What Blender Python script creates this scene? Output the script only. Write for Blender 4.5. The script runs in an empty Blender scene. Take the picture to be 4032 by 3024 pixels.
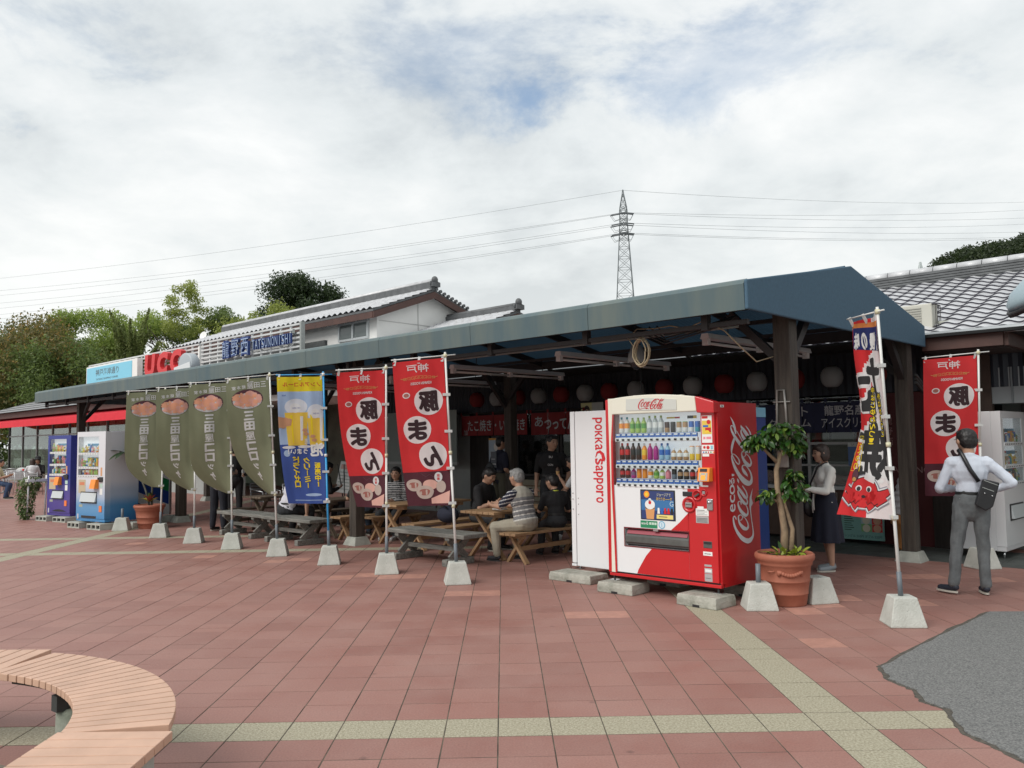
import bpy, bmesh, math, random
import numpy as np
from mathutils import Vector, Matrix, noise as mnoise
random.seed(7); np.random.seed(7)
S = bpy.context.scene
COL = S.collection
R = math.radians
# ---------------------------------------------------------------- camera
cam = bpy.data.objects.new('camera', bpy.data.cameras.new('camera')); COL.objects.link(cam)
cam.data.lens = 29.116; cam.data.sensor_width = 36; cam.data.clip_start = .05; cam.data.clip_end = 9000
_m = Matrix(((0.99984, 0.0134979, -0.0115581), (-0.0105942, -0.0694201, -0.9975313), (-0.0142669, 0.9974962, -0.0692662))).to_4x4()
_m.translation = (0, 0, 1.62); cam.matrix_world = _m
S.camera = cam
S.view_settings.view_transform = 'Standard'; S.view_settings.look = 'None'; S.view_settings.gamma = 1
S.view_settings.use_curve_mapping = False
S.view_settings.exposure = 0.74
S.cycles.use_denoising = True
S.cycles.max_bounces = 7; S.cycles.diffuse_bounces = 4; S.cycles.glossy_bounces = 3; S.cycles.transmission_bounces = 5; S.cycles.transparent_max_bounces = 12
S.cycles.sample_clamp_indirect = 6
# ---------------------------------------------------------------- world: Nishita sky with a procedural broken overcast
SUN_EL, SUN_AZ = R(44), R(-128)      # azimuth clockwise from +Y
wd = bpy.data.worlds.new('World'); S.world = wd; wd.use_nodes = True
nt = wd.node_tree; nt.nodes.clear(); N = nt.nodes.new; Lk = nt.links.new
def wmath(op, a, b=None, c=None, clamp=False):
    n = N('ShaderNodeMath'); n.operation = op; n.use_clamp = clamp
    for i, x in enumerate((a, b, c)):
        if x is None: continue
        if isinstance(x, (int, float)): n.inputs[i].default_value = x
        else: Lk(x, n.inputs[i])
    return n.outputs[0]
tc = N('ShaderNodeTexCoord'); sp = N('ShaderNodeSeparateXYZ'); Lk(tc.outputs['Generated'], sp.inputs[0])
zz = wmath('ADD', wmath('MAXIMUM', sp.outputs[2], 0.0), 0.22)
cb = N('ShaderNodeCombineXYZ'); Lk(wmath('DIVIDE', sp.outputs[0], zz), cb.inputs[0]); Lk(wmath('DIVIDE', sp.outputs[1], zz), cb.inputs[1])
def wnoise(scale, det, dist, off, rough=.55):
    mp = N('ShaderNodeMapping'); mp.inputs['Location'].default_value = off; Lk(cb.outputs[0], mp.inputs[0])
    n = N('ShaderNodeTexNoise'); n.inputs['Scale'].default_value = scale; n.inputs['Detail'].default_value = det
    n.inputs['Roughness'].default_value = rough; n.inputs['Distortion'].default_value = dist; Lk(mp.outputs[0], n.inputs['Vector']); return n.outputs[0]
n1 = wnoise(.8, 7, .15, (3.1, 1.7, 0)); n2 = wnoise(2.5, 8, .25, (7.3, -2.2, 4), .62); n3 = wnoise(.33, 3, 0, (-3.4, 6.1, 2))
sky = N('ShaderNodeTexSky'); sky.sky_type = 'NISHITA'; sky.sun_disc = False; sky.sun_elevation = SUN_EL; sky.sun_rotation = SUN_AZ
sky.air_density = 1.3; sky.dust_density = .4; sky.ozone_density = 2.5
skg = N('ShaderNodeVectorMath'); skg.operation = 'SCALE'; Lk(sky.outputs[0], skg.inputs[0]); skg.inputs['Scale'].default_value = .9
# cloud radiance (sky units: the Background multiplies by 0.1)
v = wmath('ADD', wmath('MULTIPLY', n1, .62), wmath('MULTIPLY', n2, .38))
rp = N('ShaderNodeValToRGB'); Lk(v, rp.inputs[0]); e = rp.color_ramp.elements
e[0].position = .37; e[0].color = (.53, .58, .615, 1); e[1].position = .60; e[1].color = (.99, 1.0, 1.0, 1)
_e = e.new(.475); _e.color = (.77, .815, .835, 1)
hz = N('ShaderNodeMapRange'); Lk(sp.outputs[2], hz.inputs[0]); hz.inputs[1].default_value = 0; hz.inputs[2].default_value = .42; hz.inputs[3].default_value = .72; hz.inputs[4].default_value = 0
mixh = N('ShaderNodeMix'); mixh.data_type = 'RGBA'; Lk(hz.outputs[0], mixh.inputs[0]); Lk(rp.outputs[0], mixh.inputs[6]); mixh.inputs[7].default_value = (.93, .955, .93, 1)
cl = N('ShaderNodeVectorMath'); cl.operation = 'SCALE'; Lk(mixh.outputs[2], cl.inputs[0]); cl.inputs['Scale'].default_value = 6.15
# gaps
def gapmask(px, py, size, top):
    dx = wmath('MULTIPLY', wmath('SUBTRACT', wmath('DIVIDE', sp.outputs[0], zz), px), .8); dy = wmath('MULTIPLY', wmath('SUBTRACT', wmath('DIVIDE', sp.outputs[1], zz), py), 1.25)
    ds = wmath('SQRT', wmath('ADD', wmath('MULTIPLY', dx, dx), wmath('MULTIPLY', dy, dy))); q = wmath('ADD', ds, wmath('MULTIPLY', wmath('SUBTRACT', n2, .5), 1.5))
    m = N('ShaderNodeMapRange'); m.interpolation_type = 'SMOOTHSTEP'; Lk(q, m.inputs[0]); m.inputs[1].default_value = -.02; m.inputs[2].default_value = size; m.inputs[3].default_value = top; m.inputs[4].default_value = 0; return m.outputs[0]
gsum = wmath('ADD', wmath('ADD', gapmask(-.06, 1.32, .33, .46), gapmask(.33, 1.40, .24, .30)), wmath('ADD', gapmask(-.8, 1.25, .22, .3), gapmask(.9, .8, .3, .6)), clamp=True)
mx = N('ShaderNodeMix'); mx.data_type = 'RGBA'; Lk(gsum, mx.inputs[0]); Lk(cl.outputs[0], mx.inputs[6]); Lk(skg.outputs[0], mx.inputs[7])
bg = N('ShaderNodeBackground'); bg.inputs[1].default_value = .1; Lk(mx.outputs[2], bg.inputs[0])
wo = N('ShaderNodeOutputWorld'); Lk(bg.outputs[0], wo.inputs[0])
# ---------------------------------------------------------------- sun behind thin cloud
sl = bpy.data.lights.new('sun', 'SUN'); sl.energy = 1.5; sl.angle = R(38); sl.color = (1, .965, .91)
so = bpy.data.objects.new('sun', sl); COL.objects.link(so)
sd = Vector((math.sin(SUN_AZ) * math.cos(SUN_EL), math.cos(SUN_AZ) * math.cos(SUN_EL), math.sin(SUN_EL)))
so.rotation_euler = sd.to_track_quat('Z', 'Y').to_euler()
# ---------------------------------------------------------------- the building frame: b = metres to the right along the canopy front, d = depth behind it
A_ = R(45.5); OX, OY = 2.2371, 7.5135; RB = -R(44.5)
def W(b, d, z=0.): return Vector((OX + b * math.sin(A_) + d * math.cos(A_), OY - b * math.cos(A_) + d * math.sin(A_), z))
# ---------------------------------------------------------------- materials
MATS = {}
def objrand(m, a=.12):      # each piece a shade of its own
    t = m.node_tree; b = t.nodes['Principled BSDF']; i = t.nodes.new('ShaderNodeObjectInfo'); r = t.nodes.new('ShaderNodeMapRange'); r.inputs[3].default_value = 1 - a; r.inputs[4].default_value = 1 + a; t.links.new(i.outputs['Random'], r.inputs[0]); v = t.nodes.new('ShaderNodeVectorMath'); v.operation = 'SCALE'
    if b.inputs['Base Color'].links: t.links.new(b.inputs['Base Color'].links[0].from_socket, v.inputs[0])
    else: v.inputs[0].default_value = b.inputs['Base Color'].default_value[:3]
    t.links.new(r.outputs[0], v.inputs['Scale']); t.links.new(v.outputs[0], b.inputs['Base Color']); return m
def mat(name, col, rough=.6, metal=0., var=0., scale=8., bump=0., bscale=None, spec=.5, col2=None, trans=0., coat=0., emis=0., detail=5, stretch=None, world=False, alpha=1.):
    if name in MATS: return MATS[name]
    m = bpy.data.materials.new(name); m.use_nodes = True; t = m.node_tree; b = t.nodes['Principled BSDF']
    m.diffuse_color = (*col, 1)
    b.inputs['Base Color'].default_value = (*col, 1); b.inputs['Roughness'].default_value = rough; b.inputs['Metallic'].default_value = metal
    b.inputs['Specular IOR Level'].default_value = spec; b.inputs['Coat Weight'].default_value = coat; b.inputs['Coat Roughness'].default_value = .08
    if emis: b.inputs['Emission Color'].default_value = (*col, 1); b.inputs['Emission Strength'].default_value = emis
    if alpha < 1: b.inputs['Alpha'].default_value = alpha
    if var or bump:
        if world: g = t.nodes.new('ShaderNodeNewGeometry'); src = g.outputs['Position']
        else: g = t.nodes.new('ShaderNodeTexCoord'); src = g.outputs['Object']
        if stretch:
            mp = t.nodes.new('ShaderNodeMapping'); mp.inputs['Scale'].default_value = stretch; t.links.new(src, mp.inputs[0]); src = mp.outputs[0]
    if var:
        n = t.nodes.new('ShaderNodeTexNoise'); n.inputs['Scale'].default_value = scale; n.inputs['Detail'].default_value = detail; n.inputs['Roughness'].default_value = .6; t.links.new(src, n.inputs['Vector'])
        r = t.nodes.new('ShaderNodeValToRGB'); t.links.new(n.outputs[0], r.inputs[0]); e = r.color_ramp.elements
        c2 = col2 or tuple(min(1, c * (1 + var)) for c in col); c1 = col if col2 else tuple(c * (1 - var) for c in col)
        e[0].position = .32; e[0].color = (*c1, 1); e[1].position = .68; e[1].color = (*c2, 1)
        t.links.new(r.outputs[0], b.inputs['Base Color'])
    if bump:
        n2 = t.nodes.new('ShaderNodeTexNoise'); n2.inputs['Scale'].default_value = bscale or scale * 4; n2.inputs['Detail'].default_value = 4; t.links.new(src, n2.inputs['Vector'])
        bp = t.nodes.new('ShaderNodeBump'); bp.inputs['Strength'].default_value = min(1, bump); bp.inputs['Distance'].default_value = .01 * bump; t.links.new(n2.outputs[0], bp.inputs['Height']); t.links.new(bp.outputs[0], b.inputs['Normal'])
    if trans:
        tr = t.nodes.new('ShaderNodeBsdfTranslucent'); ms = t.nodes.new('ShaderNodeMixShader'); ms.inputs[0].default_value = trans
        tr.inputs[0].default_value = (*col, 1)
        if b.inputs['Base Color'].links: t.links.new(b.inputs['Base Color'].links[0].from_socket, tr.inputs[0])
        t.links.new(b.outputs[0], ms.inputs[1]); t.links.new(tr.outputs[0], ms.inputs[2]); t.links.new(ms.outputs[0], t.nodes['Material Output'].inputs[0])
    MATS[name] = m; return m
def glass(name, col=(.8, .85, .85), tr=.75, rough=.02):
    if name in MATS: return MATS[name]
    m = bpy.data.materials.new(name); m.use_nodes = True; t = m.node_tree; t.nodes.clear()
    o = t.nodes.new('ShaderNodeOutputMaterial'); a = t.nodes.new('ShaderNodeBsdfTransparent'); a.inputs[0].default_value = (*[c * tr / max(col) for c in col], 1)
    g = t.nodes.new('ShaderNodeBsdfGlossy'); g.inputs['Roughness'].default_value = rough
    lw = t.nodes.new('ShaderNodeLayerWeight'); pw = t.nodes.new('ShaderNodeMath'); pw.operation = 'POWER'; pw.inputs[1].default_value = 3.5; t.links.new(lw.outputs['Facing'], pw.inputs[0]); f = t.nodes.new('ShaderNodeMath'); f.operation = 'MULTIPLY_ADD'; f.inputs[1].default_value = .8; f.inputs[2].default_value = .035; t.links.new(pw.outputs[0], f.inputs[0]); x = t.nodes.new('ShaderNodeMixShader')
    t.links.new(f.outputs[0], x.inputs[0]); t.links.new(a.outputs[0], x.inputs[1]); t.links.new(g.outputs[0], x.inputs[2]); t.links.new(x.outputs[0], o.inputs[0])
    MATS[name] = m; return m
# ---------------------------------------------------------------- mesh builder
def frame(p, ax):
    ax = Vector(ax).normalized(); u = ax.orthogonal().normalized(); return u, ax.cross(u)
class MB:
    def __init__(s): s.v = []; s.f = []; s.m = []; s.sm = []; s.mats = []
    def mi(s, m):
        if m not in s.mats: s.mats.append(m)
        return s.mats.index(m)
    def add(s, vs, fs, m, smooth=False, T=None):
        k = len(s.v)
        s.v += [tuple(T @ Vector(p)) for p in vs] if T is not None else [tuple(p) for p in vs]
        i = s.mi(m)
        for f in fs: s.f.append(tuple(k + a for a in f)); s.m.append(i); s.sm.append(smooth)
        return s
    def box(s, x0, x1, y0, y1, z0, z1, m, T=None):
        return s.add([(x0, y0, z0), (x1, y0, z0), (x1, y1, z0), (x0, y1, z0), (x0, y0, z1), (x1, y0, z1), (x1, y1, z1), (x0, y1, z1)],
            [(0, 3, 2, 1), (4, 5, 6, 7), (0, 1, 5, 4), (1, 2, 6, 5), (2, 3, 7, 6), (3, 0, 4, 7)], m, T=T)
    def beam(s, a, b, w, h, m, up=(0, 0, 1)):
        a, b = Vector(a), Vector(b); d = (b - a).normalized(); up = Vector(up)
        x = d.cross(up); x = x.normalized() if x.length > 1e-4 else d.orthogonal().normalized(); y = x.cross(d)
        vs = [p + x * (w / 2 * i) + y * (h / 2 * j) for p in (a, b) for i, j in ((-1, -1), (1, -1), (1, 1), (-1, 1))]
        return s.add(vs, [(0, 1, 2, 3), (7, 6, 5, 4), (0, 4, 5, 1), (1, 5, 6, 2), (2, 6, 7, 3), (3, 7, 4, 0)], m)
    def tube(s, pts, r, m, n=8, smooth=True, caps=True):
        pts = [Vector(p) for p in pts]; rs = r if isinstance(r, (list, tuple)) else [r] * len(pts)
        vs = []; u = None
        for i, p in enumerate(pts):
            d = (pts[min(i + 1, len(pts) - 1)] - pts[max(i - 1, 0)]).normalized()
            if u is None: u = d.orthogonal().normalized()
            u = (u - d * u.dot(d)); u = u.normalized() if u.length > 1e-5 else d.orthogonal().normalized()
            w = d.cross(u)
            for k in range(n): a = 2 * math.pi * k / n; vs.append(p + (u * math.cos(a) + w * math.sin(a)) * rs[i])
        fs = [(i * n + k, i * n + (k + 1) % n, (i + 1) * n + (k + 1) % n, (i + 1) * n + k) for i in range(len(pts) - 1) for k in range(n)]
        s.add(vs, fs, m, smooth)
        if caps: k = len(s.v) - len(vs); s.f += [tuple(range(k + n - 1, k - 1, -1)), tuple(k + (len(pts) - 1) * n + j for j in range(n))]; s.m += [s.mi(m)] * 2; s.sm += [False] * 2
        return s
    def lathe(s, prof, m, n=20, c=(0, 0, 0), smooth=True, sy=1.):      # prof: (r, z[, material])
        k = len(s.v)
        for q in prof:
            for j in range(n): a = 2 * math.pi * j / n; s.v.append((c[0] + q[0] * math.cos(a), c[1] + sy * q[0] * math.sin(a), c[2] + q[1]))
        for i in range(len(prof) - 1):
            mm = s.mi(prof[i][2] if len(prof[i]) > 2 else m)
            for j in range(n): s.f.append((k + i * n + j, k + i * n + (j + 1) % n, k + (i + 1) * n + (j + 1) % n, k + (i + 1) * n + j)); s.m.append(mm); s.sm.append(smooth)
        return s
    def prism(s, poly, a, b, m, ax=2, T=None):       # 2-D polygon extruded from a to b along axis ax
        n = len(poly)
        def p3(q, t): return ((t, q[0], q[1]), (q[0], t, q[1]), (q[0], q[1], t))[ax]
        return s.add([p3(q, a) for q in poly] + [p3(q, b) for q in poly],
            [tuple(range(n - 1, -1, -1)), tuple(range(n, 2 * n))] + [(i, (i + 1) % n, n + (i + 1) % n, n + i) for i in range(n)], m, T=T)
    def ball(s, c, r, m, n=10, T=None):
        rx, ry, rz = r if isinstance(r, (tuple, list)) else (r, r, r); vs = [(c[0], c[1], c[2] - rz)]; h = max(4, n // 2 + 1)
        for i in range(1, h):
            t = math.pi * i / h
            for j in range(n): a = 2 * math.pi * j / n; vs.append((c[0] + rx * math.sin(t) * math.cos(a), c[1] + ry * math.sin(t) * math.sin(a), c[2] - rz * math.cos(t)))
        vs.append((c[0], c[1], c[2] + rz)); fs = []
        for j in range(n):
            fs.append((0, 1 + (j + 1) % n, 1 + j)); fs.append((len(vs) - 1, 1 + (h - 2) * n + j, 1 + (h - 2) * n + (j + 1) % n))
            for i in range(h - 2): fs.append((1 + i * n + j, 1 + i * n + (j + 1) % n, 1 + (i + 1) * n + (j + 1) % n, 1 + (i + 1) * n + j))
        return s.add(vs, fs, m, True, T=T)
    def mesh(s, name):
        me = bpy.data.meshes.new(name); me.from_pydata(s.v, [], s.f)
        for m in s.mats: me.materials.append(m)
        if len(s.f): me.polygons.foreach_set('material_index', s.m); me.polygons.foreach_set('use_smooth', s.sm)
        me.update(); return me
def link(name, me, parent=None, loc=(0, 0, 0), rz=0., rot=None, **kw):
    o = bpy.data.objects.new(name, me); COL.objects.link(o); o.parent = parent; o.location = loc
    o.rotation_euler = rot if rot else (0, 0, rz)
    for k, x in kw.items():
        if x: o[k] = x
    return o
def obj(name, mb, parent=None, loc=(0, 0, 0), rz=0., bev=0., rot=None, **kw):
    o = link(name, mb.mesh(name) if isinstance(mb, MB) else mb, parent, loc, rz, rot, **kw)
    if bev: b = o.modifiers.new('edge', 'BEVEL'); b.width = bev; b.segments = 2; b.limit_method = 'ANGLE'; b.angle_limit = R(40)
    return o
def thing(name, label, cat, loc=(0, 0, 0), rz=0., group=None, rot=None, **kw):
    return link(name, None, None, loc, rz, rot, label=label, category=cat, group=group, **kw)
def copytree(o, parent=None, depth=0):
    c = o.copy(); COL.objects.link(c); c.parent = parent
    for ch in list(o.children): copytree(ch, c)
    return c
def again(o, loc, rz, label, group=None):
    c = copytree(o); c.location = loc; c.rotation_euler = (0, 0, rz); c['label'] = label
    if group: c['group'] = group
    return c
# ---------------------------------------------------------------- flat print: 2-D polygons in layers, laid on any surface
_tx = {}
def glyphs(s, off=0., res=3):
    k = (s, off, res)
    if k in _tx: return _tx[k]
    c = bpy.data.curves.new('t', 'FONT'); c.body = s; c.offset = off; c.resolution_u = res; o = bpy.data.objects.new('t', c); COL.objects.link(o)
    me = o.evaluated_get(bpy.context.evaluated_depsgraph_get()).to_mesh()
    v = np.array([q.co[:2] for q in me.vertices]) if len(me.vertices) else np.zeros((1, 2)); f = [tuple(p.vertices) for p in me.polygons]
    o.to_mesh_clear(); bpy.data.objects.remove(o); bpy.data.curves.remove(c)
    _tx[k] = (v, f); return v, f
class Print:
    def __init__(s): s.L = []       # (verts Nx2, faces, mat, layer)
    def poly(s, pts, m, z=1): s.L.append((np.array(pts, float), [tuple(range(len(pts)))], m, z)); return s
    def rect(s, x0, x1, y0, y1, m, z=1): return s.poly([(x0, y0), (x1, y0), (x1, y1), (x0, y1)], m, z)
    def disc(s, x, y, r, m, z=1, ry=None, n=28, wob=0.):
        ry = ry or r; return s.poly([(x + r * (1 + wob * math.sin(3 * a)) * math.cos(a), y + ry * (1 + wob * math.cos(2 * a)) * math.sin(a)) for a in [2 * math.pi * i / n for i in range(n)]], m, z)
    def text(s, t, x, y, h, m, z=2, w=None, off=.0, rot=0., anchor='c', shear=0., raw=False):   # fits the glyph box into height h (and width w), centred on x, y
        bold = 0 if raw else max(0, off - .015) * h * 1.0 / .8; v, f = glyphs(t, 0. if off > .015 and not raw else off); lo, hi = v.min(0), v.max(0)
        v = v - lo; k = h / max(1e-6, hi[1] - lo[1]); kx = k if w is None else w / max(1e-6, hi[0] - lo[0])
        v = v * [kx, k]; wd = (hi[0] - lo[0]) * kx; v[:, 0] += shear * v[:, 1]
        v = v - [wd / 2 if anchor == 'c' else 0 if anchor == 'l' else wd, h / 2]
        if rot: c, q = math.cos(rot), math.sin(rot); v = v @ np.array([[c, q], [-q, c]])
        if bold < .0004: s.L.append((v + [x, y], f, m, z)); return s
        for i, (dx, dy) in enumerate(((0, 0), (bold, 0), (-bold, 0), (0, bold), (0, -bold), (bold * .7, bold * .7), (-bold * .7, bold * .7), (bold * .7, -bold * .7), (-bold * .7, -bold * .7))): s.L.append((v + [x + dx, y + dy], f, m, z + .09 * i))
        return s
    def column(s, t, x, y, h, m, z=2, w=None, off=0., gap=1.08):     # vertical writing, first glyph centred at y, going down (-y)
        for i, ch in enumerate(t):
            if ch == ' ': continue
            sm = ch in 'ッっ！、'; tall = ch == 'ー'
            if tall: s.text('ー', x, y - i * h * gap, h * .14, m, z, h * .8, off, rot=math.pi / 2)
            else: s.text(ch, x, y - i * h * gap, h * (.7 if sm else .92), m, z, (w or h) * (.2 if ch in '!！' else .62 if sm else .92), off)
        return s
    def stroke(s, pts, w, m, z=1):                                     # brush stroke; pts (x, y[, width])
        a = [Vector(p[:2]) for p in pts]; ws = [p[2] if len(p) > 2 else w for p in pts]; L = []; Rr = []
        for i, p in enumerate(a):
            d = (a[min(i + 1, len(a) - 1)] - a[max(0, i - 1)]); d = d.normalized() if d.length else Vector((1, 0)); n = Vector((-d.y, d.x)) * ws[i] / 2
            L.append(p + n); Rr.append(p - n)
        k = len(a); s.L.append((np.array([tuple(q) for q in L + Rr]), [(i, i + 1, k + i + 1, k + i) for i in range(k - 1)], m, z)); return s
    def xf(s, fn, eps=.0008, mb=None, cut=None, both=False, base=0.):  # fn(x, y, off) -> 3-D
        mb = mb or MB()
        for v, f, m, z in s.L:
            if cut:
                bm = bmesh.new(); vs = [bm.verts.new((q[0], q[1], 0)) for q in v]
                for q in f:
                    try: bm.faces.new([vs[i] for i in q])
                    except ValueError: pass
                lo, hi = v.min(0), v.max(0)
                for ax in (0, 1):
                    c0 = math.ceil((lo[ax] + 1e-5) / cut[ax]) * cut[ax]
                    while c0 < hi[ax] - 1e-5:
                        co = Vector((0, 0, 0)); co[ax] = c0; no = Vector((0, 0, 0)); no[ax] = 1
                        bmesh.ops.bisect_plane(bm, geom=bm.verts[:] + bm.edges[:] + bm.faces[:], plane_co=co, plane_no=no, dist=1e-6); c0 += cut[ax]
                bm.verts.index_update(); v2 = [q.co[:2] for q in bm.verts]; f2 = [tuple(a.index for a in q.verts) for q in bm.faces]; bm.free()
            else: v2, f2 = v, f
            mb.add([fn(q[0], q[1], base + z * eps) for q in v2], f2, m)
            if both: mb.add([fn(q[0], q[1], -(base + z * eps)) for q in v2], [tuple(reversed(q)) for q in f2], m)
        return mb
def ink(name, col, **kw): return mat('ink_' + name, col, kw.pop('rough', .45), **kw)
def flat(mb, x0, z0, y=0.):     # print on the plane y = const facing -y
    return lambda a, b, o: (x0 + a, y - o, z0 + b)
# ================================================================ ground
def tile_mat():
    m = bpy.data.materials.new('terracotta_tile'); m.use_nodes = True; t = m.node_tree; b = t.nodes['Principled BSDF']; n = t.nodes.new; L = t.links.new
    g = n('ShaderNodeNewGeometry'); mp = n('ShaderNodeMapping'); mp.inputs['Location'].default_value = (.05, -4.69, 0); L(g.outputs['Position'], mp.inputs[0])
    sc = n('ShaderNodeVectorMath'); sc.operation = 'SCALE'; sc.inputs['Scale'].default_value = 1 / .3; L(mp.outputs[0], sc.inputs[0])
    fl = n('ShaderNodeVectorMath'); fl.operation = 'FLOOR'; L(sc.outputs[0], fl.inputs[0]); sx = n('ShaderNodeSeparateXYZ'); L(fl.outputs[0], sx.inputs[0]); cx = n('ShaderNodeCombineXYZ'); L(sx.outputs[0], cx.inputs[0]); L(sx.outputs[1], cx.inputs[1])
    w = n('ShaderNodeTexWhiteNoise'); L(cx.outputs[0], w.inputs[0])
    r = n('ShaderNodeValToRGB'); e = r.color_ramp.elements; e[0].color = (.245, .114, .093, 1); e[1].color = (.300, .148, .121, 1); L(w.outputs[0], r.inputs[0])
    e2 = e.new(.5); e2.color = (.275, .13, .106, 1)
    # broad weathering and fine speckle
    a = n('ShaderNodeTexNoise'); a.inputs['Scale'].default_value = 1.1; a.inputs['Detail'].default_value = 8; a.inputs['Roughness'].default_value = .7; L(g.outputs['Position'], a.inputs['Vector'])
    ar = n('ShaderNodeMapRange'); ar.inputs[1].default_value = .35; ar.inputs[2].default_value = .7; ar.inputs[3].default_value = 0; ar.inputs[4].default_value = .42; L(a.outputs[0], ar.inputs[0])
    mx = n('ShaderNodeMix'); mx.data_type = 'RGBA'; L(ar.outputs[0], mx.inputs[0]); L(r.outputs[0], mx.inputs[6]); mx.inputs[7].default_value = (.34, .225, .195, 1)
    f = n('ShaderNodeTexNoise'); f.inputs['Scale'].default_value = 90; f.inputs['Detail'].default_value = 3; L(g.outputs['Position'], f.inputs['Vector'])
    mr = n('ShaderNodeMapRange'); mr.inputs[1].default_value = .3; mr.inputs[2].default_value = .7; mr.inputs[3].default_value = .86; mr.inputs[4].default_value = 1.12; L(f.outputs[0], mr.inputs[0])
    ml = n('ShaderNodeVectorMath'); ml.operation = 'SCALE'; L(mx.outputs[2], ml.inputs[0]); L(mr.outputs[0], ml.inputs['Scale'])
    # stains: a few dark spots
    vo = n('ShaderNodeTexVoronoi'); vo.inputs['Scale'].default_value = 2.1; L(g.outputs['Position'], vo.inputs['Vector'])
    vr = n('ShaderNodeMapRange'); vr.inputs[1].default_value = .022; vr.inputs[2].default_value = .06; vr.inputs[3].default_value = .68; vr.inputs[4].default_value = 1; L(vo.outputs['Distance'], vr.inputs[0])
    m2 = n('ShaderNodeVectorMath'); m2.operation = 'SCALE'; L(ml.outputs[0], m2.inputs[0]); L(vr.outputs[0], m2.inputs['Scale']); L(m2.outputs[0], b.inputs['Base Color'])
    rr = n('ShaderNodeMapRange'); rr.inputs[1].default_value = .35; rr.inputs[2].default_value = .65; rr.inputs[3].default_value = .5; rr.inputs[4].default_value = .72; L(a.outputs[0], rr.inputs[0]); L(rr.outputs[0], b.inputs['Roughness'])
    bp = n('ShaderNodeBump'); bp.inputs['Strength'].default_value = .35; bp.inputs['Distance'].default_value = .003; L(f.outputs[0], bp.inputs['Height']); L(bp.outputs[0], b.inputs['Normal'])
    b.inputs['Specular IOR Level'].default_value = .45
    return m
M_TILE = tile_mat()
M_SALM = mat('new_salmon_tile', (.40, .205, .16), .6, var=.14, scale=9, bump=.3, bscale=90, world=True)
M_TAN = mat('exposed_aggregate_tile', (.235, .21, .14), .75, var=.5, scale=75, bump=.9, bscale=110, col2=(.46, .425, .32), world=True, detail=3)
M_JOINT = mat('mossy_joint', (.020, .020, .015), .95, var=.6, scale=4, col2=(.13, .11, .08), world=True)
M_ASPH = mat('asphalt', (.085, .087, .088), .85, var=.5, scale=95, bump=1, bscale=140, col2=(.26, .26, .25), world=True, detail=2)
M_CONC = mat('concrete', (.36, .37, .33), .8, var=.22, scale=6, bump=.5, bscale=60, detail=8)
M_CONCD = mat('mossy_concrete', (.16, .18, .14), .9, var=.5, scale=5, bump=.8, bscale=40, col2=(.36, .36, .31), detail=8)
g = MB().box(-1500, 1500, -300, 4000, -2, -.05, mat('far_ground', (.12, .12, .09), .95, var=.4, scale=.05, world=True))
obj('ground', g, kind='structure')
bed = MB().box(-42, 14, 1.5, 48, -.05, -.0020, M_JOINT); pav = obj('pavement', bed, kind='structure')
ASP = [(3.1, 1.0), (2.62, 3.2), (2.56, 4.3), (2.50, 4.62), (2.62, 5.0), (2.55, 5.15), (2.61, 5.38), (2.56, 5.62), (2.64, 5.92), (3.5, 6.78), (4.43, 7.66), (6.0, 7.55), (16, 6.9), (16, 1.0)]
def inpoly(x, y, P):
    c = False; j = len(P) - 1
    for i in range(len(P)):
        if (P[i][1] > y) != (P[j][1] > y) and x < (P[j][0] - P[i][0]) * (y - P[i][1]) / (P[j][1] - P[i][1]) + P[i][0]: c = not c
        j = i
    return c
SALM = {(-1.85, 10.3), (-1.55, 10.3), (-1.25, 10.3), (-.4, 9.1), (-.1, 9.1), (.8, 7.9), (1.1, 7.9), (2.55, 6.7), (-3.1, 11.7), (-2.8, 11.7), (-6.1, 14), (2.9, 8.3), (3.2, 8.3), (3.2, 8.0), (3.5, 8.3), (4.1, 8.2), (4.7, 9.6), (5.0, 9.6), (-4.3, 12.3), (5.4, 9.2), (2.6, 8.0), (2.9, 7.7)}
cells = {}; halves = []
for k in range(-138, 46):
    stag = .15 if (k < -5 and (k // 2) % 2) else 0.
    for j in range(-9, 143):
        x = -.05 + .3 * (k + .5); y = 4.69 + .3 * (j + .5)
        if all(inpoly(x + i, y + jj, ASP) for i in (-.15, .15) for jj in (-.15, .15)): continue
        if (x + 3.1) ** 2 + (y - 3.33) ** 2 < 1.15 ** 2 or (x < -2.1 and y < 3.9): continue
        row = j in (0, 27, 34); colm = k in (6, -25)
        st = 0.
        if stag and 2 <= j < 25 and not colm: st = stag
        if stag and j == 2 and not colm: halves.append((x, y - .075))
        if row and not colm: mm = M_TAN; xo = 0
        elif colm: mm = M_TAN; xo = 0.
        else: mm = M_SALM if any(abs(x - a) < .15 and abs(y - b) < .15 for a, b in SALM) else M_TILE; xo = 0
        h = random.uniform(-.0008, .0008)
        cells[(k, j)] = (x + xo, y + st, h, mm)
def tile_mesh(m):
    a, b, c = .1466, .1460, .0012
    q = MB(); vs = [(-a, -b, -.012), (a, -b, -.012), (a, b, -.012), (-a, b, -.012), (-a, -b, -c), (a, -b, -c), (a, b, -c), (-a, b, -c), (-a + c, -b + c, 0), (a - c, -b + c, 0), (a - c, b - c, 0), (-a + c, b - c, 0)]
    fs = [(8, 9, 10, 11)] + [(4 * l + i, 4 * l + (i + 1) % 4, 4 * l + 4 + (i + 1) % 4, 4 * l + 4 + i) for l in (0, 1) for i in range(4)]
    return q.add(vs, fs, m)
tmesh = {m: tile_mesh(m).mesh('tile') for m in (M_TILE, M_SALM, M_TAN)}
vis = [kk for kk, c in cells.items() if c[1] > 3.9 and abs(c[0]) < .66 * c[1]]
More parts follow.
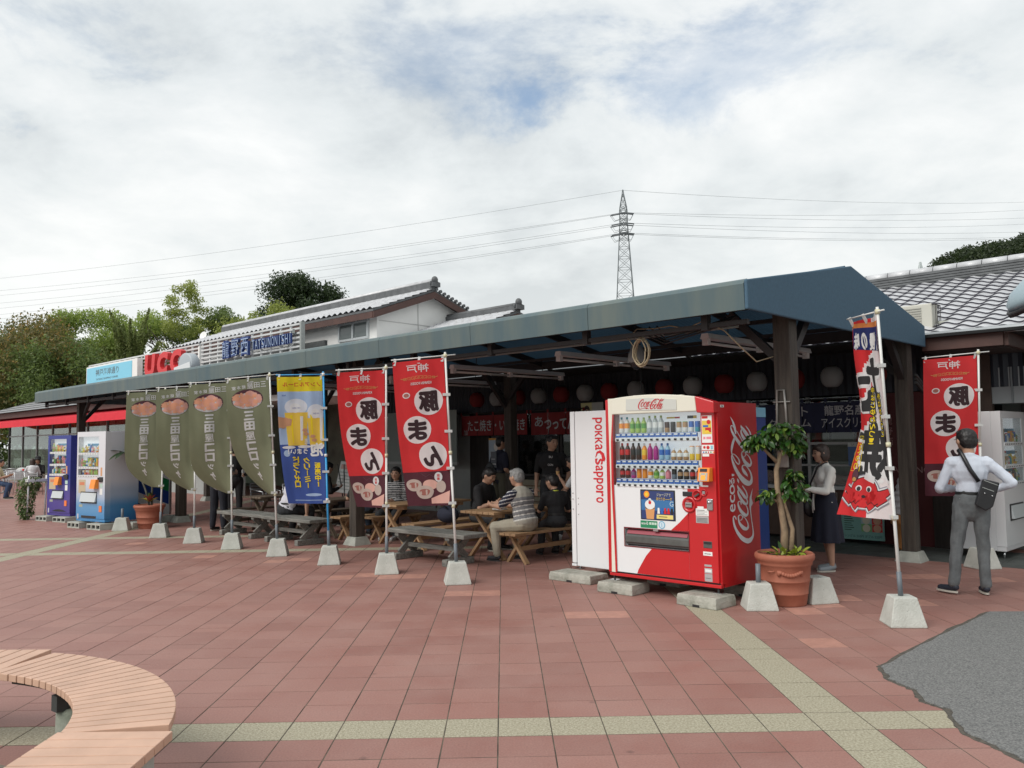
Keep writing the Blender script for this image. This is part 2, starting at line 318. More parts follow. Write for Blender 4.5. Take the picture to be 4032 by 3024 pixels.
vis.sort(key=lambda kk: cells[kk][1] ** 2 + .4 * cells[kk][0] ** 2); near = set(vis[:290])
for kk in vis[:290]:
    x, y, h, mm = cells[kk]; link('tile', tmesh[mm], pav, (x, y, h), random.uniform(-.004, .004))
for x, y in halves: link('tile', tmesh[M_TILE], pav, (x, y, 0)).scale = (1, .49, 1)
bulk = {}
for kk, (x, y, h, mm) in cells.items():
    if kk in near: continue
    bulk.setdefault(mm, []).append((x, y, h))
tb = MB(); base = {m: tile_mesh(m) for m in tmesh}
for mm, L in bulk.items():
    P = np.array(L); bv = np.array(base[mm].v); nv = (bv[None] + P[:, None, :]).reshape(-1, 3); k0 = len(tb.v); tb.v += nv.tolist(); nb = len(bv); mi = tb.mi(mm)
    for i in range(len(P)):
        o_ = k0 + i * nb
        tb.f += [tuple(o_ + a for a in f) for f in base[mm].f]
    tb.m += [mi] * (len(P) * 9); tb.sm += [False] * (len(P) * 9)
obj('tile_field', tb, pav, kind='stuff')
asp = MB().prism([(x + random.uniform(-.012, .012), y + random.uniform(-.012, .012)) for i in range(len(ASP)) for t in range(6) for x, y in [(ASP[i][0] + (ASP[(i + 1) % len(ASP)][0] - ASP[i][0]) * t / 6, ASP[i][1] + (ASP[(i + 1) % len(ASP)][1] - ASP[i][1]) * t / 6)]], -.03, .006, M_ASPH)
obj('asphalt_patch', asp, kind='structure')
rim = MB().prism([(x + (-.03 if x < 3.2 or y > 6.5 else -.02) + random.uniform(-.012, .012), y + (.02 if y > 5.6 else -.0) + random.uniform(-.01, .01)) for i in range(len(ASP)) for t in range(8) for x, y in [(ASP[i][0] + (ASP[(i + 1) % len(ASP)][0] - ASP[i][0]) * t / 8, ASP[i][1] + (ASP[(i + 1) % len(ASP)][1] - ASP[i][1]) * t / 8)]], -.03, .0015, mat('edge_grit', (.035, .033, .028), .95, var=.5, scale=40, col2=(.12, .105, .085), world=True))
obj('asphalt_edge', rim, kind='structure')
st = MB().prism([(-3.1 + 1.14 * math.cos(a), 3.33 + 1.14 * math.sin(a)) for a in [R(x) for x in range(0, 360, 12)]], -.03, .03, mat('planter_stone', (.05, .05, .045), .95, var=.6, scale=5, bump=1, bscale=20, col2=(.24, .20, .16), detail=9, world=True))
obj('planter_bed', st, kind='structure')
fl = MB(); 
for i in range(24):
    for j in range(5):
        x0 = -5.2 + i * .3; y0 = 4.62 + j * .3
        fl.box(x0 + .003, x0 + .297, y0 + .003, y0 + .297, -.002, .004, mat('dark_paving', (.075, .085, .08), .6, var=.3, scale=3, world=True))
o = obj('shop_forecourt', fl, None, W(0, 0), RB, kind='structure')
# ================================================================ curved bench (three slatted segments round a planter)
M_SLAT = objrand(mat('peach_slat', (.53, .335, .24), .5, var=.10, scale=5, bump=.2, bscale=90, detail=9), .05)
M_SLATE = mat('dark_steel', (.04, .045, .045), .5)
def bench_slats(root, quads, m):
    for q in quads:
        b = MB().prism(q, .395, .432, m); obj('slat', b, root, bev=.003)
bn = thing('curved_bench', 'long curved bench segment of peach coloured slats with dark steel bracket underneath', 'bench')
C0 = (-3.1, 3.33); quads = []
n = 21
for i in range(n):
    a0 = R(11 + 63 * i / n) + .0036; a1 = R(11 + 63 * (i + 1) / n) - .0036
    quads.append([(C0[0] + r * math.cos(a), C0[1] + r * math.sin(a)) for r, a in ((1.255, a0), (1.685, a0), (1.685, a1), (1.255, a1))])
bench_slats(bn, quads, M_SLAT)
b = MB()
b.tube([(C0[0] + 1.33 * math.cos(R(a)), C0[1] + 1.33 * math.sin(R(a)), .375) for a in range(14, 74, 4)], .018, M_SLATE, 6); b.tube([(C0[0] + 1.6 * math.cos(R(a)), C0[1] + 1.6 * math.sin(R(a)), .375) for a in range(14, 74, 4)], .018, M_SLATE, 6)
obj('bracket_frame', b, bn)
for a in (R(52), R(22)):
    x, y = C0[0] + 1.42 * math.cos(a), C0[1] + 1.42 * math.sin(a)
    obj('support', MB().lathe([(0, 0), (.115, 0), (.11, .27), (.09, .285), (0, .285)], M_CONCD, 24), bn, (x, y, 0))
    obj('bracket', MB().box(-.03, .03, -.03, .03, .28, .36, M_SLATE), bn, (x - .1 * math.cos(a), y - .1 * math.sin(a), 0), a)
b3 = thing('straight_bench', 'straight bench segment of peach slats cut off by the bottom edge, on a grey block', 'bench')
bench_slats(b3, [[(-1.885, 3.585 - .092 * i - .084), (-1.40, 3.575 - .09 * i - .084), (-1.40, 3.575 - .09 * i), (-1.885, 3.585 - .092 * i)] for i in range(9)], M_SLAT)
obj('support', MB().box(-.11, .11, -.3, .3, 0, .39, M_CONC), b3, (-1.55, 3.2, 0), bev=.01)
b1 = thing('straight_bench', 'bench segment of peach slats at the left edge, behind the curved one', 'bench')
bench_slats(b1, [[(-2.73 - .09 * i - .082, 4.585 + .004 * i), (-2.73 - .09 * i, 4.585 + .004 * i), (-2.69 - .09 * i, 5.03 + .004 * i), (-2.69 - .09 * i - .082, 5.03 + .004 * i)] for i in range(11)], M_SLAT)
obj('support', MB().lathe([(0, 0), (.12, 0), (.115, .38), (0, .385)], M_CONCD, 20), b1, (-3.3, 4.8, 0))
# ================================================================ canopy over the terrace
M_WOOD = mat('weathered_brown_post', (.030, .023, .019), .75, var=.5, scale=3, bump=.8, bscale=25, col2=(.085, .07, .056), stretch=(6, 6, .5), detail=9)
M_STEEL = mat('dark_brown_steel', (.022, .018, .018), .6, var=.2, scale=5)
M_FASC = mat('grey_green_fascia', (.062, .105, .122), .5, var=.35, scale=2.2, col2=(.11, .14, .13), stretch=(1.6, 1.6, .25), detail=7, bump=.15)
M_BLUE = mat('blue_canvas', (.052, .108, .162), .8, var=.10, scale=30, bump=.15, bscale=300)
M_UND = mat('blue_roof_sheet', (.035, .075, .115), .6, var=.12, scale=2, trans=.16)
cn = thing('canopy', 'long blue pitched canopy on brown posts over the picnic tables', 'canopy', W(0, 0), RB)
LN = 20.2
nseg = 11
for i in range(nseg):                                   # front fascia, panel by panel with open seams
    x1 = -i * LN / nseg - .003; x0 = -(i + 1) * LN / nseg + .003
    prof = [(0, 2.80), (.03, 2.80), (.035, 3.02), (.08, 3.075), (.06, 3.095), (.012, 3.075), (-.012, 3.04)]
    obj('fascia_panel', MB().prism(prof, x0, x1, M_FASC, 0), cn)
obj('gable_panel', MB().prism([(-.01, 2.80), (4.86, 2.80), (4.86, 3.085), (2.44, 3.55), (-.01, 3.075)], -.001, .035, M_BLUE, 0), cn, bev=.012)
obj('gable_panel', MB().prism([(0, 2.80), (4.86, 2.80), (4.86, 3.085), (2.44, 3.55), (0, 3.075)], -LN - .03, -LN, M_FASC, 0), cn)
def corrug(x0, x1, p0, p1, pitch, amp, m):
    q = MB(); n = int(round(abs(x1 - x0) / pitch)) * 2; a = Vector((0, *p0)); b = Vector((0, *p1)); nrm = (b - a).cross(Vector((1, 0, 0))).normalized()
    vs = []
    for i in range(n + 1):
        x = x0 + (x1 - x0) * i / n; o = nrm * (amp if i % 2 else -amp)
        vs += [Vector((x, a.y, a.z)) + o, Vector((x, b.y, b.z)) + o]
    q.add(vs, [(2 * i, 2 * i + 1, 2 * i + 3, 2 * i + 2) for i in range(n)], m); return q
obj('roof_sheet', corrug(-LN, 0, (.03, 3.055), (2.44, 3.52), .076, .008, M_UND), cn, kind='stuff')
obj('roof_sheet', corrug(-LN, 0, (2.44, 3.52), (4.86, 3.055), .076, .008, M_UND), cn, kind='stuff')
obj('ridge_cap', MB().tube([(-LN, 2.44, 3.535), (-.04, 2.44, 3.535)], .03, M_BLUE, 8), cn)
posts = [(-.15, 1.1), (-7.5, 1.05), (-13.9, 1.05), (-19.95, 1.05), (-.15, 4.5), (-7.45, 4.6), (-13.9, 4.6), (-19.95, 4.6)]
for b_, d_ in posts:
    p = obj('post', MB().box(-.09, .09, -.09, .09, .1, 3.12 if d_ < 2 else 3.05, M_WOOD), cn, (b_, d_, 0), bev=.01)
    obj('footing', MB().add([(sx * r, sy * r, z) for z, r in ((0, .165), (.13, .115)) for sx, sy in ((-1, -1), (1, -1), (1, 1), (-1, 1))], [(0, 1, 5, 4), (1, 2, 6, 5), (2, 3, 7, 6), (3, 0, 4, 7), (4, 5, 6, 7)], M_CONC), p, bev=.008)
for x in (-.15, -7.5, -13.9, -19.95):
    for sgn, dd in ((1, 1.08), (-1, 4.52)):
        obj('brace', MB().beam((x, dd, 2.3), (x, dd + sgn * .62, 3.0), .075, .09, M_STEEL), cn)
        for s2 in (-1, 1):
            if -LN < x + s2 * .6 < 0: obj('brace', MB().beam((x, dd, 2.35), (x + s2 * .6, dd, 2.95), .07, .08, M_STEEL), cn)
for dd, z in ((.14, 2.9), (1.08, 2.98), (4.55, 2.95)): obj('beam', MB().box(-LN + .02, -.02, dd - .05, dd + .05, z, z + .14, M_STEEL), cn)
for k in range(14):
    x = -.55 - k * 1.5
    obj('rafter', MB().beam((x, .1, 2.99), (x, 2.44, 3.44), .06, .1, M_STEEL), cn); obj('rafter', MB().beam((x, 2.44, 3.44), (x, 4.8, 2.99), .06, .1, M_STEEL), cn)
    obj('hanger', MB().box(x - .035, x + .035, .2, .27, 2.68, 2.95, M_STEEL), cn)
for dd, z in ((.24, 2.70), (1.9, 2.93), (3.2, 2.93)): obj('purlin', MB().box(-LN + .1, -.1, dd - .025, dd + .025, z, z + .045, M_STEEL), cn)
obj('conduit', MB().tube([(-LN + .3, .42, 2.78), (-8, .40, 2.78), (-7.9, .6, 2.74), (-.4, .6, 2.74)], .014, mat('grey_pipe', (.2, .21, .2), .5), 6), cn)
# ================================================================ shop building under and behind the canopy
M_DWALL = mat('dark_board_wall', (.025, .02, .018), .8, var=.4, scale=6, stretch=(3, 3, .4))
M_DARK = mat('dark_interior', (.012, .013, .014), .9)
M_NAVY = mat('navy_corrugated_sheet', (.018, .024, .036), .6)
M_WHITEW = mat('white_plaster', (.74, .74, .72), .85, var=.04, scale=1.5, detail=8)
M_GREYW = mat('grey_panel', (.30, .32, .31), .7, var=.08, scale=2)
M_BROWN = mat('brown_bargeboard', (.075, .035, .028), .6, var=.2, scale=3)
M_RIDGE = mat('ridge_tile', (.10, .105, .11), .55, var=.25, scale=5)
M_ROOF = mat('glazed_silver_tile', (.50, .505, .52), .34, var=.18, scale=4, world=True, spec=.7)
M_REDW = mat('dark_red_panel', (.085, .012, .013), .6, var=.1, scale=2)
sh = thing('shop_building', 'long low tile roofed shop building behind the canopy', 'building', W(0, 0), RB)
def wall(x0, x1, z0, z1, m, d=6.1, t=.12, nm='wall'): return obj(nm, MB().box(x0, x1, d, d + t, z0, z1, m), sh)
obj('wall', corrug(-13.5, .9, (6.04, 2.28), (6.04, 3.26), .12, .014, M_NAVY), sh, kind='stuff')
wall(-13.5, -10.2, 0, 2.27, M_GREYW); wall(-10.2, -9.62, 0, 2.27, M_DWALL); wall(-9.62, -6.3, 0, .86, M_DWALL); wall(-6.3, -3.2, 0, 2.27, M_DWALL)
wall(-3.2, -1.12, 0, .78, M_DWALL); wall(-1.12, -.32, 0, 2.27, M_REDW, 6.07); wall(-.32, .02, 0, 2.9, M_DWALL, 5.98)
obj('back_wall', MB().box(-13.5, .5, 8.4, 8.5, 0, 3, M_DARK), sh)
wall(-32.2, -16.2, 3.34, 4.55, mat('dark_screen_backing', (.07, .075, .075), .8, var=.15), 6.16, .1)  # dark panel added behind the sign screens, standing in for the shaded void
obj('shade_soffit', MB().box(-13.5, 1.2, 4.9, 8.4, 2.93, 2.97, M_DARK), sh)  # roof slab added in near-black to keep the space behind the canopy dark
for x0, x1, z0, z1 in ((-9.6, -8.75, .88, 2.26), (-8.72, -7.5, .88, 2.26), (-7.47, -6.32, .88, 2.26)):   # takoyaki shop windows
    f = obj('window', MB().box(x0, x1, 6.08, 6.14, z0, z0 + .05, M_STEEL).box(x0, x1, 6.08, 6.14, z1 - .05, z1, M_STEEL).box(x0, x0 + .05, 6.08, 6.14, z0 + .05, z1 - .05, M_STEEL).box(x1 - .05, x1, 6.08, 6.14, z0 + .05, z1 - .05, M_STEEL), sh)
    obj('pane', MB().box(x0 + .05, x1 - .05, 6.105, 6.112, z0 + .05, z1 - .05, glass('dark_glass', (.75, .8, .8), .8)), f)
obj('counter', MB().box(-3.2, -1.12, 5.86, 6.3, .80, .86, mat('counter_top', (.42, .44, .44), .4)), sh, bev=.006)
obj('counter_front', MB().box(-3.18, -1.14, 5.92, 5.98, .05, .79, mat('counter_brown', (.09, .05, .035), .6, var=.15)), sh)
for x in (-3.2, -2.16, -1.14): obj('mullion', MB().box(x - .025, x + .025, 6.02, 6.1, .86, 2.26, mat('grey_alu', (.22, .23, .23), .4, .6)), sh)
obj('transom', MB().box(-3.2, -1.12, 6.02, 6.1, 1.50, 1.54, MATS['grey_alu']), sh); obj('transom', MB().box(-3.2, -1.12, 6.02, 6.1, 1.16, 1.19, MATS['grey_alu']), sh)
obj('pane', MB().box(-3.17, -1.17, 6.05, 6.056, .87, 2.25, glass('dark_glass')), sh)
for k in range(5): obj('menu_strip', MB().box(-3.1 + k * .4, -2.75 + k * .4, 6.3, 6.32, 1.58, 1.74, mat('menu_card', (.32, .31, .26), .6)), sh)
obj('kitchen_shelf', MB().box(-3.1, -1.2, 7.2, 7.6, .0, 1.2, mat('kitchen_steel', (.2, .2, .2), .35, .7)), sh)
# eave with gutter on the right, where the tiled roof shows
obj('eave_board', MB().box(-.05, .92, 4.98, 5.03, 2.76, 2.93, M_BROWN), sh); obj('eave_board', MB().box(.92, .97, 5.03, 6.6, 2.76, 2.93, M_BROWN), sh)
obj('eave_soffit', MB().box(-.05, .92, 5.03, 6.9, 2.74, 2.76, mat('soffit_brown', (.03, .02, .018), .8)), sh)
obj('gutter', MB().tube([(-.1, 5.02, 2.965), (3.2, 5.02, 2.975)], .05, mat('gutter_metal', (.5, .52, .53), .3, .7), 10), sh)
wall(.02, .5, 0, 2.75, mat('dark_timber_door', (.05, .03, .022), .7, var=.2), 6.02, nm='door')
obj('metal_hood', MB().box(.15, 3.4, 6.05, 6.5, 2.05, 2.55, mat('hood_grey', (.25, .28, .29), .45, .3)), sh)
for k in range(7): obj('hood_seam', MB().box(.32 + k * .42, .345 + k * .42, 6.03, 6.049, 2.05, 2.55, mat('hood_grey_dark', (.14, .16, .17), .5)), sh)
wall(.5, 3.4, 0, 2.05, mat('rear_grey_wall', (.16, .17, .16), .8, var=.1, scale=1.5), 6.55); wall(.5, 3.4, 2.55, 2.95, M_DWALL, 6.6)
for k in range(3): obj('mullion', MB().box(.75 + k * .7, .80 + k * .7, 6.48, 6.55, .9, 2.04, M_STEEL), sh)
for k in range(3): obj('pipe', MB().tube([(-.03 , 4.6, 2.42 - .05 * k), (.0, 5.0, 2.2 - .05 * k), (.1, 5.6, 2.05 - .06 * k), (.16, 6.0, 2.02 - .06 * k)], .022, mat('black_pipe', (.02, .02, .02), .5), 7), sh)
# pantile roof: individual tiles sharing one mesh
def pantile():
    q = MB(); n = 9; w = .27; vs = []
    for k, (y, zo) in enumerate(((0, .012), (.275, -.012))):
        for i in range(n + 1):
            u = i / n; z = .022 * math.sin(2 * math.pi * (u * .92 + .02)) + .012 * u
            vs.append((u * w * 1.03, y, z + zo))
    q.add(vs, [(i, i + 1, n + 2 + i, n + 1 + i) for i in range(n)], M_ROOF, True)
    fr = [(v[0], v[1], v[2] - .034) for v in vs[:n + 1]]
    q.add(vs[:n + 1] + fr, [(i, n + 1 + i, n + 2 + i, i + 1) for i in range(n)], mat('tile_edge', (.045, .045, .06), .6)); return q
pm = pantile().mesh('roof_tile'); e0 = Vector((0, 5.08, 3.0)); e1 = Vector((0, 9.2, 4.42)); sl_ = (e1 - e0).length; tl = math.atan2(1.42, 4.12); nr = int(sl_ / .245)
ndone = 0
for r_ in range(nr):
    y = e0.y + (e1.y - e0.y) * r_ / nr; z = e0.z + (e1.z - e0.z) * r_ / nr
    for c_ in range(-9, 8):
        if ndone >= 290: break
        if c_ < -8 + 0 and r_ < 4: continue
        o = link('roof_tile', pm, sh, (c_ * .27 + .02, y, z), rot=(tl, 0, 0)); ndone += 1
bulk_t = MB(); bt = pantile()
for r_ in range(nr):
    y = e0.y + (e1.y - e0.y) * r_ / nr; z = e0.z + (e1.z - e0.z) * r_ / nr
    for c_ in list(range(-14, -9)) + list(range(8, 14)):
        T = Matrix.Translation((c_ * .27 + .02, y, z)) @ Matrix.Rotation(tl, 4, 'X')
        for fi, f in enumerate(bt.f): pass
        k0 = len(bulk_t.v); bulk_t.v += [tuple(T @ Vector(p)) for p in bt.v]
        for f, mi_, s_ in zip(bt.f, bt.m, bt.sm): bulk_t.f.append(tuple(k0 + a for a in f)); bulk_t.m.append(bulk_t.mi(bt.mats[mi_])); bulk_t.sm.append(s_)
obj('roof_tile_field', bulk_t, sh, kind='stuff')
obj('roof_deck', MB().add([(-14, 5.05, 2.955), (5, 5.05, 2.955), (5, 9.3, 4.40), (-14, 9.3, 4.40)], [(0, 1, 2, 3)], M_RIDGE), sh)
rd = obj('ridge', MB().box(-3.9, 5, 9.12, 9.34, 4.38, 4.60, M_RIDGE), sh)
for k in range(4): obj('ridge_course', MB().box(-3.9, 5, 9.10 - .004 * (k % 2), 9.115, 4.41 + k * .047, 4.445 + k * .047, M_RIDGE), rd)
for k in range(22): obj('ridge_cap_tile', MB().tube([(-3.9 + k * .4, 9.23, 4.62), (-3.515 + k * .4, 9.23, 4.62)], .085, M_ROOF, 12), rd)
# ================================================================ second storey house and lower roof, further left
def roof_rolls(q, x0, x1, y0, z0, y1, z1, pitch, m):       # rows of curved tiles read from far away: rolls down the slope and steps across it
    n = int(abs(x1 - x0) / pitch); rows = int(math.hypot(y1 - y0, z1 - z0) / .27)
    for i in range(n):
        x = x0 + (x1 - x0) * (i + .5) / n; vs = []; A = [(-.5, .0), (-.3, .035), (-.05, .05), (.15, .02), (.32, -.012), (.5, -.0)]
        for r_ in range(rows):
            for t_, dz in ((0, .03), (1, .0)):
                f = (r_ + t_) / rows
                for a, h in A: vs.append((x + a * pitch * 1.0, y0 + (y1 - y0) * f, z0 + (z1 - z0) * f + h + dz))
        k = len(A); fs = [(j * k + a, j * k + a + 1, (j + 1) * k + a + 1, (j + 1) * k + a) for j in range(rows * 2 - 1) for a in range(k - 1)]
        q.add(vs, fs, m)
    return q
def onigawara(root, x, y, z, s=1.):
    q = MB().box(-.07, .07, -.3 * s, .3 * s, -.1 * s, .15 * s, M_RIDGE).ball((0, 0, .3 * s), (.09, .2 * s, .22 * s), M_RIDGE, 12)
    for sg in (-1, 1): q.tube([(0, sg * .15 * s, .2 * s), (0, sg * .33 * s, .16 * s), (0, sg * .36 * s, .02), (0, sg * .26 * s, -.02)], .05 * s, M_RIDGE, 6)
    obj('ridge_end_ornament', q, root, (x, y, z))
hs = thing('house', 'white plastered upper storey with brown bargeboards and grey tiled roof behind the canopy', 'house', W(0, 0), RB)
gx = -14.1; LE = -26.6
obj('wall', MB().prism([(6.62, 3.0), (9.62, 3.0), (9.62, 5.42), (8.42, 5.86), (6.62, 5.20)], LE, gx - .28, M_WHITEW, 0), hs)
obj('wall_seam', MB().box(gx - .285, gx - .262, 8.05, 8.065, 3.2, 5.75, mat('seam', (.5, .5, .49), .8)).box(gx - .285, gx - .262, 6.7, 9.6, 4.95, 4.965, MATS['seam']), hs)
def slab(y0, z0, y1, z1, x0, x1, th, m): return MB().prism([(y0, z0), (y1, z1), (y1, z1 - th), (y0, z0 - th)], x0, x1, m, 0)
obj('roof', slab(6.28, 5.20, 8.43, 5.98, LE, gx, .06, M_RIDGE), hs); obj('roof', slab(8.43, 5.98, 9.8, 5.50, LE, gx, .06, M_RIDGE), hs)
obj('roof_tiles', roof_rolls(MB(), gx + .02, LE, 6.28, 5.20, 8.40, 5.98, .27, M_ROOF), hs, kind='stuff')
obj('bargeboard', MB().prism([(6.28, 5.13), (8.43, 5.91), (9.8, 5.43), (9.8, 5.25), (8.43, 5.72), (6.28, 4.95)], gx - .02, gx + .03, M_BROWN, 0), hs)
obj('eave_board', MB().box(LE, gx - .02, 6.27, 6.32, 4.96, 5.13, M_BROWN), hs)
obj('ridge', MB().box(LE, gx + .02, 8.32, 8.54, 5.95, 6.20, M_RIDGE), hs); obj('ridge_cap', MB().tube([(LE, 8.43, 6.22), (gx + .03, 8.43, 6.22)], .08, M_ROOF, 10), hs)
for k in range(9): obj('verge_tile', MB().tube([(gx - .02, 8.5 + k * .15, 5.99 - k * .052), (gx + .05, 8.5 + k * .15, 5.99 - k * .052)], .05, M_RIDGE, 8), hs)
onigawara(hs, gx + .03, 8.43, 6.10, .5)
wf = obj('window', MB().box(-16.13, -14.72, 6.56, 6.62, 4.50, 4.56, mat('window_alu', (.5, .53, .54), .4, .3)).box(-16.13, -14.72, 6.56, 6.62, 4.96, 5.02, MATS['window_alu']).box(-16.13, -16.07, 6.56, 6.62, 4.56, 4.96, MATS['window_alu']).box(-14.78, -14.72, 6.56, 6.62, 4.56, 4.96, MATS['window_alu']).box(-15.46, -15.40, 6.55, 6.62, 4.56, 4.96, MATS['window_alu']), hs)
for x0 in (-16.07, -15.40): obj('pane', MB().box(x0 + .01, x0 + .6, 6.585, 6.60, 4.57, 4.95, mat('frosted_pane', (.13, .15, .15), .12)), wf)
obj('side_frame', MB().beam((-18.2, 6.0, 4.2), (-18.2, 6.0, 4.95), .06, .06, M_GREYW).beam((-18.2, 6.55, 4.2), (-18.2, 6.0, 4.9), .05, .05, M_GREYW).beam((-18.6, 6.55, 4.75), (-16.4, 5.3, 4.75), .06, .12, M_GREYW), hs)
sd2 = MB(); 
hl = thing('house', 'lower grey tiled roof with scrolled ridge end, just right of the white house', 'house', W(0, 0), RB)
obj('wall', MB().prism([(6.3, 2.98), (11.6, 2.98), (11.6, 4.55), (9.2, 5.05), (6.3, 4.02)], -15.6, -11.9, M_WHITEW, 0), hl)
obj('roof', slab(4.6, 3.50, 9.2, 5.14, -15.6, -11.55, .06, M_RIDGE), hl); obj('roof', slab(9.2, 5.14, 12, 4.3, -15.6, -11.55, .06, M_RIDGE), hl)
obj('roof_tiles', roof_rolls(MB(), -11.53, -15.5, 4.6, 3.5, 9.15, 5.13, .27, M_ROOF), hl, kind='stuff')
obj('ridge', MB().box(-15.6, -11.55, 9.1, 9.3, 5.12, 5.28, M_RIDGE), hl); obj('ridge_cap', MB().tube([(-15.6, 9.2, 5.30), (-11.5, 9.2, 5.30)], .07, M_RIDGE, 8), hl)
obj('bargeboard', MB().prism([(4.6, 3.42), (9.2, 5.07), (12, 4.22), (12, 4.08), (9.2, 4.9), (4.6, 3.26)], -11.57, -11.52, M_BROWN, 0), hl)
onigawara(hl, -11.52, 9.2, 5.22, .5)
# air conditioner on the roof, round duct at the frame edge
ac = thing('air_conditioner', 'beige outdoor air conditioner unit on the roof behind the canopy gable', 'air conditioner', W(-.62, 5.5, 3.12), RB)
obj('casing', MB().box(0, .56, 0, .26, 0, .36, mat('ac_beige', (.50, .49, .43), .5)), ac, bev=.015)
for k in range(8): obj('louver', MB().box(.03, .42, -.012, -.001, .05 + k * .035, .065 + k * .035, mat('ac_dark', (.35, .34, .3), .5)), ac)
for z in (.02, .34): obj('guard_rail', MB().tube([(.56, -.0, z), (.60, .02, z), (.60, .24, z), (.56, .26, z)], .008, M_STEEL, 5), ac)
for k in range(4): obj('guard_bar', MB().tube([(.60, .03 + .07 * k, .02), (.60, .03 + .07 * k, .34)], .005, M_STEEL, 5), ac)
obj('elbow_pipe', MB().tube([(.60, .13, .08), (.72, .13, .08), (.78, .13, 0), (.78, .13, -.2)], .03, M_CONC, 8), ac)
du = thing('duct_hood', 'pale blue grey curved metal hood jutting in at the right edge above the eave', 'duct', W(1.60, 4.35, 3.30), RB)
q = MB(); q.lathe([(.0, .0), (.50, .02), (.49, .10), (.38, .20), (.2, .26), (0, .28)], mat('hood_blue', (.33, .42, .46), .4, .3), 26)
obj('hood', q, du, rot=(R(18), R(-28), 0)); obj('rim', MB().lathe([(.48, -.03), (.53, -.03), (.53, .03), (.48, .03)], M_STEEL, 26), du, rot=(R(18), R(-28), 0)); obj('stem', MB().tube([(.3, .4, -.3), (.1, .1, .1)], .07, M_STEEL, 8), du)
# ================================================================ cafe building with red awning, far left
cf = thing('cafe_building', 'glass fronted cafe with low grey roof at the far left', 'building', W(0, 0), RB)
M_FRAME = mat('black_frame', (.02, .02, .02), .5)
M_CAFEI = mat('cafe_interior', (.34, .36, .30), .9, var=.4, scale=.8)
obj('floor_slab', MB().box(-45, -27, 6, 12, 0, .05, M_CONCD), cf)
obj('back_wall', MB().box(-45, -20.5, 10.5, 10.6, 0, 3.2, M_CAFEI), cf)
obj('side_wall', MB().box(-27, -20.5, 6.0, 6.1, 0, 3.2, M_GREYW), cf)
for k, x in enumerate((-44.8, -42.6, -40.4, -38.2, -36.0, -33.8, -31.6, -29.4, -27.05)):
    obj('mullion', MB().box(x - .05, x + .05, 5.96, 6.06, .1, 2.95, M_FRAME if k == 0 else MATS['grey_alu']), cf)
    if k < 8: obj('pane', MB().box(x + .06, x + 2.14, 6.0, 6.01, .12, 2.9, glass('cafe_glass', (.8, .88, .84), .78)), cf)
obj('transom', MB().box(-44.8, -27, 5.97, 6.05, 2.2, 2.26, MATS['grey_alu']), cf); obj('side_glass', MB().box(-44.82, -44.8, 6.1, 10.4, .1, 2.9, glass('cafe_glass')), cf)
obj('eave', MB().box(-45.6, -20.4, 5.1, 12, 3.08, 3.34, M_BROWN), cf)
obj('roof', MB().add([(-45.9, 4.9, 3.35), (-20.3, 4.9, 3.35), (-20.3, 8.4, 4.6), (-42.0, 8.4, 4.6), (-45.9, 12, 3.35)], [(0, 1, 2, 3), (0, 3, 4)], mat('grey_roof_tile', (.22, .22, .225), .5, var=.35, scale=9, stretch=(1, 3, 3))), cf)
for k in range(7): obj('roof_course', MB().beam((-45.2 + k * .5, 5.2 + k * .45, 3.47 + k * .16), (-20.4, 5.2 + k * .45, 3.47 + k * .16), .05, .03, M_RIDGE), cf)
for x in (-41.5, -40.9, -37.9, -37.3, -34): 
    obj('pendant_lamp', MB().lathe([(.17, 0), (.18, .02), (.18, .42), (.17, .44)], mat('paper_shade', (.62, .52, .30), .8, trans=.4), 14, (x, 7.2, 2.05)).tube([(x, 7.2, 2.45), (x, 7.2, 3.0)], .01, M_FRAME, 4), cf)
for k in range(12): obj('picket_panel', MB().beam((-44.6 + k * .36, 6.2, .42), (-44.45 + k * .36, 6.2, .75), .03, .04, M_WHITEW).beam((-44.3 + k * .36, 6.2, .42), (-44.45 + k * .36, 6.2, .75), .03, .04, M_WHITEW), cf)
obj('picket_rail', MB().box(-44.7, -40.2, 6.18, 6.22, .76, 1.12, MATS['white_plaster']), cf)
aw = thing('awning', 'bright red fabric awning along the front of the glass fronted cafe', 'awning', W(0, 0), RB)
M_REDF = mat('red_awning', (.72, .03, .05), .75, trans=.15, var=.06, scale=3)
obj('fabric', MB().add([(-44.9, 6.0, 3.18), (-20.6, 6.0, 3.18), (-20.6, 4.7, 2.86), (-44.9, 4.7, 2.86), (-20.6, 4.69, 2.60), (-44.9, 4.69, 2.60), (-44.9, 6.0, 2.95)], [(0, 1, 2, 3), (3, 2, 4, 5), (0, 3, 5, 6)], M_REDF), aw)
obj('roller', MB().tube([(-44.9, 5.96, 3.24), (-20.6, 5.96, 3.24)], .06, mat('white_roller', (.62, .62, .6), .5), 8), aw)
for x in (-44.6, -36.5, -28.5): obj('arm', MB().beam((x, 5.95, 2.95), (x, 4.75, 2.78), .04, .05, M_FRAME), aw)
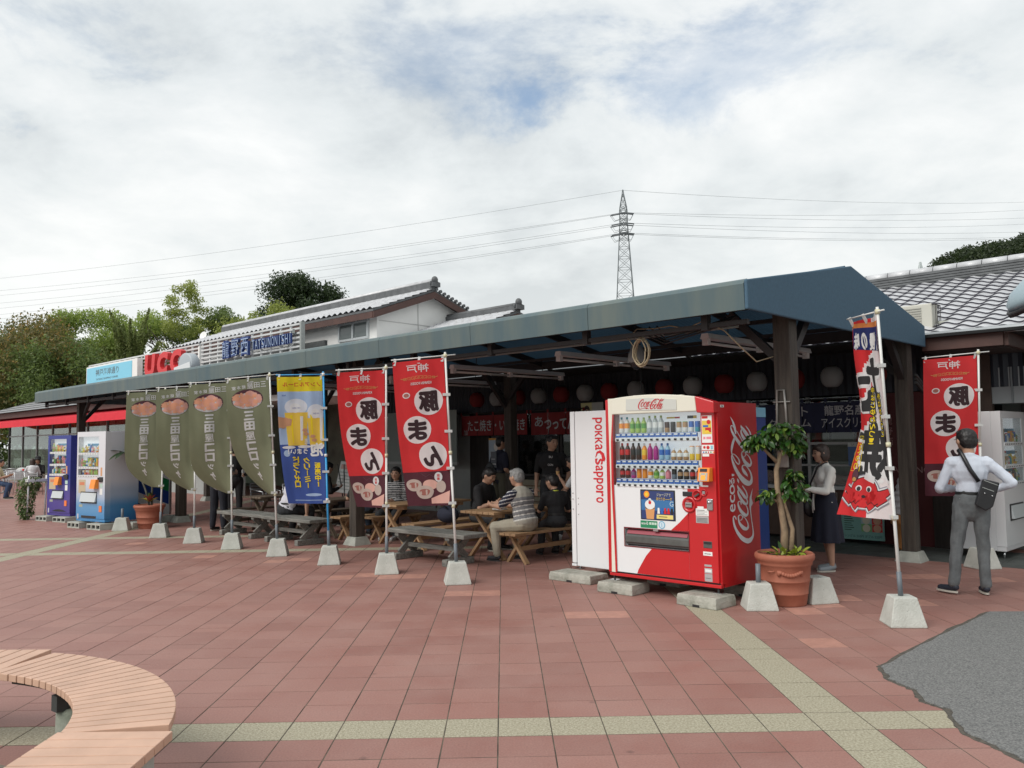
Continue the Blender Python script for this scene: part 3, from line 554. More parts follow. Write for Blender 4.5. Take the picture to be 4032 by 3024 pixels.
# ================================================================ slatted sign screens on the eave
M_SLATW = mat('white_screen_slat', (.56, .57, .57), .6, var=.08, scale=3)
def screen(label, x0, x1, z0, z1, n, posts):
    t = thing('sign_screen', label, 'sign screen', W(0, 5.40), RB, 'slatted screens on the roof edge')
    for i in range(n):
        z = z0 + (z1 - z0) * i / (n - 1); obj('slat', MB().box(x0, x1, -.012, .012, z - .026, z + .026, M_SLATW), t)
    for k in range(posts): x = x0 + .03 + (x1 - x0 - .06) * k / (posts - 1); obj('post', MB().box(x - .03, x + .03, .0125, .06, z0 - .5, z1 + .03, M_SLATW), t)
    return t
screen('white slatted screen behind the light blue sign and the red letters', -32.1, -22.3, 4.18, 4.93, 7, 20)
s2 = screen('longer white slatted screen behind the dark blue station style letters', -22.15, -16.2, 3.95, 4.95, 9, 12)
obj('end_post', MB().box(-16.2, -16.12, -.04, .08, 3.4, 5.0, M_GREYW), s2)
obj('end_post', MB().box(-22.25, -22.15, -.06, .06, 3.5, 4.85, M_WHITEW), s2)
# light blue sign
sg = thing('sign_board', 'light blue sign board with dark kanji and small capitals on the slatted screen', 'sign', W(-31.6, 5.2), RB)
obj('box', MB().box(0, 5.0, -.06, .14, 4.12, 4.82, mat('sign_white', (.78, .78, .76), .5)), sg, bev=.01)
obj('face', MB().box(.1, 4.55, -.075, -.061, 4.14, 4.76, mat('sign_sky_blue', (.20, .56, .74), .45)), sg)
P = Print(); K = ink('dark_slate', (.08, .12, .14)); P.text('神戸海岸通り', 2.2, 4.53, .27, K, w=2.3, off=.01); P.text('TATSUNO SHOPPING CORNER', 2.2, 4.27, .075, K, w=2.2, off=.01)
obj('lettering', P.xf(lambda a, b, o: (a, -.076 - o, b)), sg)
# solid letters
def solid(label, s, cat, x, z, h, w, m, th, off=.03, shear=0., pos=5.3, gl=None, nm='raised_letters'):
    t = thing(nm, label, cat, W(x, pos), RB); P = Print(); cw = w / len(s)
    for i, ch in enumerate(s):
        if ch == ' ': continue
        P = Print(); P.text(ch, (i + .5) * cw, z, h * (.95 if ch in 'I1' else 1), m, w=cw * (.22 if ch == 'I' else .80), off=off, shear=shear, raw=True)
        me = P.xf(lambda a, b, o: (a, 0, b)); k = len(me.v); bm = bmesh.new(); vs = [bm.verts.new(q) for q in me.v]
        for f in me.f:
            try: bm.faces.new([vs[i_] for i_ in f])
            except ValueError: pass
        bmesh.ops.remove_doubles(bm, verts=bm.verts, dist=.0005); r_ = bmesh.ops.extrude_face_region(bm, geom=bm.faces[:]); bmesh.ops.translate(bm, vec=(0, -th, 0), verts=[e_ for e_ in r_['geom'] if isinstance(e_, bmesh.types.BMVert)])
        m_ = bpy.data.meshes.new('letter'); bmesh.ops.recalc_face_normals(bm, faces=bm.faces); bm.to_mesh(m_); bm.free(); m_.materials.append(m); link('letter', m_, t)
        if gl:
            P2 = Print(); P2.text(ch, (i + .5) * cw, z, h * .82, gl, w=cw * (.12 if ch == 'I' else .72), off=-.012, shear=shear); obj('inner_line', P2.xf(lambda a, b, o: (a, -th - .004 - o, b)), t)
    return t
solid('big red block letters UCC standing on the slatted screen', 'UCC', 'sign letters', -26.1, 4.46, .78, 3.1, mat('letter_red', (.60, .03, .035), .45), .16, off=.055, shear=.1, pos=5.3)
solid('dark blue kanji letters on the long slatted screen', '龍野西', 'sign letters', -20.45, 4.56, .56, 1.75, mat('letter_blue', (.02, .05, .20), .4), .08, off=.02, gl=mat('letter_pale', (.35, .45, .62), .4))
solid('dark blue raised letters TATSUNONISHI on the long slatted screen', 'TATSUNONISHI', 'sign letters', -18.6, 4.56, .30, 2.2, MATS['letter_blue'], .06, off=.014, gl=MATS['letter_pale'])
# satellite dish / folded silver sign and white dish on the roof
dsh = thing('round_sign', 'pale grey disc shaped sign seen at an angle in front of the slatted screen', 'sign', W(-21.3, 4.75, 4.12), RB)
obj('disc', MB().lathe([(0, 0), (.35, 0), (.38, .03), (.38, .28), (.33, .30), (0, .30)], mat('disc_grey', (.36, .40, .43), .45), 30), dsh, rot=(R(90), 0, R(8)))
obj('lower_plate', MB().box(-.5, .6, -.40, -.36, -.3, .0, mat('disc_pale', (.62, .66, .68), .4)), dsh, rot=(0, R(-6), 0))
ds2 = thing('satellite_dish', 'small white satellite dish on the ridge left of the tiled roof', 'satellite dish', W(-28.0, 8.3, 6.0), RB)
obj('dish', MB().lathe([(0, 0), (.09, .012), (.17, .04), (.18, .05), (.165, .05), (0, .015)], MATS['sign_white'], 20), ds2, rot=(R(75), 0, R(20))); obj('mast', MB().tube([(0, .05, -.3), (0, .03, .05)], .02, M_STEEL, 6), ds2)
# ================================================================ lanterns
M_LW = mat('white_lantern_paper', (.36, .37, .37), .8, trans=.3); M_LR = mat('red_lantern_paper', (.27, .03, .03), .8, trans=.35)
def lantern(label, x, white):
    t = thing('paper_lantern', label, 'lantern', W(x, 5.5, 2.53), RB, 'round paper lanterns in a row')
    m = M_LW if white else M_LR; pr = []; n = 22
    for i in range(n + 1):
        a = math.pi * (.1 + .8 * i / n); r_ = .163 * math.sin(a) ** .8 * (1 + (.018 if i % 2 else -.012)); pr.append((r_, -.165 * math.cos(a)))
    obj('shade', MB().lathe(pr, m, 20), t)
    obj('ring', MB().lathe([(.07, .15), (.075, .15), (.075, .175), (.07, .175)], M_FRAME, 14), t); obj('ring', MB().lathe([(.07, -.175), (.075, -.175), (.075, -.15), (.07, -.15)], M_FRAME, 14), t)
    obj('cord', MB().tube([(0, 0, .16), (0, 0, .4)], .006, M_FRAME, 4), t)
LX = [-9.32, -8.71, -8.1, -7.52, -6.92, -6.32, -5.74, -5.13, -4.52, -3.95, -3.34, -2.75, -2.12, -1.52, -.88]
where = ['leftmost lantern, before the dark wall', 'just left of the inner post', 'half hidden behind the inner post', 'right of the inner post, above the red curtain', 'over the gap of the red curtains', 'under the first long light fitting', 'above the standing man in black', 'above the white machine side panel', 'over the left end of the red drinks machine', 'over the emblem of the red drinks machine', 'over the right corner of the red drinks machine', 'beside the near post, left of it', 'just right of the near post', 'lone big one above the ice cream curtain', 'behind the octopus flag at the end of the row']
for i, x in enumerate(LX): lantern(('white' if i % 2 else 'red') + ' paper lantern ' + where[i], x, i % 2)
obj('lantern_wire', MB().tube([(-13, 5.5, 2.93), (0, 5.5, 2.93)], .006, M_FRAME, 4), None, W(0, 0), RB, label='thin black wire carrying the row of paper lanterns', category='wire')
# ================================================================ fluorescent battens under the canopy
M_FIX = mat('light_batten_grey', (.62, .60, .60), .45)
fixt = None
for x, d0, tx in ((-1.08, 1.1, 'right of the cable coil, reaching past the near post'), (-3.3, 1.2, 'behind the camera dome, above the drinks machine'), (-5.52, 1.35, 'above the standing man in black, left of the dome'), (-7.72, 1.9, 'short looking one behind the right pork bun flag'), (-9.9, 1.6, 'above the blue beer flag')):
    lab = 'grey twin fluorescent batten ' + tx
    if fixt: again(fixt, W(x, d0, 2.72), RB - R(1), lab)
    else:
        fixt = thing('light_batten', lab, 'ceiling light', W(x, d0, 2.72), RB - R(1), 'fluorescent battens under the canopy')
        obj('housing', MB().prism([(-.06, .0), (.06, .0), (.04, .06), (-.04, .06)], 0, 2.5, M_FIX, 1), fixt)
        for y in (0, 1.2, 2.42): obj('end_cap', MB().box(-.035, .035, y, y + .06, -.07, -.001, M_FIX), fixt)
        for y in (.06, 1.26): obj('tube', MB().tube([(0, y, -.045), (0, y + 1.14, -.045)], .016, mat('unlit_tube', (.6, .6, .6), .3), 8), fixt)
        for y in (.5, 2): obj('hanger', MB().tube([(0, y, .06), (0, y, .25)], .006, M_STEEL, 4), fixt)
# camera dome, cable coil, wires
dm = thing('camera_dome', 'grey security camera dome hanging under the canopy front', 'camera', W(-2.17, 1.35, 2.56), RB)
obj('housing', MB().lathe([(.03, .22), (.06, .2), (.10, .10), (.115, 0), (.11, -.01)], mat('dome_grey', (.30, .32, .32), .5), 20), dm); obj('lens_dome', MB().lathe([(.085, -.01), (.075, -.06), (.04, -.09), (0, -.1)], mat('smoked', (.02, .02, .025), .1), 18), dm)
obj('mast', MB().tube([(0, 0, .2), (0, 0, .42)], .012, M_STEEL, 6), dm); obj('cord', MB().tube([(.05, 0, .35), (.06, 0, -.7), (.05, .02, -.95)], .006, M_FRAME, 4), dm)
cc = thing('cable_coil', 'beige cable coil hanging from the canopy edge above the drinks machine', 'cable', W(-1.37, .3, 2.59), RB)
q = MB(); random.seed(3)
for k in range(7):
    rx, rz, dx = random.uniform(.075, .10), random.uniform(.12, .155), random.uniform(-.02, .02); q.tube([(dx + rx * math.cos(a), random.uniform(-.01, .01) + .01 * k - .03, rz * math.sin(a) - .05) for a in [2 * math.pi * i / 22 for i in range(23)]], .0075, mat('beige_cable', (.36, .29, .19), .6), 6, caps=False)
obj('loops', q, cc); obj('tail', MB().tube([(-.08, 0, 0), (-.2, .05, .12), (-.12, .1, .22), (.1, .1, .2), (.3, .1, .21), (.5, .1, .16), (.7, .1, .22), (.9, .15, .1), (.98, .3, -.05), (1.05, .5, -.2), (1.15, .8, -.12)], .007, MATS['beige_cable'], 5), cc)
for k in range(4): obj('hanging_wire', MB().tube([(-1.3 - k * .1, .5, 2.83), (-1.2, .5, 2.72 - .03 * k), (-.8 + .1 * k, .52, 2.76), (-.4, .55, 2.84)], .009, MATS['black_pipe'], 5), cn)
# ================================================================ shop curtains (noren), posters, menus
def cloth_strip(mb, x0, x1, z0, z1, m, d=0., seed=0, amp=.012):
    n = 14; vs = []
    for j in range(5):
        z = z1 + (z0 - z1) * j / 4
        for i in range(n + 1): x = x0 + (x1 - x0) * i / n; vs.append((x, d + amp * (j / 4) * math.sin(i * 1.1 + seed), z))
    return mb.add(vs, [(j * (n + 1) + i, j * (n + 1) + i + 1, (j + 1) * (n + 1) + i + 1, (j + 1) * (n + 1) + i) for j in range(4) for i in range(n)], m, True)
def noren(label, x0, x1, z0, z1, npan, m, prt, d=5.8, hem=None):
    t = thing('shop_curtain', label, 'shop curtain', W(0, d), RB, 'cloth curtains over the shop windows'); w = (x1 - x0) / npan
    for i in range(npan): obj('curtain_panel', cloth_strip(MB(), x0 + i * w + .006, x0 + (i + 1) * w - .006, z0, z1, m, seed=i), t)
    for i in range(npan + 1): obj('hanging_loop', MB().box(x0 + i * w - .02, x0 + i * w + .02, -.012, .012, z1, z1 + .07, m), t)
    obj('rod', MB().tube([(x0 - .1, 0, z1 + .05), (x1 + .1, 0, z1 + .05)], .012, M_FRAME, 6), t)
    obj('lettering', prt.xf(lambda a, b, o: (a, -.016 - o, b)), t); return t
M_NR = mat('red_noren', (.24, .02, .022), .8, trans=.15); M_NB = mat('indigo_noren', (.022, .026, .062), .85, trans=.1); WH = ink('white', (.72, .72, .72)); RED = ink('red', (.62, .03, .035))
DW = ink('dim_white', (.42, .42, .43)); P = Print(); P.text('たこ焼き・いか焼き', -9.05, 1.98, .25, DW, w=1.75, off=.02); P.text('加', -10.0, 1.83, .12, DW)
noren('red curtain with white brush writing たこ焼き at the left snack window', -10.15, -8.12, 1.76, 2.2, 4, M_NR, P)
P = Print(); P.text('あ', -7.78, 2.02, .2, DW, w=.22, off=.03); P.text('つってんべ', -7.12, 1.97, .22, DW, w=1.0, off=.04)
noren('red curtain with white writing right of the inner post, behind the white machine', -8.02, -6.6, 1.75, 2.2, 3, M_NR, P)
P = Print(); P.text('ソフト', -2.32, 2.03, .15, ink('grey_white', (.42, .42, .44)), w=.55, off=.02); P.text('クリーム', -2.36, 1.85, .13, MATS['ink_grey_white'], w=.72, off=.02); P.text('龍野名産', -1.47, 2.03, .16, MATS['ink_grey_white'], w=.62, off=.012); P.text('アイスクリーム', -1.42, 1.84, .15, MATS['ink_grey_white'], w=.82, off=.02)
noren('dark indigo curtain with pale writing over the ice cream counter', -2.9, -1.0, 1.69, 2.16, 5, M_NB, P)
def poster(label, x, z, w, h, d, base, fn, cat='poster', th=.008):
    t = thing('poster', label, cat, W(x, d, z), RB); obj('sheet', MB().box(0, w, 0, th, 0, h, base), t)
    P = Print(); fn(P, w, h); obj('printing', P.xf(lambda a, b, o: (a, -.001 - o, b)), t); return t
C_ = lambda n, c: ink(n, c)
def p_beer(P, w, h):
    P.rect(0, w, 0, h, C_('pale_sky', (.42, .50, .58))); P.rect(0, w, 0, h * .2, C_('off_white', (.6, .6, .58)), 2); P.rect(0, w, h * .94, h, C_('amber', (.72, .34, .05)), 2)
    for x in (.28, .68): P.poly([(w * (x - .17), h * .5), (w * (x + .17), h * .5), (w * (x + .12), h * .24), (w * (x - .12), h * .24)], C_('amber', 0), 3); P.disc(w * x, h * .52, w * .17, C_('foam', (.75, .72, .66)), 4, h * .05)
    P.text('ドライゼロ クリーミー', w / 2, h * .1, h * .05, C_('ink_black', (.03, .03, .03)), 5, w * .8); P.disc(w * .5, h * .74, w * .2, C_('foam', 0), 3)
poster('beer poster with two amber glasses on the left snack window', -9.47, .98, .52, .72, 5.99, MATS['sign_white'], p_beer)
KB = C_('ink_black', (.03, .03, .03))
mn = thing('menu_board', 'red framed board with four white vertical menu strips below the left snack window', 'menu board', W(-9.56, 5.98, .16), RB)
obj('frame', MB().box(0, 1.0, 0, .04, 0, .70, mat('menu_red', (.35, .02, .02), .6)), mn)
for k, s_ in enumerate(['玉子入りたこやき', '玉子入りいか焼き', 'いか焼き', 'たこ焼き']):
    q = obj('menu_strip', MB().box(.04 + k * .24, .22 + k * .24, -.012, -.001, .04, .66, MATS['sign_white']), mn); P = Print(); P.column(s_, .13 + k * .24, .60, .07, KB, w=.1, off=.02); obj('lettering', P.xf(lambda a, b, o: (a, -.013 - o, b)), q)
poster('beige notice sheet right of the red framed menu board', -8.5, .15, .8, .66, 6.0, mat('beige_sheet', (.35, .32, .24), .7), lambda P, w, h: [P.rect(.05, w - .05, .08 + k * .11, .11 + k * .11, C_('brownish', (.2, .14, .09))) for k in range(5)])
def p_face(P, w, h):
    P.rect(0, w, 0, h, C_('pale_yellow', (.62, .60, .30))); P.rect(w * .5, w, 0, h, C_('pale_grey', (.45, .48, .46)), 2); P.disc(w * .27, h * .35, w * .17, C_('hair_ink', (.09, .07, .06)), 3, h * .5); P.disc(w * .27, h * .3, w * .11, C_('skin_ink', (.55, .38, .28)), 4, h * .35); P.text('KOTSU', w * .78, h * .45, h * .1, KB, 4, w * .3)
poster('yellow and grey poster with a face peeping over the white machine', -6.72, 2.0, .55, .36, 5.86, MATS['sign_white'], p_face)
def p_ice(P, w, h):
    P.rect(0, w, 0, h, C_('mint', (.20, .42, .38))); P.text('アイスクリーム', w * .42, h * .9, h * .09, RED, 2, w * .5)
    for k in range(7): P.rect(w * .07, w * (.24 + .03 * (k % 3)), h * (.76 - k * .075), h * (.775 - k * .075) + .006, C_('dark_green', (.02, .08, .05)), 2)
    for i, (c, q) in enumerate((('sky', (.35, .5, .55)), ('red', 0), ('grass', (.2, .45, .15)), ('red', 0))):
        x, y = w * (.47 + .25 * (i % 2)), h * (.55 - .27 * (i // 2)); P.rect(x, x + w * .24, y, y + h * .26, C_(c, q), 3); P.disc(x + w * .12, y + h * .12, w * .09, C_('scoop%d' % (i % 2), (.66, .64, .5) if not i % 2 else (.62, .34, .22)), 4)
    P.text('シングル 310円 ダブル 520円', w * .5, h * .12, h * .10, KB, 3, w * .88, off=.02)
poster('mint green ice cream price poster with scoops, 310 and 520 yen, below the counter', -1.62, .06, .64, .44, 5.88, MATS['sign_white'], p_ice)
def p_cone(P, w, h):
    P.rect(0, w, 0, h, C_('brown_bg', (.10, .06, .045))); P.poly([(w * .3, h * .5), (w * .7, h * .5), (w * .58, h * .03), (w * .42, h * .03)], C_('waffle', (.55, .36, .18)), 2)
    for k in range(4): P.disc(w * .5, h * (.55 + .1 * k), w * (.24 - .055 * k), C_('cream', (.72, .70, .66)), 3 + k, h * .07)
poster('small picture of a white soft ice in a cup beside the woman', -1.86, .06, .2, .3, 5.88, MATS['sign_white'], p_cone)
poster('larger brown picture of a soft ice cone under the counter, behind the woman', -2.0, .40, .32, .36, 5.89, MATS['sign_white'], p_cone)
def p_list(P, w, h):
    P.rect(0, w, 0, h, C_('near_black', (.02, .02, .02)))
    for k in range(7): P.disc(w * .3, h * (.9 - .13 * k), w * .12, WH, 2); P.disc(w * .62, h * (.9 - .13 * k), w * .14, C_('pale_grey', 0), 2)
poster('narrow black list with white dots left of the woman', -2.42, .04, .17, .42, 5.88, MATS['sign_white'], p_list)
def p_soft(P, w, h):
    P.rect(0, w, 0, h, C_('blue_bg', (.06, .13, .3))); P.rect(0, w, h * .82, h, C_('pale_grey', 0), 2); P.text('ソフト', w * .5, h * .91, h * .1, KB, 3, w * .7); P.poly([(w * .35, h * .4), (w * .65, h * .4), (w * .5, h * .08)], C_('waffle', 0), 2); P.disc(w * .5, h * .48, w * .2, C_('cream', 0), 3)
poster('small blue soft ice poster in the counter window left of the octopus flag', -1.52, 1.17, .3, .36, 6.0, MATS['sign_white'], p_soft)
P = Print(); P.text('TATSUNO', -.66, 1.12, .09, C_('faint', (.34, .2, .19)), w=.62, off=.005); P.column('龍野西', -.92, 1.85, .12, C_('faint', 0), gap=1.3)
obj('wall_lettering', P.xf(lambda a, b, o: (a, 6.068 - o, b)), sh)
# big soft ice cone model
sc_ = thing('soft_ice_model', 'tall soft ice cone display model of white swirl in orange cone beside the far post', 'display model', W(-.62, 5.62, 0), RB)
sw = MB(); nn = 22; turns = 6
sw.lathe([(0, .50)] + [(.17 * (1 - .8 * (k / 60.)) * (1 + .13 * math.sin(k / 60. * turns * 2 * math.pi)), .50 + .55 * k / 60.) for k in range(61)] + [(0, 1.12)], mat('soft_white', (.66, .67, .68), .4), nn)
obj('swirl', sw, sc_); obj('cone', MB().lathe([(0, 0), (.10, 0), (.10, .04), (.09, .06), (.13, .34), (.165, .36), (.17, .50), (.15, .51), (0, .51)], mat('cone_orange', (.48, .20, .06), .6), 22), sc_)
# metal dustpan hanging on the near post
dp = thing('hanging_dustpan', 'old metal dustpan with long looped handle hanging on the near post', 'dustpan', W(-.15, 1.1, 1.32) + Vector((0, 0, 0)), RB)
gm = mat('worn_metal', (.30, .29, .27), .5, .5, var=.3)
obj('pan', MB().box(-.075, .045, -.125, -.10, 0, .30, gm), dp, bev=.006); obj('handle', MB().tube([(-.07, -.11, .3), (-.06, -.11, .62), (-.05, -.11, .78), (.02, -.11, .78), (.03, -.11, .62), (.04, -.11, .3)], .012, gm, 6), dp); obj('hook', MB().tube([(-.1, -.11, .66), (.08, -.11, .66)], .008, gm, 5), dp)
# ================================================================ pylons and wires
M_PYL = mat('galvanised_lattice', (.17, .19, .20), .6, .3)
def pylon(label, x, y, H_, base, zc, arms, rz=0., r=.12, haze_mat=None):
    t = thing('pylon', label, 'pylon', (x, y, zc), rz); m = haze_mat or M_PYL
    def hw(z): f = z / H_; w_ = max(base * (1 - .9 * f), base * .22); return w_ if f < .92 else w_ * max(.06, (1 - f) / .08)
    lg = MB(); br = MB(); Z = [0]; 
    while Z[-1] < H_ * .995: Z.append(min(H_, Z[-1] + max(hw(Z[-1]) * 1.7, H_ * .022)))
    cs = ((-1, -1), (1, -1), (1, 1), (-1, 1))
    for a, b_ in zip(Z, Z[1:]):
        h0, h1 = hw(a), hw(b_)
        for i in range(4):
            p, q = cs[i], cs[(i + 1) % 4]
            lg.beam((p[0] * h0, p[1] * h0, a), (p[0] * h1, p[1] * h1, b_), r * 1.5, r * 1.5, m)
            br.beam((p[0] * h0, p[1] * h0, a), (q[0] * h1, q[1] * h1, b_), r * .8, r * .8, m); br.beam((q[0] * h0, q[1] * h0, a), (p[0] * h1, p[1] * h1, b_), r * .8, r * .8, m)
            br.beam((p[0] * h1, p[1] * h1, b_), (q[0] * h1, q[1] * h1, b_), r * .8, r * .8, m)
    obj('leg_frame', lg, t); obj('lattice', br, t)
    for z, L in arms:
        am = MB()
        for s_ in (-1, 1):
            w_ = hw(z)
            for y_ in (-w_, w_): am.beam((s_ * w_, y_, z + .5), (s_ * L, 0, z + .4), r, r, m); am.beam((s_ * w_, y_, z + 1.3), (s_ * L, 0, z + .4), r, r, m)
        obj('crossarm', am, t)
    return t
pylon('tall lattice pylon rising behind the middle of the blue canopy', 30.3, 200, 63.1, 4.2, 0, [(57.3, 2.6), (54.5, 2.8), (51.8, 3.0)], R(82), .10)
pylon('tiny pale pylon far off beside the wooded hill', 265, 514, 111, 7, 0, [(104, 7), (97, 8), (90, 8)], 0, .55, mat('hazed_lattice', (.42, .46, .46), .7))  # lattice colour paled to carry the haze of distance
M_WIRE = mat('power_wire', (.24, .26, .27), .6)
def wire(p, q, sag, r):
    p, q = Vector(p), Vector(q); return [p.lerp(q, i / 24) - Vector((0, 0, 4 * sag * (i / 24) * (1 - i / 24))) for i in range(25)]
wl = thing('power_lines', 'seven thin power lines sweeping down to the left from the tall pylon', 'power lines', (0, 0, 0))
wr = thing('power_lines', 'seven thin power lines running nearly level to the right from the tall pylon', 'power lines', (0, 0, 0))
zs = [58.0, 56.6, 55.4, 53.8, 52.9, 51.5]; zl = [62.11, 60.3, 57.5, 55.6, 53.3, 51.7]; zr = [86.6, 83.6, 81.3, 78.4, 76.6, 76.0]
for i in range(6):
    off = 2.2 * (-1 if i % 2 else 1)
    a = Vector((30.3 + off * .2, 200 + off, zs[i])); b_ = Vector((-182.2, 300, zl[i])); b2 = a + (b_ - a) * 1.5
    obj('wire', MB().tube(wire(a, b2, 3.5, 0),   .036, M_WIRE, 4, caps=False), wl)
    c_ = Vector((194.3, 300, zr[i])); c2 = a + (c_ - a) * 1.4; obj('wire', MB().tube(wire(a, c2, 2.5, 0),   .036, M_WIRE, 4, caps=False), wr)
    for e_, root in ((b2, wl), (c2, wr)):
        dr = (e_ - a).normalized(); obj('insulator', MB().tube([a, a + dr * 3.2 - Vector((0, 0, .25))], .16, mat('insulator', (.10, .11, .12), .4), 6), root)
        obj('jumper', MB().tube([a + dr * 3.2 - Vector((0, 0, .3)), a + dr * 2.2 - Vector((0, 0, 1.8)), a - Vector((0, 0, 1.3))], .06, M_WIRE, 5), root)
for e_, root in (((-182, 300, 66), wl), ((194.7, 300, 90), wr)): a = Vector((30.3, 200, 63)); obj('wire', MB().tube(wire(a, a + (Vector(e_) - a) * 1.4, 3, 0), .035, M_WIRE, 4, caps=False), root)
# ================================================================ foliage
def leafmat(name, c1, c2, c3=None):
    if name in MATS: return MATS[name]
    m = bpy.data.materials.new(name); m.use_nodes = True; t = m.node_tree; b = t.nodes['Principled BSDF']; n = t.nodes.new; L = t.links.new
    k_ = 1 if name in ('leaf_dark_green', 'leaf_hill') else 1.25; c1, c2, c3 = (tuple(x * k_ for x in c) if c else None for c in (c1, c2, c3)); g = n('ShaderNodeNewGeometry'); r = n('ShaderNodeValToRGB'); e = r.color_ramp.elements; e[0].color = (*c1, 1); e[1].color = (*c2, 1)
    if c3: x = e.new(.8); x.color = (*c2, 1); e[-1].color = (*c3, 1)
    L(g.outputs['Random Per Island'], r.inputs[0]); L(r.outputs[0], b.inputs['Base Color']); b.inputs['Roughness'].default_value = .5
    tr = n('ShaderNodeBsdfTranslucent'); L(r.outputs[0], tr.inputs[0]); ms = n('ShaderNodeMixShader'); ms.inputs[0].default_value = .5
    L(b.outputs[0], ms.inputs[1]); L(tr.outputs[0], ms.inputs[2]); L(ms.outputs[0], t.nodes['Material Output'].inputs[0]); MATS[name] = m; return m
def leaf_cloud(centers, radii, n, size, m, rng, shell=.55, pw=.66):
    """leaf quads spread through several lobes, denser at the lobes' outside"""
    k = rng.choice(len(centers), n, p=np.array(radii).prod(1) ** pw / (np.array(radii).prod(1) ** pw).sum()); c = np.array(centers)[k]; rr = np.array(radii)[k]
    d = rng.normal(size=(n, 3)); d /= np.linalg.norm(d, axis=1)[:, None]; f = (shell + (1 - shell) * rng.random(n) ** .7)[:, None]
    p = c + d * rr * f * (1 + .16 * np.sin(d[:, :1] * 7 + k[:, None]) + .12 * np.sin(d[:, 2:] * 11 + k[:, None] * 2))
    a = rng.normal(size=(n, 3)); a += d * .6; a /= np.linalg.norm(a, axis=1)[:, None]; b_ = np.cross(a, rng.normal(size=(n, 3))); b_ /= np.linalg.norm(b_, axis=1)[:, None]; c_ = np.cross(a, b_)
    s_ = size * (.6 + .8 * rng.random(n))[:, None]; V = np.empty((n, 4, 3)); V[:, 0] = p - b_ * s_; V[:, 1] = p - c_ * s_ * .45; V[:, 2] = p + b_ * s_; V[:, 3] = p + c_ * s_ * .45
    me = bpy.data.meshes.new('crown'); me.vertices.add(4 * n); me.vertices.foreach_set('co', V.ravel()); me.loops.add(4 * n); me.loops.foreach_set('vertex_index', np.arange(4 * n)); me.polygons.add(n)
    me.polygons.foreach_set('loop_start', np.arange(0, 4 * n, 4)); me.polygons.foreach_set('loop_total', np.full(n, 4)); me.update(calc_edges=True); me.materials.append(m); return me
def limbs(q, p, d, L, r, depth, rng, m, spread=.7, tips=None):
    n = 4; pts = [p]; dd = Vector(d).normalized()
    for i in range(n): dd = (dd + Vector(rng.normal(size=3)) * .12 + Vector((0, 0, .04))).normalized(); pts.append(pts[-1] + dd * L / n)
    q.tube(pts, [r * (1 - .45 * i / n) for i in range(n + 1)], m, 7 if depth > 1 else 5, caps=False)
    if tips is not None: tips.append(pts[-1])
    if depth > 0:
        for k in range(rng.integers(2, 4)):
            nd = (dd + Vector(rng.normal(size=3)) * spread); nd.z = abs(nd.z) * .8 + .1; limbs(q, pts[-1 - (k % 2)], nd, L * .68, r * .55, depth - 1, rng, m, spread, tips)
M_BARK = mat('bark', (.06, .045, .035), .9, var=.4, scale=6, bump=.8)
def tree(label, x, y, h, w, leaf, nlobe, nleaf, size, seed, trunk_h=.3, lobe=.34, wy=None, top=1., shape='round', z0=0., kind='broadleaf_tree', grp='trees behind the shops'):
    h *= 1.23; rng = np.random.default_rng(seed); t = thing(kind, label, 'tree', (x, y, z0), 0, grp); q = MB(); tips = []
    limbs(q, Vector((0, 0, -.3)), (0, 0, 1), h * trunk_h, h * .016, 0, rng, M_BARK)
    for k in range(5):
        a = 2 * math.pi * k / 5 + rng.random(); limbs(q, Vector((0, 0, h * trunk_h * .9)), (math.cos(a) * .6, math.sin(a) * .6, 1), h * .22, h * .008, 2, rng, M_BARK, .6, tips)
    obj('trunk', q, t); C = []; Rd = []; wy = wy or w
    nlobe = int(nlobe * 1.7)
    for i in range(nlobe):
        a = rng.random() * 2 * math.pi; rr = rng.random() ** .5
        if shape == 'round': zz_ = rng.uniform(-.9, 1); f = math.sqrt(max(0, 1 - zz_ * zz_ * .9)); c = (w / 2 * rr * f * math.cos(a), wy / 2 * rr * f * math.sin(a), h * (.58 + .34 * zz_))
        elif shape == 'cone': zz_ = rng.random(); f = (1 - zz_) ** .8; c = (w / 2 * rr * f * math.cos(a), wy / 2 * rr * f * math.sin(a), h * (.25 + .7 * zz_))
        C.append(c); s_ = rng.uniform(.6, 1.25) * lobe * min(w, h) * .5; Rd.append((s_, s_, s_ * .8))
    link('crown', leaf_cloud(C, Rd, int(nleaf * 1.5), size * .8, leaf, rng, shell=.25), t); return t
LG1 = leafmat('leaf_dull_green', (.065, .105, .03), (.165, .22, .06)); LG2 = leafmat('leaf_bright_green', (.14, .20, .04), (.32, .40, .10)); LG3 = leafmat('leaf_dark_green', (.020, .040, .016), (.062, .095, .034))
LO = leafmat('leaf_turning_brown', (.07, .09, .028), (.19, .16, .055), (.36, .22, .07)); LY = leafmat('leaf_yellow_green', (.16, .20, .045), (.34, .38, .10))
def at(px, Y): return (px - 1087) / 1789 * Y            # pixel column of the photograph (2212 wide) to world X at depth Y
def T(lab, x, y, h, w, *a, **k): px = x / y * 1789 + 1087; q = (y + 20) / y; return tree(lab, at(px, y + 20), y + 20, 1.3 + (h - 1.3) * q, w * q, *a, **k)
T('big brownish tree with turning leaves at the far left', at(70, 44), 44, 7.2, 8.6, LO, 40, 30000, .15, 11, .25, .30)
T('dark green tree filling the left edge behind the brownish tree', at(-20, 47), 47, 7.0, 7.5, LG1, 34, 22000, .16, 12, .25, .32)
T('green lower tree just above the cafe roof', at(130, 42), 42, 5.8, 7.5, LG1, 34, 22000, .14, 13, .2, .32)
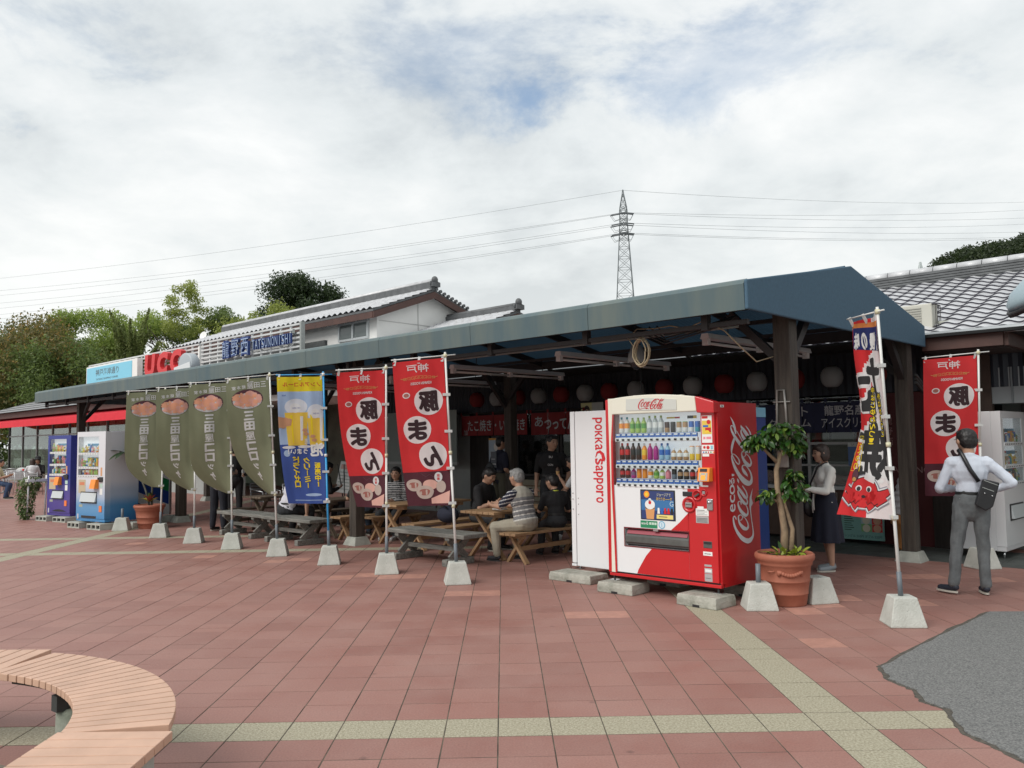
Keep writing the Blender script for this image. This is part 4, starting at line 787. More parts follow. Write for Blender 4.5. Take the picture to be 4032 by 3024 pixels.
T('feathery bright green tree at the left, behind the brownish tree', at(110, 52), 52, 8.3, 5.4, LG2, 34, 20000, .14, 14, .25, .28)
T('bright green bamboo like tree above the light blue sign', at(190, 50), 50, 8.6, 6.0, LG2, 40, 26000, .13, 15, .2, .26)
T('green bushy tree between the bamboo like tree and the spiky one', at(290, 52), 52, 8.5, 6.0, LG2, 36, 22000, .14, 16, .2, .28)
T('loose twiggy yellow green tree left of the roof ridge', at(405, 50), 50, 10.2, 3.7, LY, 42, 9000, .13, 17, .3, .26, kind='airy_tree')
T('mid green tree behind the ridge, under the twiggy tree', at(375, 54), 54, 8.6, 5.0, LG1, 34, 18000, .15, 18, .2, .3)
T('olive green row tree right of the twiggy tree', at(470, 52), 52, 8.9, 5.0, LG1, 34, 18000, .14, 19, .2, .3)
T('yellow green row tree left of the dark round tree', at(545, 50), 50, 8.7, 4.8, LY, 34, 18000, .13, 20, .2, .3)
T('light green row tree in front of the dark round tree', at(620, 48), 48, 8.3, 4.4, LY, 30, 15000, .13, 21, .2, .3)
T('dark round topped evergreen above the long tiled roof', at(655, 62), 62, 12.2, 8.0, LG3, 40, 34000, .17, 22, .25, .3)
# spiky ginkgo
rng = np.random.default_rng(5); gk = thing('ginkgo_tree', 'pale green ginkgo with long spiky upright branches against the sky', 'tree', (at(285, 56), 56, 0), 0, 'trees behind the shops'); q = MB(); C = []; Rd = []
q.tube([(0, 0, -.3), (0, 0, 4), (-.2, 0, 7.2)], [.2, .14, .05], M_BARK, 8)
for k in range(26):
    a = rng.random() * 6.28; z = 3.4 + 2.8 * rng.random(); L = rng.uniform(2.0, 3.6); ti = rng.uniform(.22, .62); d = Vector((math.cos(a) * ti, math.sin(a) * ti, 1)).normalized(); z *= 1.2; L *= 1.2; p = Vector((0, 0, z)); e_ = p + d * L; e_.z = min(e_.z, 11.7); q.tube([p, p.lerp(e_, .5), e_], [.035, .022, .01], M_BARK, 5)
    for j in range(14): c = p.lerp(e_, .15 + .85 * j / 13); C.append(tuple(c)); s_ = .44 - .03 * j; Rd.append((max(.05, s_), max(.05, s_), .2))
obj('trunk', q, gk); me = leaf_cloud(C, Rd, 30000, .085, leafmat('leaf_ginkgo', (.10, .14, .035), (.24, .28, .10)), rng, shell=.1, pw=.22); link('crown', me, gk)
# hedge masses low behind everything, hill to the right
rng = np.random.default_rng(9)
C = [(x, 76 + rng.normal() * 2, rng.uniform(1.0, 9.0)) for x in np.linspace(-60, -16, 110)]; Rd = [(2.4, 2.4, 2.1)] * len(C)
link('undergrowth', leaf_cloud(C, Rd, 60000, .2, LG1, rng, shell=.3), None, kind='stuff')
hv = []; nx, ny = 60, 30
def hz_(x, y):
    f = min(1, max(0, (x - 190) / 420))
    return 204 * f ** .5 * math.exp(-((y - 640) / 200) ** 2) * (1 + .06 * math.sin(x * .021) + .03 * math.sin(x * .07 + 2)) + 1
for j in range(ny):
    for i in range(nx): x = 120 + 900 * i / (nx - 1); y = 420 + 420 * j / (ny - 1); hv.append((x, y, hz_(x, y) - 3))
obj('hill', MB().add(hv, [(j * nx + i, j * nx + i + 1, (j + 1) * nx + i + 1, (j + 1) * nx + i) for j in range(ny - 1) for i in range(nx - 1)], mat('hill_soil', (.03, .045, .02), .95, var=.3, scale=.05, world=True), True), kind='structure')
rng = np.random.default_rng(21); C = []; Rd = []
while len(C) < 2600:
    x, y = rng.uniform(200, 560), rng.uniform(430, 660)
    z = hz_(x, y)
    if z > 6: s_ = rng.uniform(3.2, 6.2); C.append((x, y, z + s_ * .2)); Rd.append((s_, s_, s_ * .9))
link('hill_forest', leaf_cloud(C, Rd, 170000, 1.15, leafmat('leaf_hill', (.018, .032, .014), (.06, .085, .03)), rng, shell=.75), None, kind='stuff')
C = [(x, 330 + rng.normal() * 8, 55 + rng.uniform(-5, 4) ) for x in np.linspace(135, 180, 14)]
hf = tree('faint thin treetop showing over the tiled roof near the small pylon', at(1938, 150) , 150, 24.2, 9, leafmat('leaf_pale', (.12, .15, .08), (.25, .28, .14)), 24, 5000, .5, 31, .2, .25, grp=None)
LOGO=[[[0.258,0.366,0.257,0.38],[0.264,0.367,0.263,0.385],[0.27,0.369,0.268,0.39],[0.276,0.371,0.273,0.395],[0.282,0.375,0.277,0.399],[0.287,0.381,0.282,0.404],[0.292,0.388,0.286,0.408],[0.297,0.397,0.289,0.411],[0.3,0.41,0.29,0.41],[0.298,0.422,0.29,0.411],[0.295,0.431,0.288,0.416],[0.289,0.439,0.284,0.42],[0.282,0.444,0.279,0.422],[0.273,0.446,0.271,0.422],[0.261,0.446,0.261,0.419],[0.249,0.445,0.249,0.415],[0.237,0.443,0.237,0.41],[0.225,0.441,0.225,0.405],[0.212,0.437,0.214,0.4],[0.199,0.433,0.202,0.393],[0.185,0.426,0.19,0.384],[0.17,0.416,0.176,0.373],[0.155,0.405,0.162,0.36],[0.139,0.392,0.147,0.345],[0.123,0.378,0.133,0.329],[0.107,0.363,0.12,0.311],[0.092,0.347,0.107,0.292],[0.077,0.33,0.095,0.272],[0.063,0.312,0.084,0.253],[0.051,0.293,0.076,0.236],[0.039,0.273,0.069,0.219],[0.029,0.252,0.063,0.202],[0.021,0.231,0.058,0.187],[0.013,0.209,0.055,0.173],[0.006,0.185,0.053,0.16],[0.001,0.158,0.052,0.151],[0.0,0.13,0.051,0.147],[0.003,0.103,0.05,0.144],[0.01,0.083,0.05,0.136],[0.017,0.069,0.05,0.124],[0.025,0.058,0.053,0.111],[0.034,0.047,0.056,0.097],[0.043,0.038,0.06,0.084],[0.053,0.03,0.066,0.071],[0.064,0.025,0.072,0.061],[0.074,0.021,0.08,0.054],[0.085,0.02,0.089,0.05],[0.096,0.02,0.099,0.047],[0.109,0.022,0.11,0.045],[0.122,0.024,0.123,0.045],[0.137,0.027,0.137,0.046],[0.152,0.031,0.152,0.049],[0.166,0.034,0.167,0.052],[0.181,0.038,0.181,0.054],[0.195,0.042,0.195,0.058],[0.21,0.045,0.21,0.061],[0.224,0.049,0.224,0.064],[0.238,0.052,0.238,0.067],[0.253,0.054,0.253,0.07],[0.267,0.056,0.267,0.073],[0.281,0.058,0.281,0.076],[0.295,0.061,0.295,0.079],[0.308,0.063,0.308,0.082],[0.321,0.064,0.321,0.085],[0.333,0.064,0.334,0.088],[0.345,0.063,0.346,0.091],[0.357,0.06,0.359,0.093],[0.368,0.056,0.371,0.096],[0.378,0.052,0.382,0.097],[0.387,0.047,0.393,0.096],[0.395,0.04,0.403,0.094],[0.404,0.034,0.412,0.092],[0.415,0.03,0.419,0.09],[0.426,0.031,0.427,0.09],[0.436,0.036,0.436,0.089],[0.445,0.041,0.446,0.088],[0.453,0.043,0.456,0.086],[0.462,0.043,0.467,0.081],[0.471,0.041,0.476,0.074],[0.48,0.038,0.485,0.066],[0.49,0.035,0.494,0.06],[0.498,0.032,0.502,0.053],[0.507,0.03,0.51,0.048],[0.515,0.027,0.517,0.042],[0.523,0.025,0.525,0.036],[0.53,0.022,0.532,0.03],[0.537,0.019,0.538,0.025],[0.544,0.016,0.545,0.02],[0.551,0.013,0.551,0.015]],[[0.427,0.073,0.435,0.04],[0.423,0.067,0.431,0.037],[0.42,0.061,0.426,0.034],[0.416,0.055,0.422,0.031],[0.413,0.047,0.419,0.029],[0.409,0.039,0.415,0.025],[0.407,0.031,0.411,0.022],[0.404,0.023,0.407,0.018],[0.402,0.015,0.403,0.014]],[[0.375,0.048,0.384,0.072],[0.378,0.044,0.387,0.066],[0.382,0.04,0.39,0.06],[0.385,0.036,0.393,0.054],[0.389,0.032,0.396,0.047],[0.392,0.028,0.398,0.039],[0.395,0.024,0.4,0.031],[0.398,0.019,0.401,0.023],[0.402,0.014,0.403,0.015]],[[0.282,0.238,0.279,0.251],[0.286,0.244,0.283,0.257],[0.291,0.249,0.288,0.262],[0.296,0.255,0.291,0.267],[0.3,0.263,0.293,0.271],[0.303,0.274,0.294,0.277],[0.304,0.285,0.295,0.284],[0.304,0.296,0.294,0.291],[0.303,0.306,0.293,0.298],[0.302,0.316,0.292,0.304],[0.299,0.325,0.29,0.31],[0.295,0.334,0.288,0.315],[0.289,0.341,0.284,0.317],[0.281,0.343,0.279,0.318],[0.272,0.344,0.271,0.317],[0.263,0.343,0.263,0.315],[0.254,0.341,0.254,0.312],[0.246,0.34,0.246,0.308],[0.237,0.338,0.239,0.304],[0.228,0.334,0.231,0.299],[0.218,0.329,0.224,0.291],[0.207,0.321,0.216,0.281],[0.197,0.311,0.208,0.269],[0.186,0.3,0.2,0.255],[0.177,0.29,0.193,0.241],[0.168,0.278,0.186,0.228],[0.159,0.266,0.18,0.216],[0.15,0.251,0.175,0.205],[0.143,0.234,0.173,0.197],[0.138,0.213,0.17,0.19],[0.135,0.192,0.168,0.183],[0.134,0.171,0.166,0.178],[0.137,0.151,0.165,0.175],[0.143,0.136,0.164,0.172],[0.151,0.127,0.165,0.165],[0.159,0.122,0.168,0.158],[0.167,0.12,0.172,0.152],[0.176,0.12,0.178,0.149],[0.185,0.122,0.185,0.147],[0.194,0.126,0.194,0.148],[0.203,0.13,0.202,0.151],[0.212,0.136,0.21,0.155],[0.221,0.143,0.219,0.16],[0.23,0.151,0.228,0.167],[0.239,0.159,0.236,0.174],[0.247,0.168,0.243,0.182],[0.254,0.177,0.251,0.191],[0.262,0.187,0.258,0.2],[0.268,0.198,0.263,0.208],[0.273,0.209,0.267,0.217],[0.277,0.22,0.271,0.227],[0.28,0.231,0.274,0.238],[0.283,0.241,0.277,0.248]],[[0.285,0.251,0.284,0.238],[0.28,0.252,0.279,0.239],[0.275,0.253,0.274,0.239],[0.27,0.255,0.268,0.24],[0.266,0.257,0.263,0.243],[0.261,0.261,0.258,0.247],[0.257,0.265,0.252,0.252],[0.253,0.27,0.248,0.258],[0.251,0.275,0.244,0.266],[0.25,0.28,0.243,0.276],[0.25,0.286,0.243,0.286],[0.251,0.295,0.244,0.295],[0.251,0.304,0.245,0.303]],[[0.401,0.256,0.402,0.273],[0.407,0.256,0.408,0.274],[0.412,0.254,0.413,0.275],[0.418,0.254,0.418,0.276],[0.424,0.257,0.421,0.278],[0.43,0.263,0.425,0.282],[0.435,0.272,0.429,0.287],[0.44,0.283,0.431,0.293],[0.442,0.295,0.432,0.296],[0.441,0.308,0.431,0.299],[0.438,0.32,0.429,0.306],[0.433,0.33,0.426,0.311],[0.426,0.337,0.422,0.314],[0.417,0.34,0.416,0.313],[0.407,0.34,0.407,0.31],[0.396,0.339,0.398,0.304],[0.385,0.336,0.388,0.298],[0.374,0.331,0.379,0.29],[0.362,0.324,0.369,0.281],[0.351,0.316,0.36,0.27],[0.34,0.306,0.351,0.259],[0.329,0.295,0.343,0.248],[0.319,0.283,0.336,0.235],[0.31,0.27,0.328,0.222],[0.302,0.257,0.321,0.209],[0.294,0.244,0.314,0.196],[0.286,0.23,0.308,0.184],[0.279,0.213,0.303,0.176],[0.273,0.192,0.301,0.173],[0.272,0.168,0.3,0.174],[0.275,0.149,0.299,0.172],[0.281,0.136,0.299,0.167],[0.287,0.127,0.3,0.161],[0.295,0.121,0.303,0.154],[0.304,0.118,0.309,0.149],[0.313,0.116,0.316,0.144],[0.322,0.117,0.324,0.142],[0.332,0.119,0.332,0.141],[0.342,0.122,0.342,0.143],[0.352,0.127,0.351,0.147],[0.362,0.133,0.36,0.151],[0.371,0.14,0.368,0.156],[0.379,0.148,0.376,0.162],[0.387,0.156,0.384,0.17],[0.395,0.164,0.392,0.176]],[[0.522,0.224,0.519,0.233],[0.53,0.237,0.526,0.246],[0.538,0.249,0.534,0.259],[0.546,0.262,0.541,0.272],[0.551,0.275,0.545,0.282],[0.554,0.289,0.547,0.291],[0.555,0.303,0.546,0.299],[0.553,0.316,0.545,0.304],[0.549,0.326,0.543,0.306],[0.542,0.332,0.539,0.307],[0.533,0.335,0.533,0.306],[0.524,0.335,0.525,0.302],[0.514,0.334,0.517,0.297],[0.504,0.329,0.509,0.291],[0.493,0.323,0.501,0.281],[0.483,0.315,0.491,0.271],[0.472,0.307,0.482,0.26],[0.462,0.297,0.472,0.249],[0.451,0.287,0.462,0.238],[0.44,0.275,0.453,0.226],[0.43,0.263,0.444,0.215],[0.421,0.25,0.436,0.203],[0.411,0.236,0.428,0.191],[0.403,0.221,0.421,0.181],[0.396,0.204,0.417,0.173],[0.391,0.185,0.414,0.169],[0.39,0.166,0.412,0.164],[0.392,0.147,0.411,0.161],[0.397,0.132,0.41,0.159],[0.404,0.125,0.412,0.155],[0.413,0.121,0.417,0.15],[0.422,0.12,0.424,0.147],[0.431,0.122,0.43,0.146],[0.44,0.127,0.436,0.15],[0.448,0.134,0.443,0.157],[0.456,0.141,0.45,0.165],[0.463,0.148,0.458,0.174]],[[0.604,0.33,0.604,0.327],[0.597,0.331,0.597,0.32],[0.589,0.333,0.591,0.313],[0.581,0.333,0.585,0.306],[0.573,0.33,0.579,0.298],[0.563,0.324,0.573,0.289],[0.554,0.315,0.566,0.277],[0.546,0.306,0.558,0.265],[0.537,0.296,0.55,0.252],[0.528,0.285,0.541,0.24],[0.518,0.273,0.532,0.227],[0.508,0.26,0.522,0.214],[0.499,0.248,0.513,0.201],[0.49,0.237,0.503,0.188],[0.48,0.226,0.494,0.176],[0.471,0.214,0.485,0.166],[0.463,0.201,0.479,0.158],[0.457,0.187,0.474,0.152],[0.453,0.172,0.471,0.148],[0.45,0.155,0.468,0.148],[0.452,0.136,0.467,0.153],[0.458,0.126,0.466,0.153],[0.465,0.122,0.47,0.149],[0.473,0.12,0.475,0.147],[0.482,0.12,0.482,0.147],[0.492,0.123,0.491,0.149],[0.504,0.128,0.502,0.152],[0.516,0.135,0.514,0.158],[0.527,0.143,0.524,0.164],[0.537,0.152,0.533,0.172],[0.546,0.163,0.541,0.182],[0.555,0.173,0.55,0.192],[0.563,0.183,0.558,0.201],[0.57,0.193,0.566,0.21],[0.577,0.202,0.573,0.218],[0.585,0.212,0.581,0.226],[0.592,0.221,0.588,0.234]],[[0.678,0.106,0.677,0.109],[0.685,0.109,0.681,0.121],[0.693,0.111,0.686,0.134],[0.7,0.114,0.69,0.147],[0.708,0.12,0.696,0.159],[0.717,0.129,0.702,0.172],[0.726,0.139,0.709,0.186],[0.734,0.15,0.718,0.199],[0.741,0.16,0.727,0.211],[0.749,0.171,0.738,0.219],[0.757,0.183,0.749,0.226],[0.765,0.194,0.759,0.23],[0.771,0.2,0.769,0.232],[0.777,0.203,0.778,0.231],[0.783,0.202,0.787,0.227],[0.787,0.199,0.794,0.22],[0.79,0.196,0.799,0.209],[0.791,0.189,0.802,0.194],[0.792,0.177,0.802,0.177],[0.791,0.165,0.801,0.159],[0.788,0.153,0.797,0.142],[0.784,0.142,0.791,0.127],[0.776,0.13,0.783,0.113],[0.768,0.118,0.774,0.1],[0.759,0.106,0.765,0.087],[0.75,0.094,0.756,0.074],[0.74,0.083,0.746,0.061],[0.73,0.073,0.736,0.048],[0.72,0.064,0.725,0.037],[0.71,0.058,0.714,0.028],[0.699,0.052,0.702,0.021],[0.688,0.049,0.69,0.016],[0.678,0.047,0.679,0.012],[0.669,0.046,0.669,0.009],[0.66,0.048,0.658,0.007],[0.651,0.051,0.648,0.007],[0.644,0.056,0.638,0.008],[0.638,0.063,0.628,0.009],[0.633,0.072,0.618,0.012],[0.629,0.08,0.608,0.018],[0.629,0.086,0.599,0.03],[0.63,0.09,0.591,0.047],[0.632,0.093,0.585,0.068],[0.633,0.095,0.583,0.092],[0.635,0.096,0.584,0.118],[0.636,0.1,0.588,0.143],[0.638,0.108,0.594,0.165],[0.642,0.12,0.601,0.185],[0.647,0.134,0.609,0.203],[0.653,0.149,0.619,0.221],[0.661,0.167,0.63,0.239],[0.67,0.185,0.642,0.256],[0.679,0.203,0.654,0.272],[0.688,0.221,0.666,0.287],[0.699,0.238,0.679,0.301],[0.71,0.255,0.692,0.316],[0.722,0.271,0.706,0.329],[0.734,0.287,0.72,0.344],[0.748,0.303,0.735,0.358],[0.762,0.317,0.75,0.372],[0.776,0.331,0.765,0.384],[0.789,0.344,0.78,0.394],[0.802,0.356,0.794,0.403],[0.815,0.367,0.808,0.411],[0.828,0.377,0.822,0.418],[0.84,0.386,0.835,0.424],[0.853,0.395,0.849,0.429],[0.864,0.402,0.861,0.434],[0.875,0.407,0.873,0.436],[0.883,0.411,0.882,0.437],[0.891,0.414,0.891,0.437],[0.897,0.414,0.898,0.435],[0.902,0.413,0.905,0.43],[0.906,0.409,0.911,0.423],[0.91,0.404,0.916,0.414],[0.911,0.397,0.919,0.402],[0.912,0.391,0.92,0.388],[0.909,0.382,0.917,0.373],[0.905,0.369,0.911,0.358],[0.898,0.355,0.905,0.343],[0.891,0.342,0.898,0.328],[0.884,0.329,0.89,0.314],[0.876,0.316,0.882,0.3],[0.867,0.305,0.872,0.286],[0.859,0.296,0.863,0.276],[0.851,0.29,0.854,0.268],[0.843,0.286,0.845,0.263],[0.835,0.284,0.836,0.26],[0.829,0.284,0.827,0.26],[0.823,0.286,0.82,0.263],[0.818,0.29,0.812,0.269],[0.815,0.293,0.806,0.279],[0.815,0.293,0.804,0.295],[0.816,0.297,0.807,0.31],[0.821,0.308,0.814,0.323],[0.828,0.32,0.821,0.336],[0.835,0.331,0.829,0.348],[0.843,0.341,0.838,0.358],[0.851,0.351,0.847,0.369],[0.861,0.36,0.856,0.378],[0.87,0.37,0.866,0.388],[0.879,0.379,0.875,0.397],[0.889,0.389,0.885,0.406],[0.898,0.398,0.894,0.415],[0.907,0.404,0.904,0.422],[0.916,0.409,0.914,0.427],[0.924,0.411,0.923,0.431],[0.933,0.412,0.933,0.433],[0.943,0.411,0.943,0.435],[0.952,0.408,0.953,0.436],[0.962,0.403,0.964,0.436],[0.972,0.397,0.975,0.435],[0.982,0.392,0.986,0.434],[0.992,0.387,0.997,0.431],[1.002,0.382,1.007,0.426],[1.012,0.377,1.018,0.421],[1.022,0.371,1.028,0.415],[1.031,0.365,1.039,0.408],[1.041,0.359,1.049,0.4],[1.05,0.352,1.058,0.392],[1.059,0.347,1.065,0.385],[1.066,0.343,1.071,0.38],[1.072,0.342,1.077,0.375],[1.078,0.34,1.082,0.371],[1.083,0.339,1.087,0.366]],[[1.292,0.431,1.292,0.428],[1.281,0.423,1.283,0.415],[1.271,0.414,1.274,0.402],[1.26,0.406,1.265,0.389],[1.249,0.399,1.255,0.377],[1.238,0.392,1.244,0.366],[1.226,0.386,1.232,0.355],[1.215,0.381,1.221,0.346],[1.203,0.375,1.209,0.338],[1.192,0.371,1.197,0.331],[1.18,0.367,1.185,0.325],[1.169,0.363,1.173,0.321],[1.157,0.358,1.161,0.318],[1.147,0.354,1.15,0.316],[1.137,0.348,1.139,0.316],[1.127,0.343,1.129,0.317],[1.117,0.338,1.118,0.318]],[[1.184,0.361,1.181,0.379],[1.187,0.363,1.185,0.381],[1.191,0.365,1.189,0.382],[1.196,0.369,1.192,0.384],[1.2,0.375,1.193,0.386],[1.203,0.383,1.195,0.392],[1.205,0.393,1.197,0.399],[1.206,0.405,1.197,0.406],[1.205,0.417,1.197,0.408],[1.201,0.425,1.196,0.409],[1.195,0.43,1.193,0.412],[1.189,0.432,1.188,0.413],[1.182,0.433,1.183,0.413],[1.174,0.433,1.176,0.41],[1.165,0.431,1.169,0.405],[1.155,0.428,1.16,0.399],[1.144,0.423,1.151,0.39],[1.133,0.415,1.141,0.38],[1.12,0.406,1.13,0.367],[1.106,0.394,1.118,0.352],[1.093,0.381,1.105,0.337],[1.078,0.366,1.092,0.32],[1.064,0.349,1.079,0.301],[1.049,0.331,1.065,0.282],[1.034,0.313,1.051,0.263],[1.02,0.295,1.038,0.243],[1.006,0.276,1.025,0.224],[0.993,0.256,1.012,0.204],[0.98,0.236,1.001,0.185],[0.968,0.216,0.991,0.165],[0.956,0.196,0.981,0.145],[0.946,0.176,0.973,0.125],[0.937,0.156,0.966,0.108],[0.93,0.137,0.959,0.092],[0.924,0.118,0.954,0.08],[0.92,0.096,0.951,0.071],[0.918,0.07,0.949,0.069],[0.922,0.046,0.948,0.068],[0.93,0.029,0.948,0.059],[0.938,0.019,0.95,0.049],[0.947,0.012,0.953,0.041],[0.955,0.009,0.957,0.037],[0.964,0.01,0.963,0.036],[0.972,0.012,0.97,0.038],[0.98,0.015,0.976,0.04],[0.987,0.021,0.982,0.043],[0.993,0.028,0.986,0.049],[0.998,0.036,0.991,0.056],[1.003,0.043,0.997,0.063]],[[1.149,0.318,1.151,0.309],[1.138,0.306,1.141,0.296],[1.128,0.295,1.131,0.283],[1.117,0.284,1.121,0.27],[1.106,0.272,1.11,0.257],[1.094,0.259,1.098,0.243],[1.081,0.246,1.086,0.229],[1.068,0.232,1.073,0.216],[1.056,0.219,1.061,0.202],[1.044,0.207,1.049,0.19],[1.032,0.196,1.037,0.178],[1.021,0.185,1.025,0.167],[1.011,0.176,1.015,0.157],[1.003,0.168,1.007,0.148],[0.996,0.162,1.0,0.141],[0.989,0.156,0.994,0.135],[0.982,0.15,0.987,0.129]],[[0.913,0.128,0.91,0.141],[0.919,0.133,0.917,0.147],[0.926,0.137,0.923,0.152],[0.933,0.143,0.929,0.157],[0.939,0.152,0.932,0.162],[0.942,0.165,0.934,0.17],[0.943,0.18,0.934,0.18],[0.942,0.194,0.934,0.19],[0.94,0.207,0.932,0.197],[0.936,0.217,0.93,0.202],[0.93,0.224,0.926,0.206],[0.924,0.229,0.921,0.209],[0.916,0.232,0.915,0.209],[0.906,0.233,0.908,0.207],[0.895,0.231,0.898,0.202],[0.884,0.228,0.888,0.194],[0.872,0.223,0.879,0.185],[0.86,0.216,0.869,0.174],[0.848,0.207,0.859,0.161],[0.835,0.197,0.849,0.147],[0.824,0.186,0.84,0.133],[0.813,0.173,0.832,0.119],[0.802,0.16,0.825,0.104],[0.793,0.144,0.819,0.09],[0.785,0.128,0.814,0.08],[0.78,0.109,0.81,0.071],[0.776,0.088,0.807,0.065],[0.775,0.065,0.805,0.064],[0.779,0.04,0.803,0.067],[0.788,0.025,0.803,0.063],[0.798,0.017,0.807,0.055],[0.808,0.012,0.813,0.047],[0.818,0.01,0.82,0.042],[0.828,0.012,0.827,0.04],[0.837,0.017,0.835,0.042],[0.847,0.023,0.844,0.046],[0.857,0.03,0.853,0.052],[0.867,0.04,0.862,0.06],[0.877,0.051,0.872,0.069],[0.886,0.063,0.881,0.08],[0.894,0.075,0.888,0.09],[0.901,0.088,0.894,0.1],[0.906,0.101,0.899,0.111],[0.91,0.113,0.904,0.123],[0.914,0.125,0.908,0.135]],[[0.928,0.135,0.927,0.122],[0.923,0.137,0.922,0.123],[0.918,0.138,0.917,0.123],[0.913,0.139,0.911,0.125],[0.908,0.142,0.905,0.128],[0.902,0.147,0.899,0.133],[0.896,0.153,0.892,0.139],[0.89,0.159,0.886,0.147],[0.887,0.165,0.881,0.156],[0.885,0.171,0.878,0.167],[0.885,0.178,0.878,0.178],[0.885,0.187,0.879,0.187],[0.885,0.196,0.879,0.196]],[[1.128,0.133,1.125,0.145],[1.136,0.142,1.133,0.154],[1.145,0.151,1.142,0.164],[1.153,0.16,1.149,0.173],[1.16,0.17,1.154,0.181],[1.164,0.181,1.157,0.189],[1.166,0.192,1.157,0.195],[1.166,0.205,1.157,0.2],[1.163,0.217,1.156,0.201],[1.157,0.224,1.153,0.203],[1.15,0.23,1.148,0.204],[1.142,0.233,1.142,0.204],[1.132,0.233,1.135,0.201],[1.121,0.23,1.127,0.195],[1.109,0.225,1.117,0.185],[1.097,0.218,1.107,0.173],[1.085,0.209,1.097,0.161],[1.073,0.197,1.087,0.148],[1.061,0.183,1.077,0.134],[1.05,0.169,1.067,0.119],[1.039,0.155,1.057,0.104],[1.03,0.143,1.048,0.091],[1.021,0.129,1.04,0.078],[1.012,0.115,1.034,0.066],[1.005,0.1,1.029,0.057],[1.0,0.084,1.025,0.05],[0.997,0.066,1.022,0.045],[0.996,0.045,1.02,0.044],[1.001,0.023,1.018,0.047],[1.009,0.011,1.019,0.044],[1.018,0.004,1.024,0.036],[1.028,0.0,1.031,0.03],[1.038,0.0,1.037,0.027],[1.047,0.003,1.044,0.029],[1.055,0.01,1.051,0.034],[1.064,0.018,1.058,0.041],[1.071,0.024,1.066,0.048]],[[1.21,0.221,1.21,0.218],[1.203,0.222,1.205,0.21],[1.197,0.224,1.2,0.202],[1.189,0.224,1.195,0.194],[1.18,0.22,1.19,0.185],[1.171,0.212,1.184,0.173],[1.161,0.201,1.177,0.158],[1.151,0.189,1.168,0.142],[1.141,0.178,1.159,0.126],[1.131,0.166,1.148,0.11],[1.119,0.153,1.137,0.095],[1.107,0.139,1.126,0.08],[1.097,0.126,1.117,0.068],[1.089,0.113,1.109,0.057],[1.082,0.1,1.102,0.049],[1.075,0.085,1.098,0.043],[1.07,0.066,1.096,0.044],[1.07,0.042,1.095,0.048],[1.075,0.024,1.094,0.048],[1.082,0.013,1.094,0.043],[1.09,0.007,1.095,0.038],[1.098,0.005,1.099,0.035],[1.106,0.005,1.105,0.034],[1.114,0.007,1.112,0.035],[1.123,0.011,1.119,0.038],[1.132,0.017,1.128,0.042],[1.142,0.025,1.137,0.049],[1.151,0.034,1.146,0.057],[1.16,0.044,1.154,0.065],[1.168,0.055,1.162,0.074],[1.176,0.066,1.169,0.084],[1.183,0.077,1.176,0.094],[1.188,0.086,1.183,0.102],[1.193,0.093,1.188,0.108],[1.196,0.099,1.192,0.112],[1.199,0.104,1.195,0.116],[1.202,0.11,1.199,0.12]]]
LOGOH=[[0.671,0.331],[0.649,0.293],[0.616,0.296],[0.641,0.329]]

# ================================================================ vending machines
M_CRED = mat('gloss_red_enamel', (.50, .012, .016), .28, coat=.4, var=.04, scale=1.2); M_WEN = mat('white_enamel', (.72, .73, .74), .3, coat=.3); M_CREAM = mat('cream_enamel', (.70, .68, .58), .4)
M_BLK = mat('black_plastic', (.02, .02, .022), .4); M_SMOKE = mat('smoked_flap', (.09, .095, .09), .18, var=.2, scale=6); M_CHR = mat('chrome', (.55, .56, .57), .2, .9)
M_VG = glass('vending_glass', (.95, .97, .97), .96); M_ORANGE = mat('orange_plastic', (.85, .26, .03), .4); M_BLUEF = mat('blue_enamel', (.012, .045, .20), .35)
_pc = {}
def pcol(c): 
    if c not in _pc: _pc[c] = mat('print_%02x%02x%02x' % tuple(int(255 * x) for x in c), c, .3)
    return _pc[c]
G_ = (.10, .32, .05); LG = (.38, .55, .12); OR = (.85, .30, .03); WW = (.75, .76, .74); BR = (.05, .018, .012); RR = (.55, .02, .02); PU = (.40, .02, .22); BL = (.03, .13, .45); BK = (.02, .02, .02); CL = (.45, .50, .50); TN = (.42, .25, .12); YE = (.80, .55, .05); PK = (.75, .25, .30); TL = (.03, .3, .4)
_bm = {}
def bottle(kind, cap, body, lab, h):
    k = (kind, cap, body, lab, h)
    if k in _bm: return _bm[k]
    c, b, l = pcol(cap), pcol(body), pcol(lab); r = .029
    if kind == 'b': pr = [(0, 0, b), (r * .9, 0, b), (r, h * .06, b), (r, h * .3, l), (r, h * .62, b), (r * .85, h * .70, b), (r * .38, h * .86, c), (r * .4, h * .88, c), (r * .4, h, c), (0, h, c)]
    else: pr = [(0, 0, c), (r * .86, 0, c), (r * .92, h * .04, l), (r * .92, h * .45, b), (r * .92, h * .95, c), (r * .84, h, c), (0, h, c)]
    _bm[k] = MB().lathe(pr, b, 12).mesh('display_bottle' if kind == 'b' else 'display_can'); return _bm[k]
def rail(root, x0, x1, z, n, y=-.035):
    obj('shelf_rail', MB().box(x0, x1, y, .0, z, z + .042, M_WEN), root, bev=.006)
    bt = MB(); tg = MB(); w = (x1 - x0) / n
    for i in range(n):
        xc = x0 + (i + .5) * w; bt.tube([(xc - w * .17, y - .004, z + .02), (xc + w * .17, y - .004, z + .02)], .0105, M_BLK, 6); tg.box(xc - w * .42, xc + w * .42, -.028, -.012, z + .045, z + .085, pcol(BL)); tg.box(xc - w * .3, xc + w * .3, -.0295, -.0285, z + .066, z + .08, pcol(WW))
    obj('push_button', bt, root, kind='stuff'); obj('price_tag', tg, root, kind='stuff')
ck = thing('drinks_machine', 'big red and white drinks machine with white script lettering on its red side', 'vending machine', W(-1.88, .37), RB)
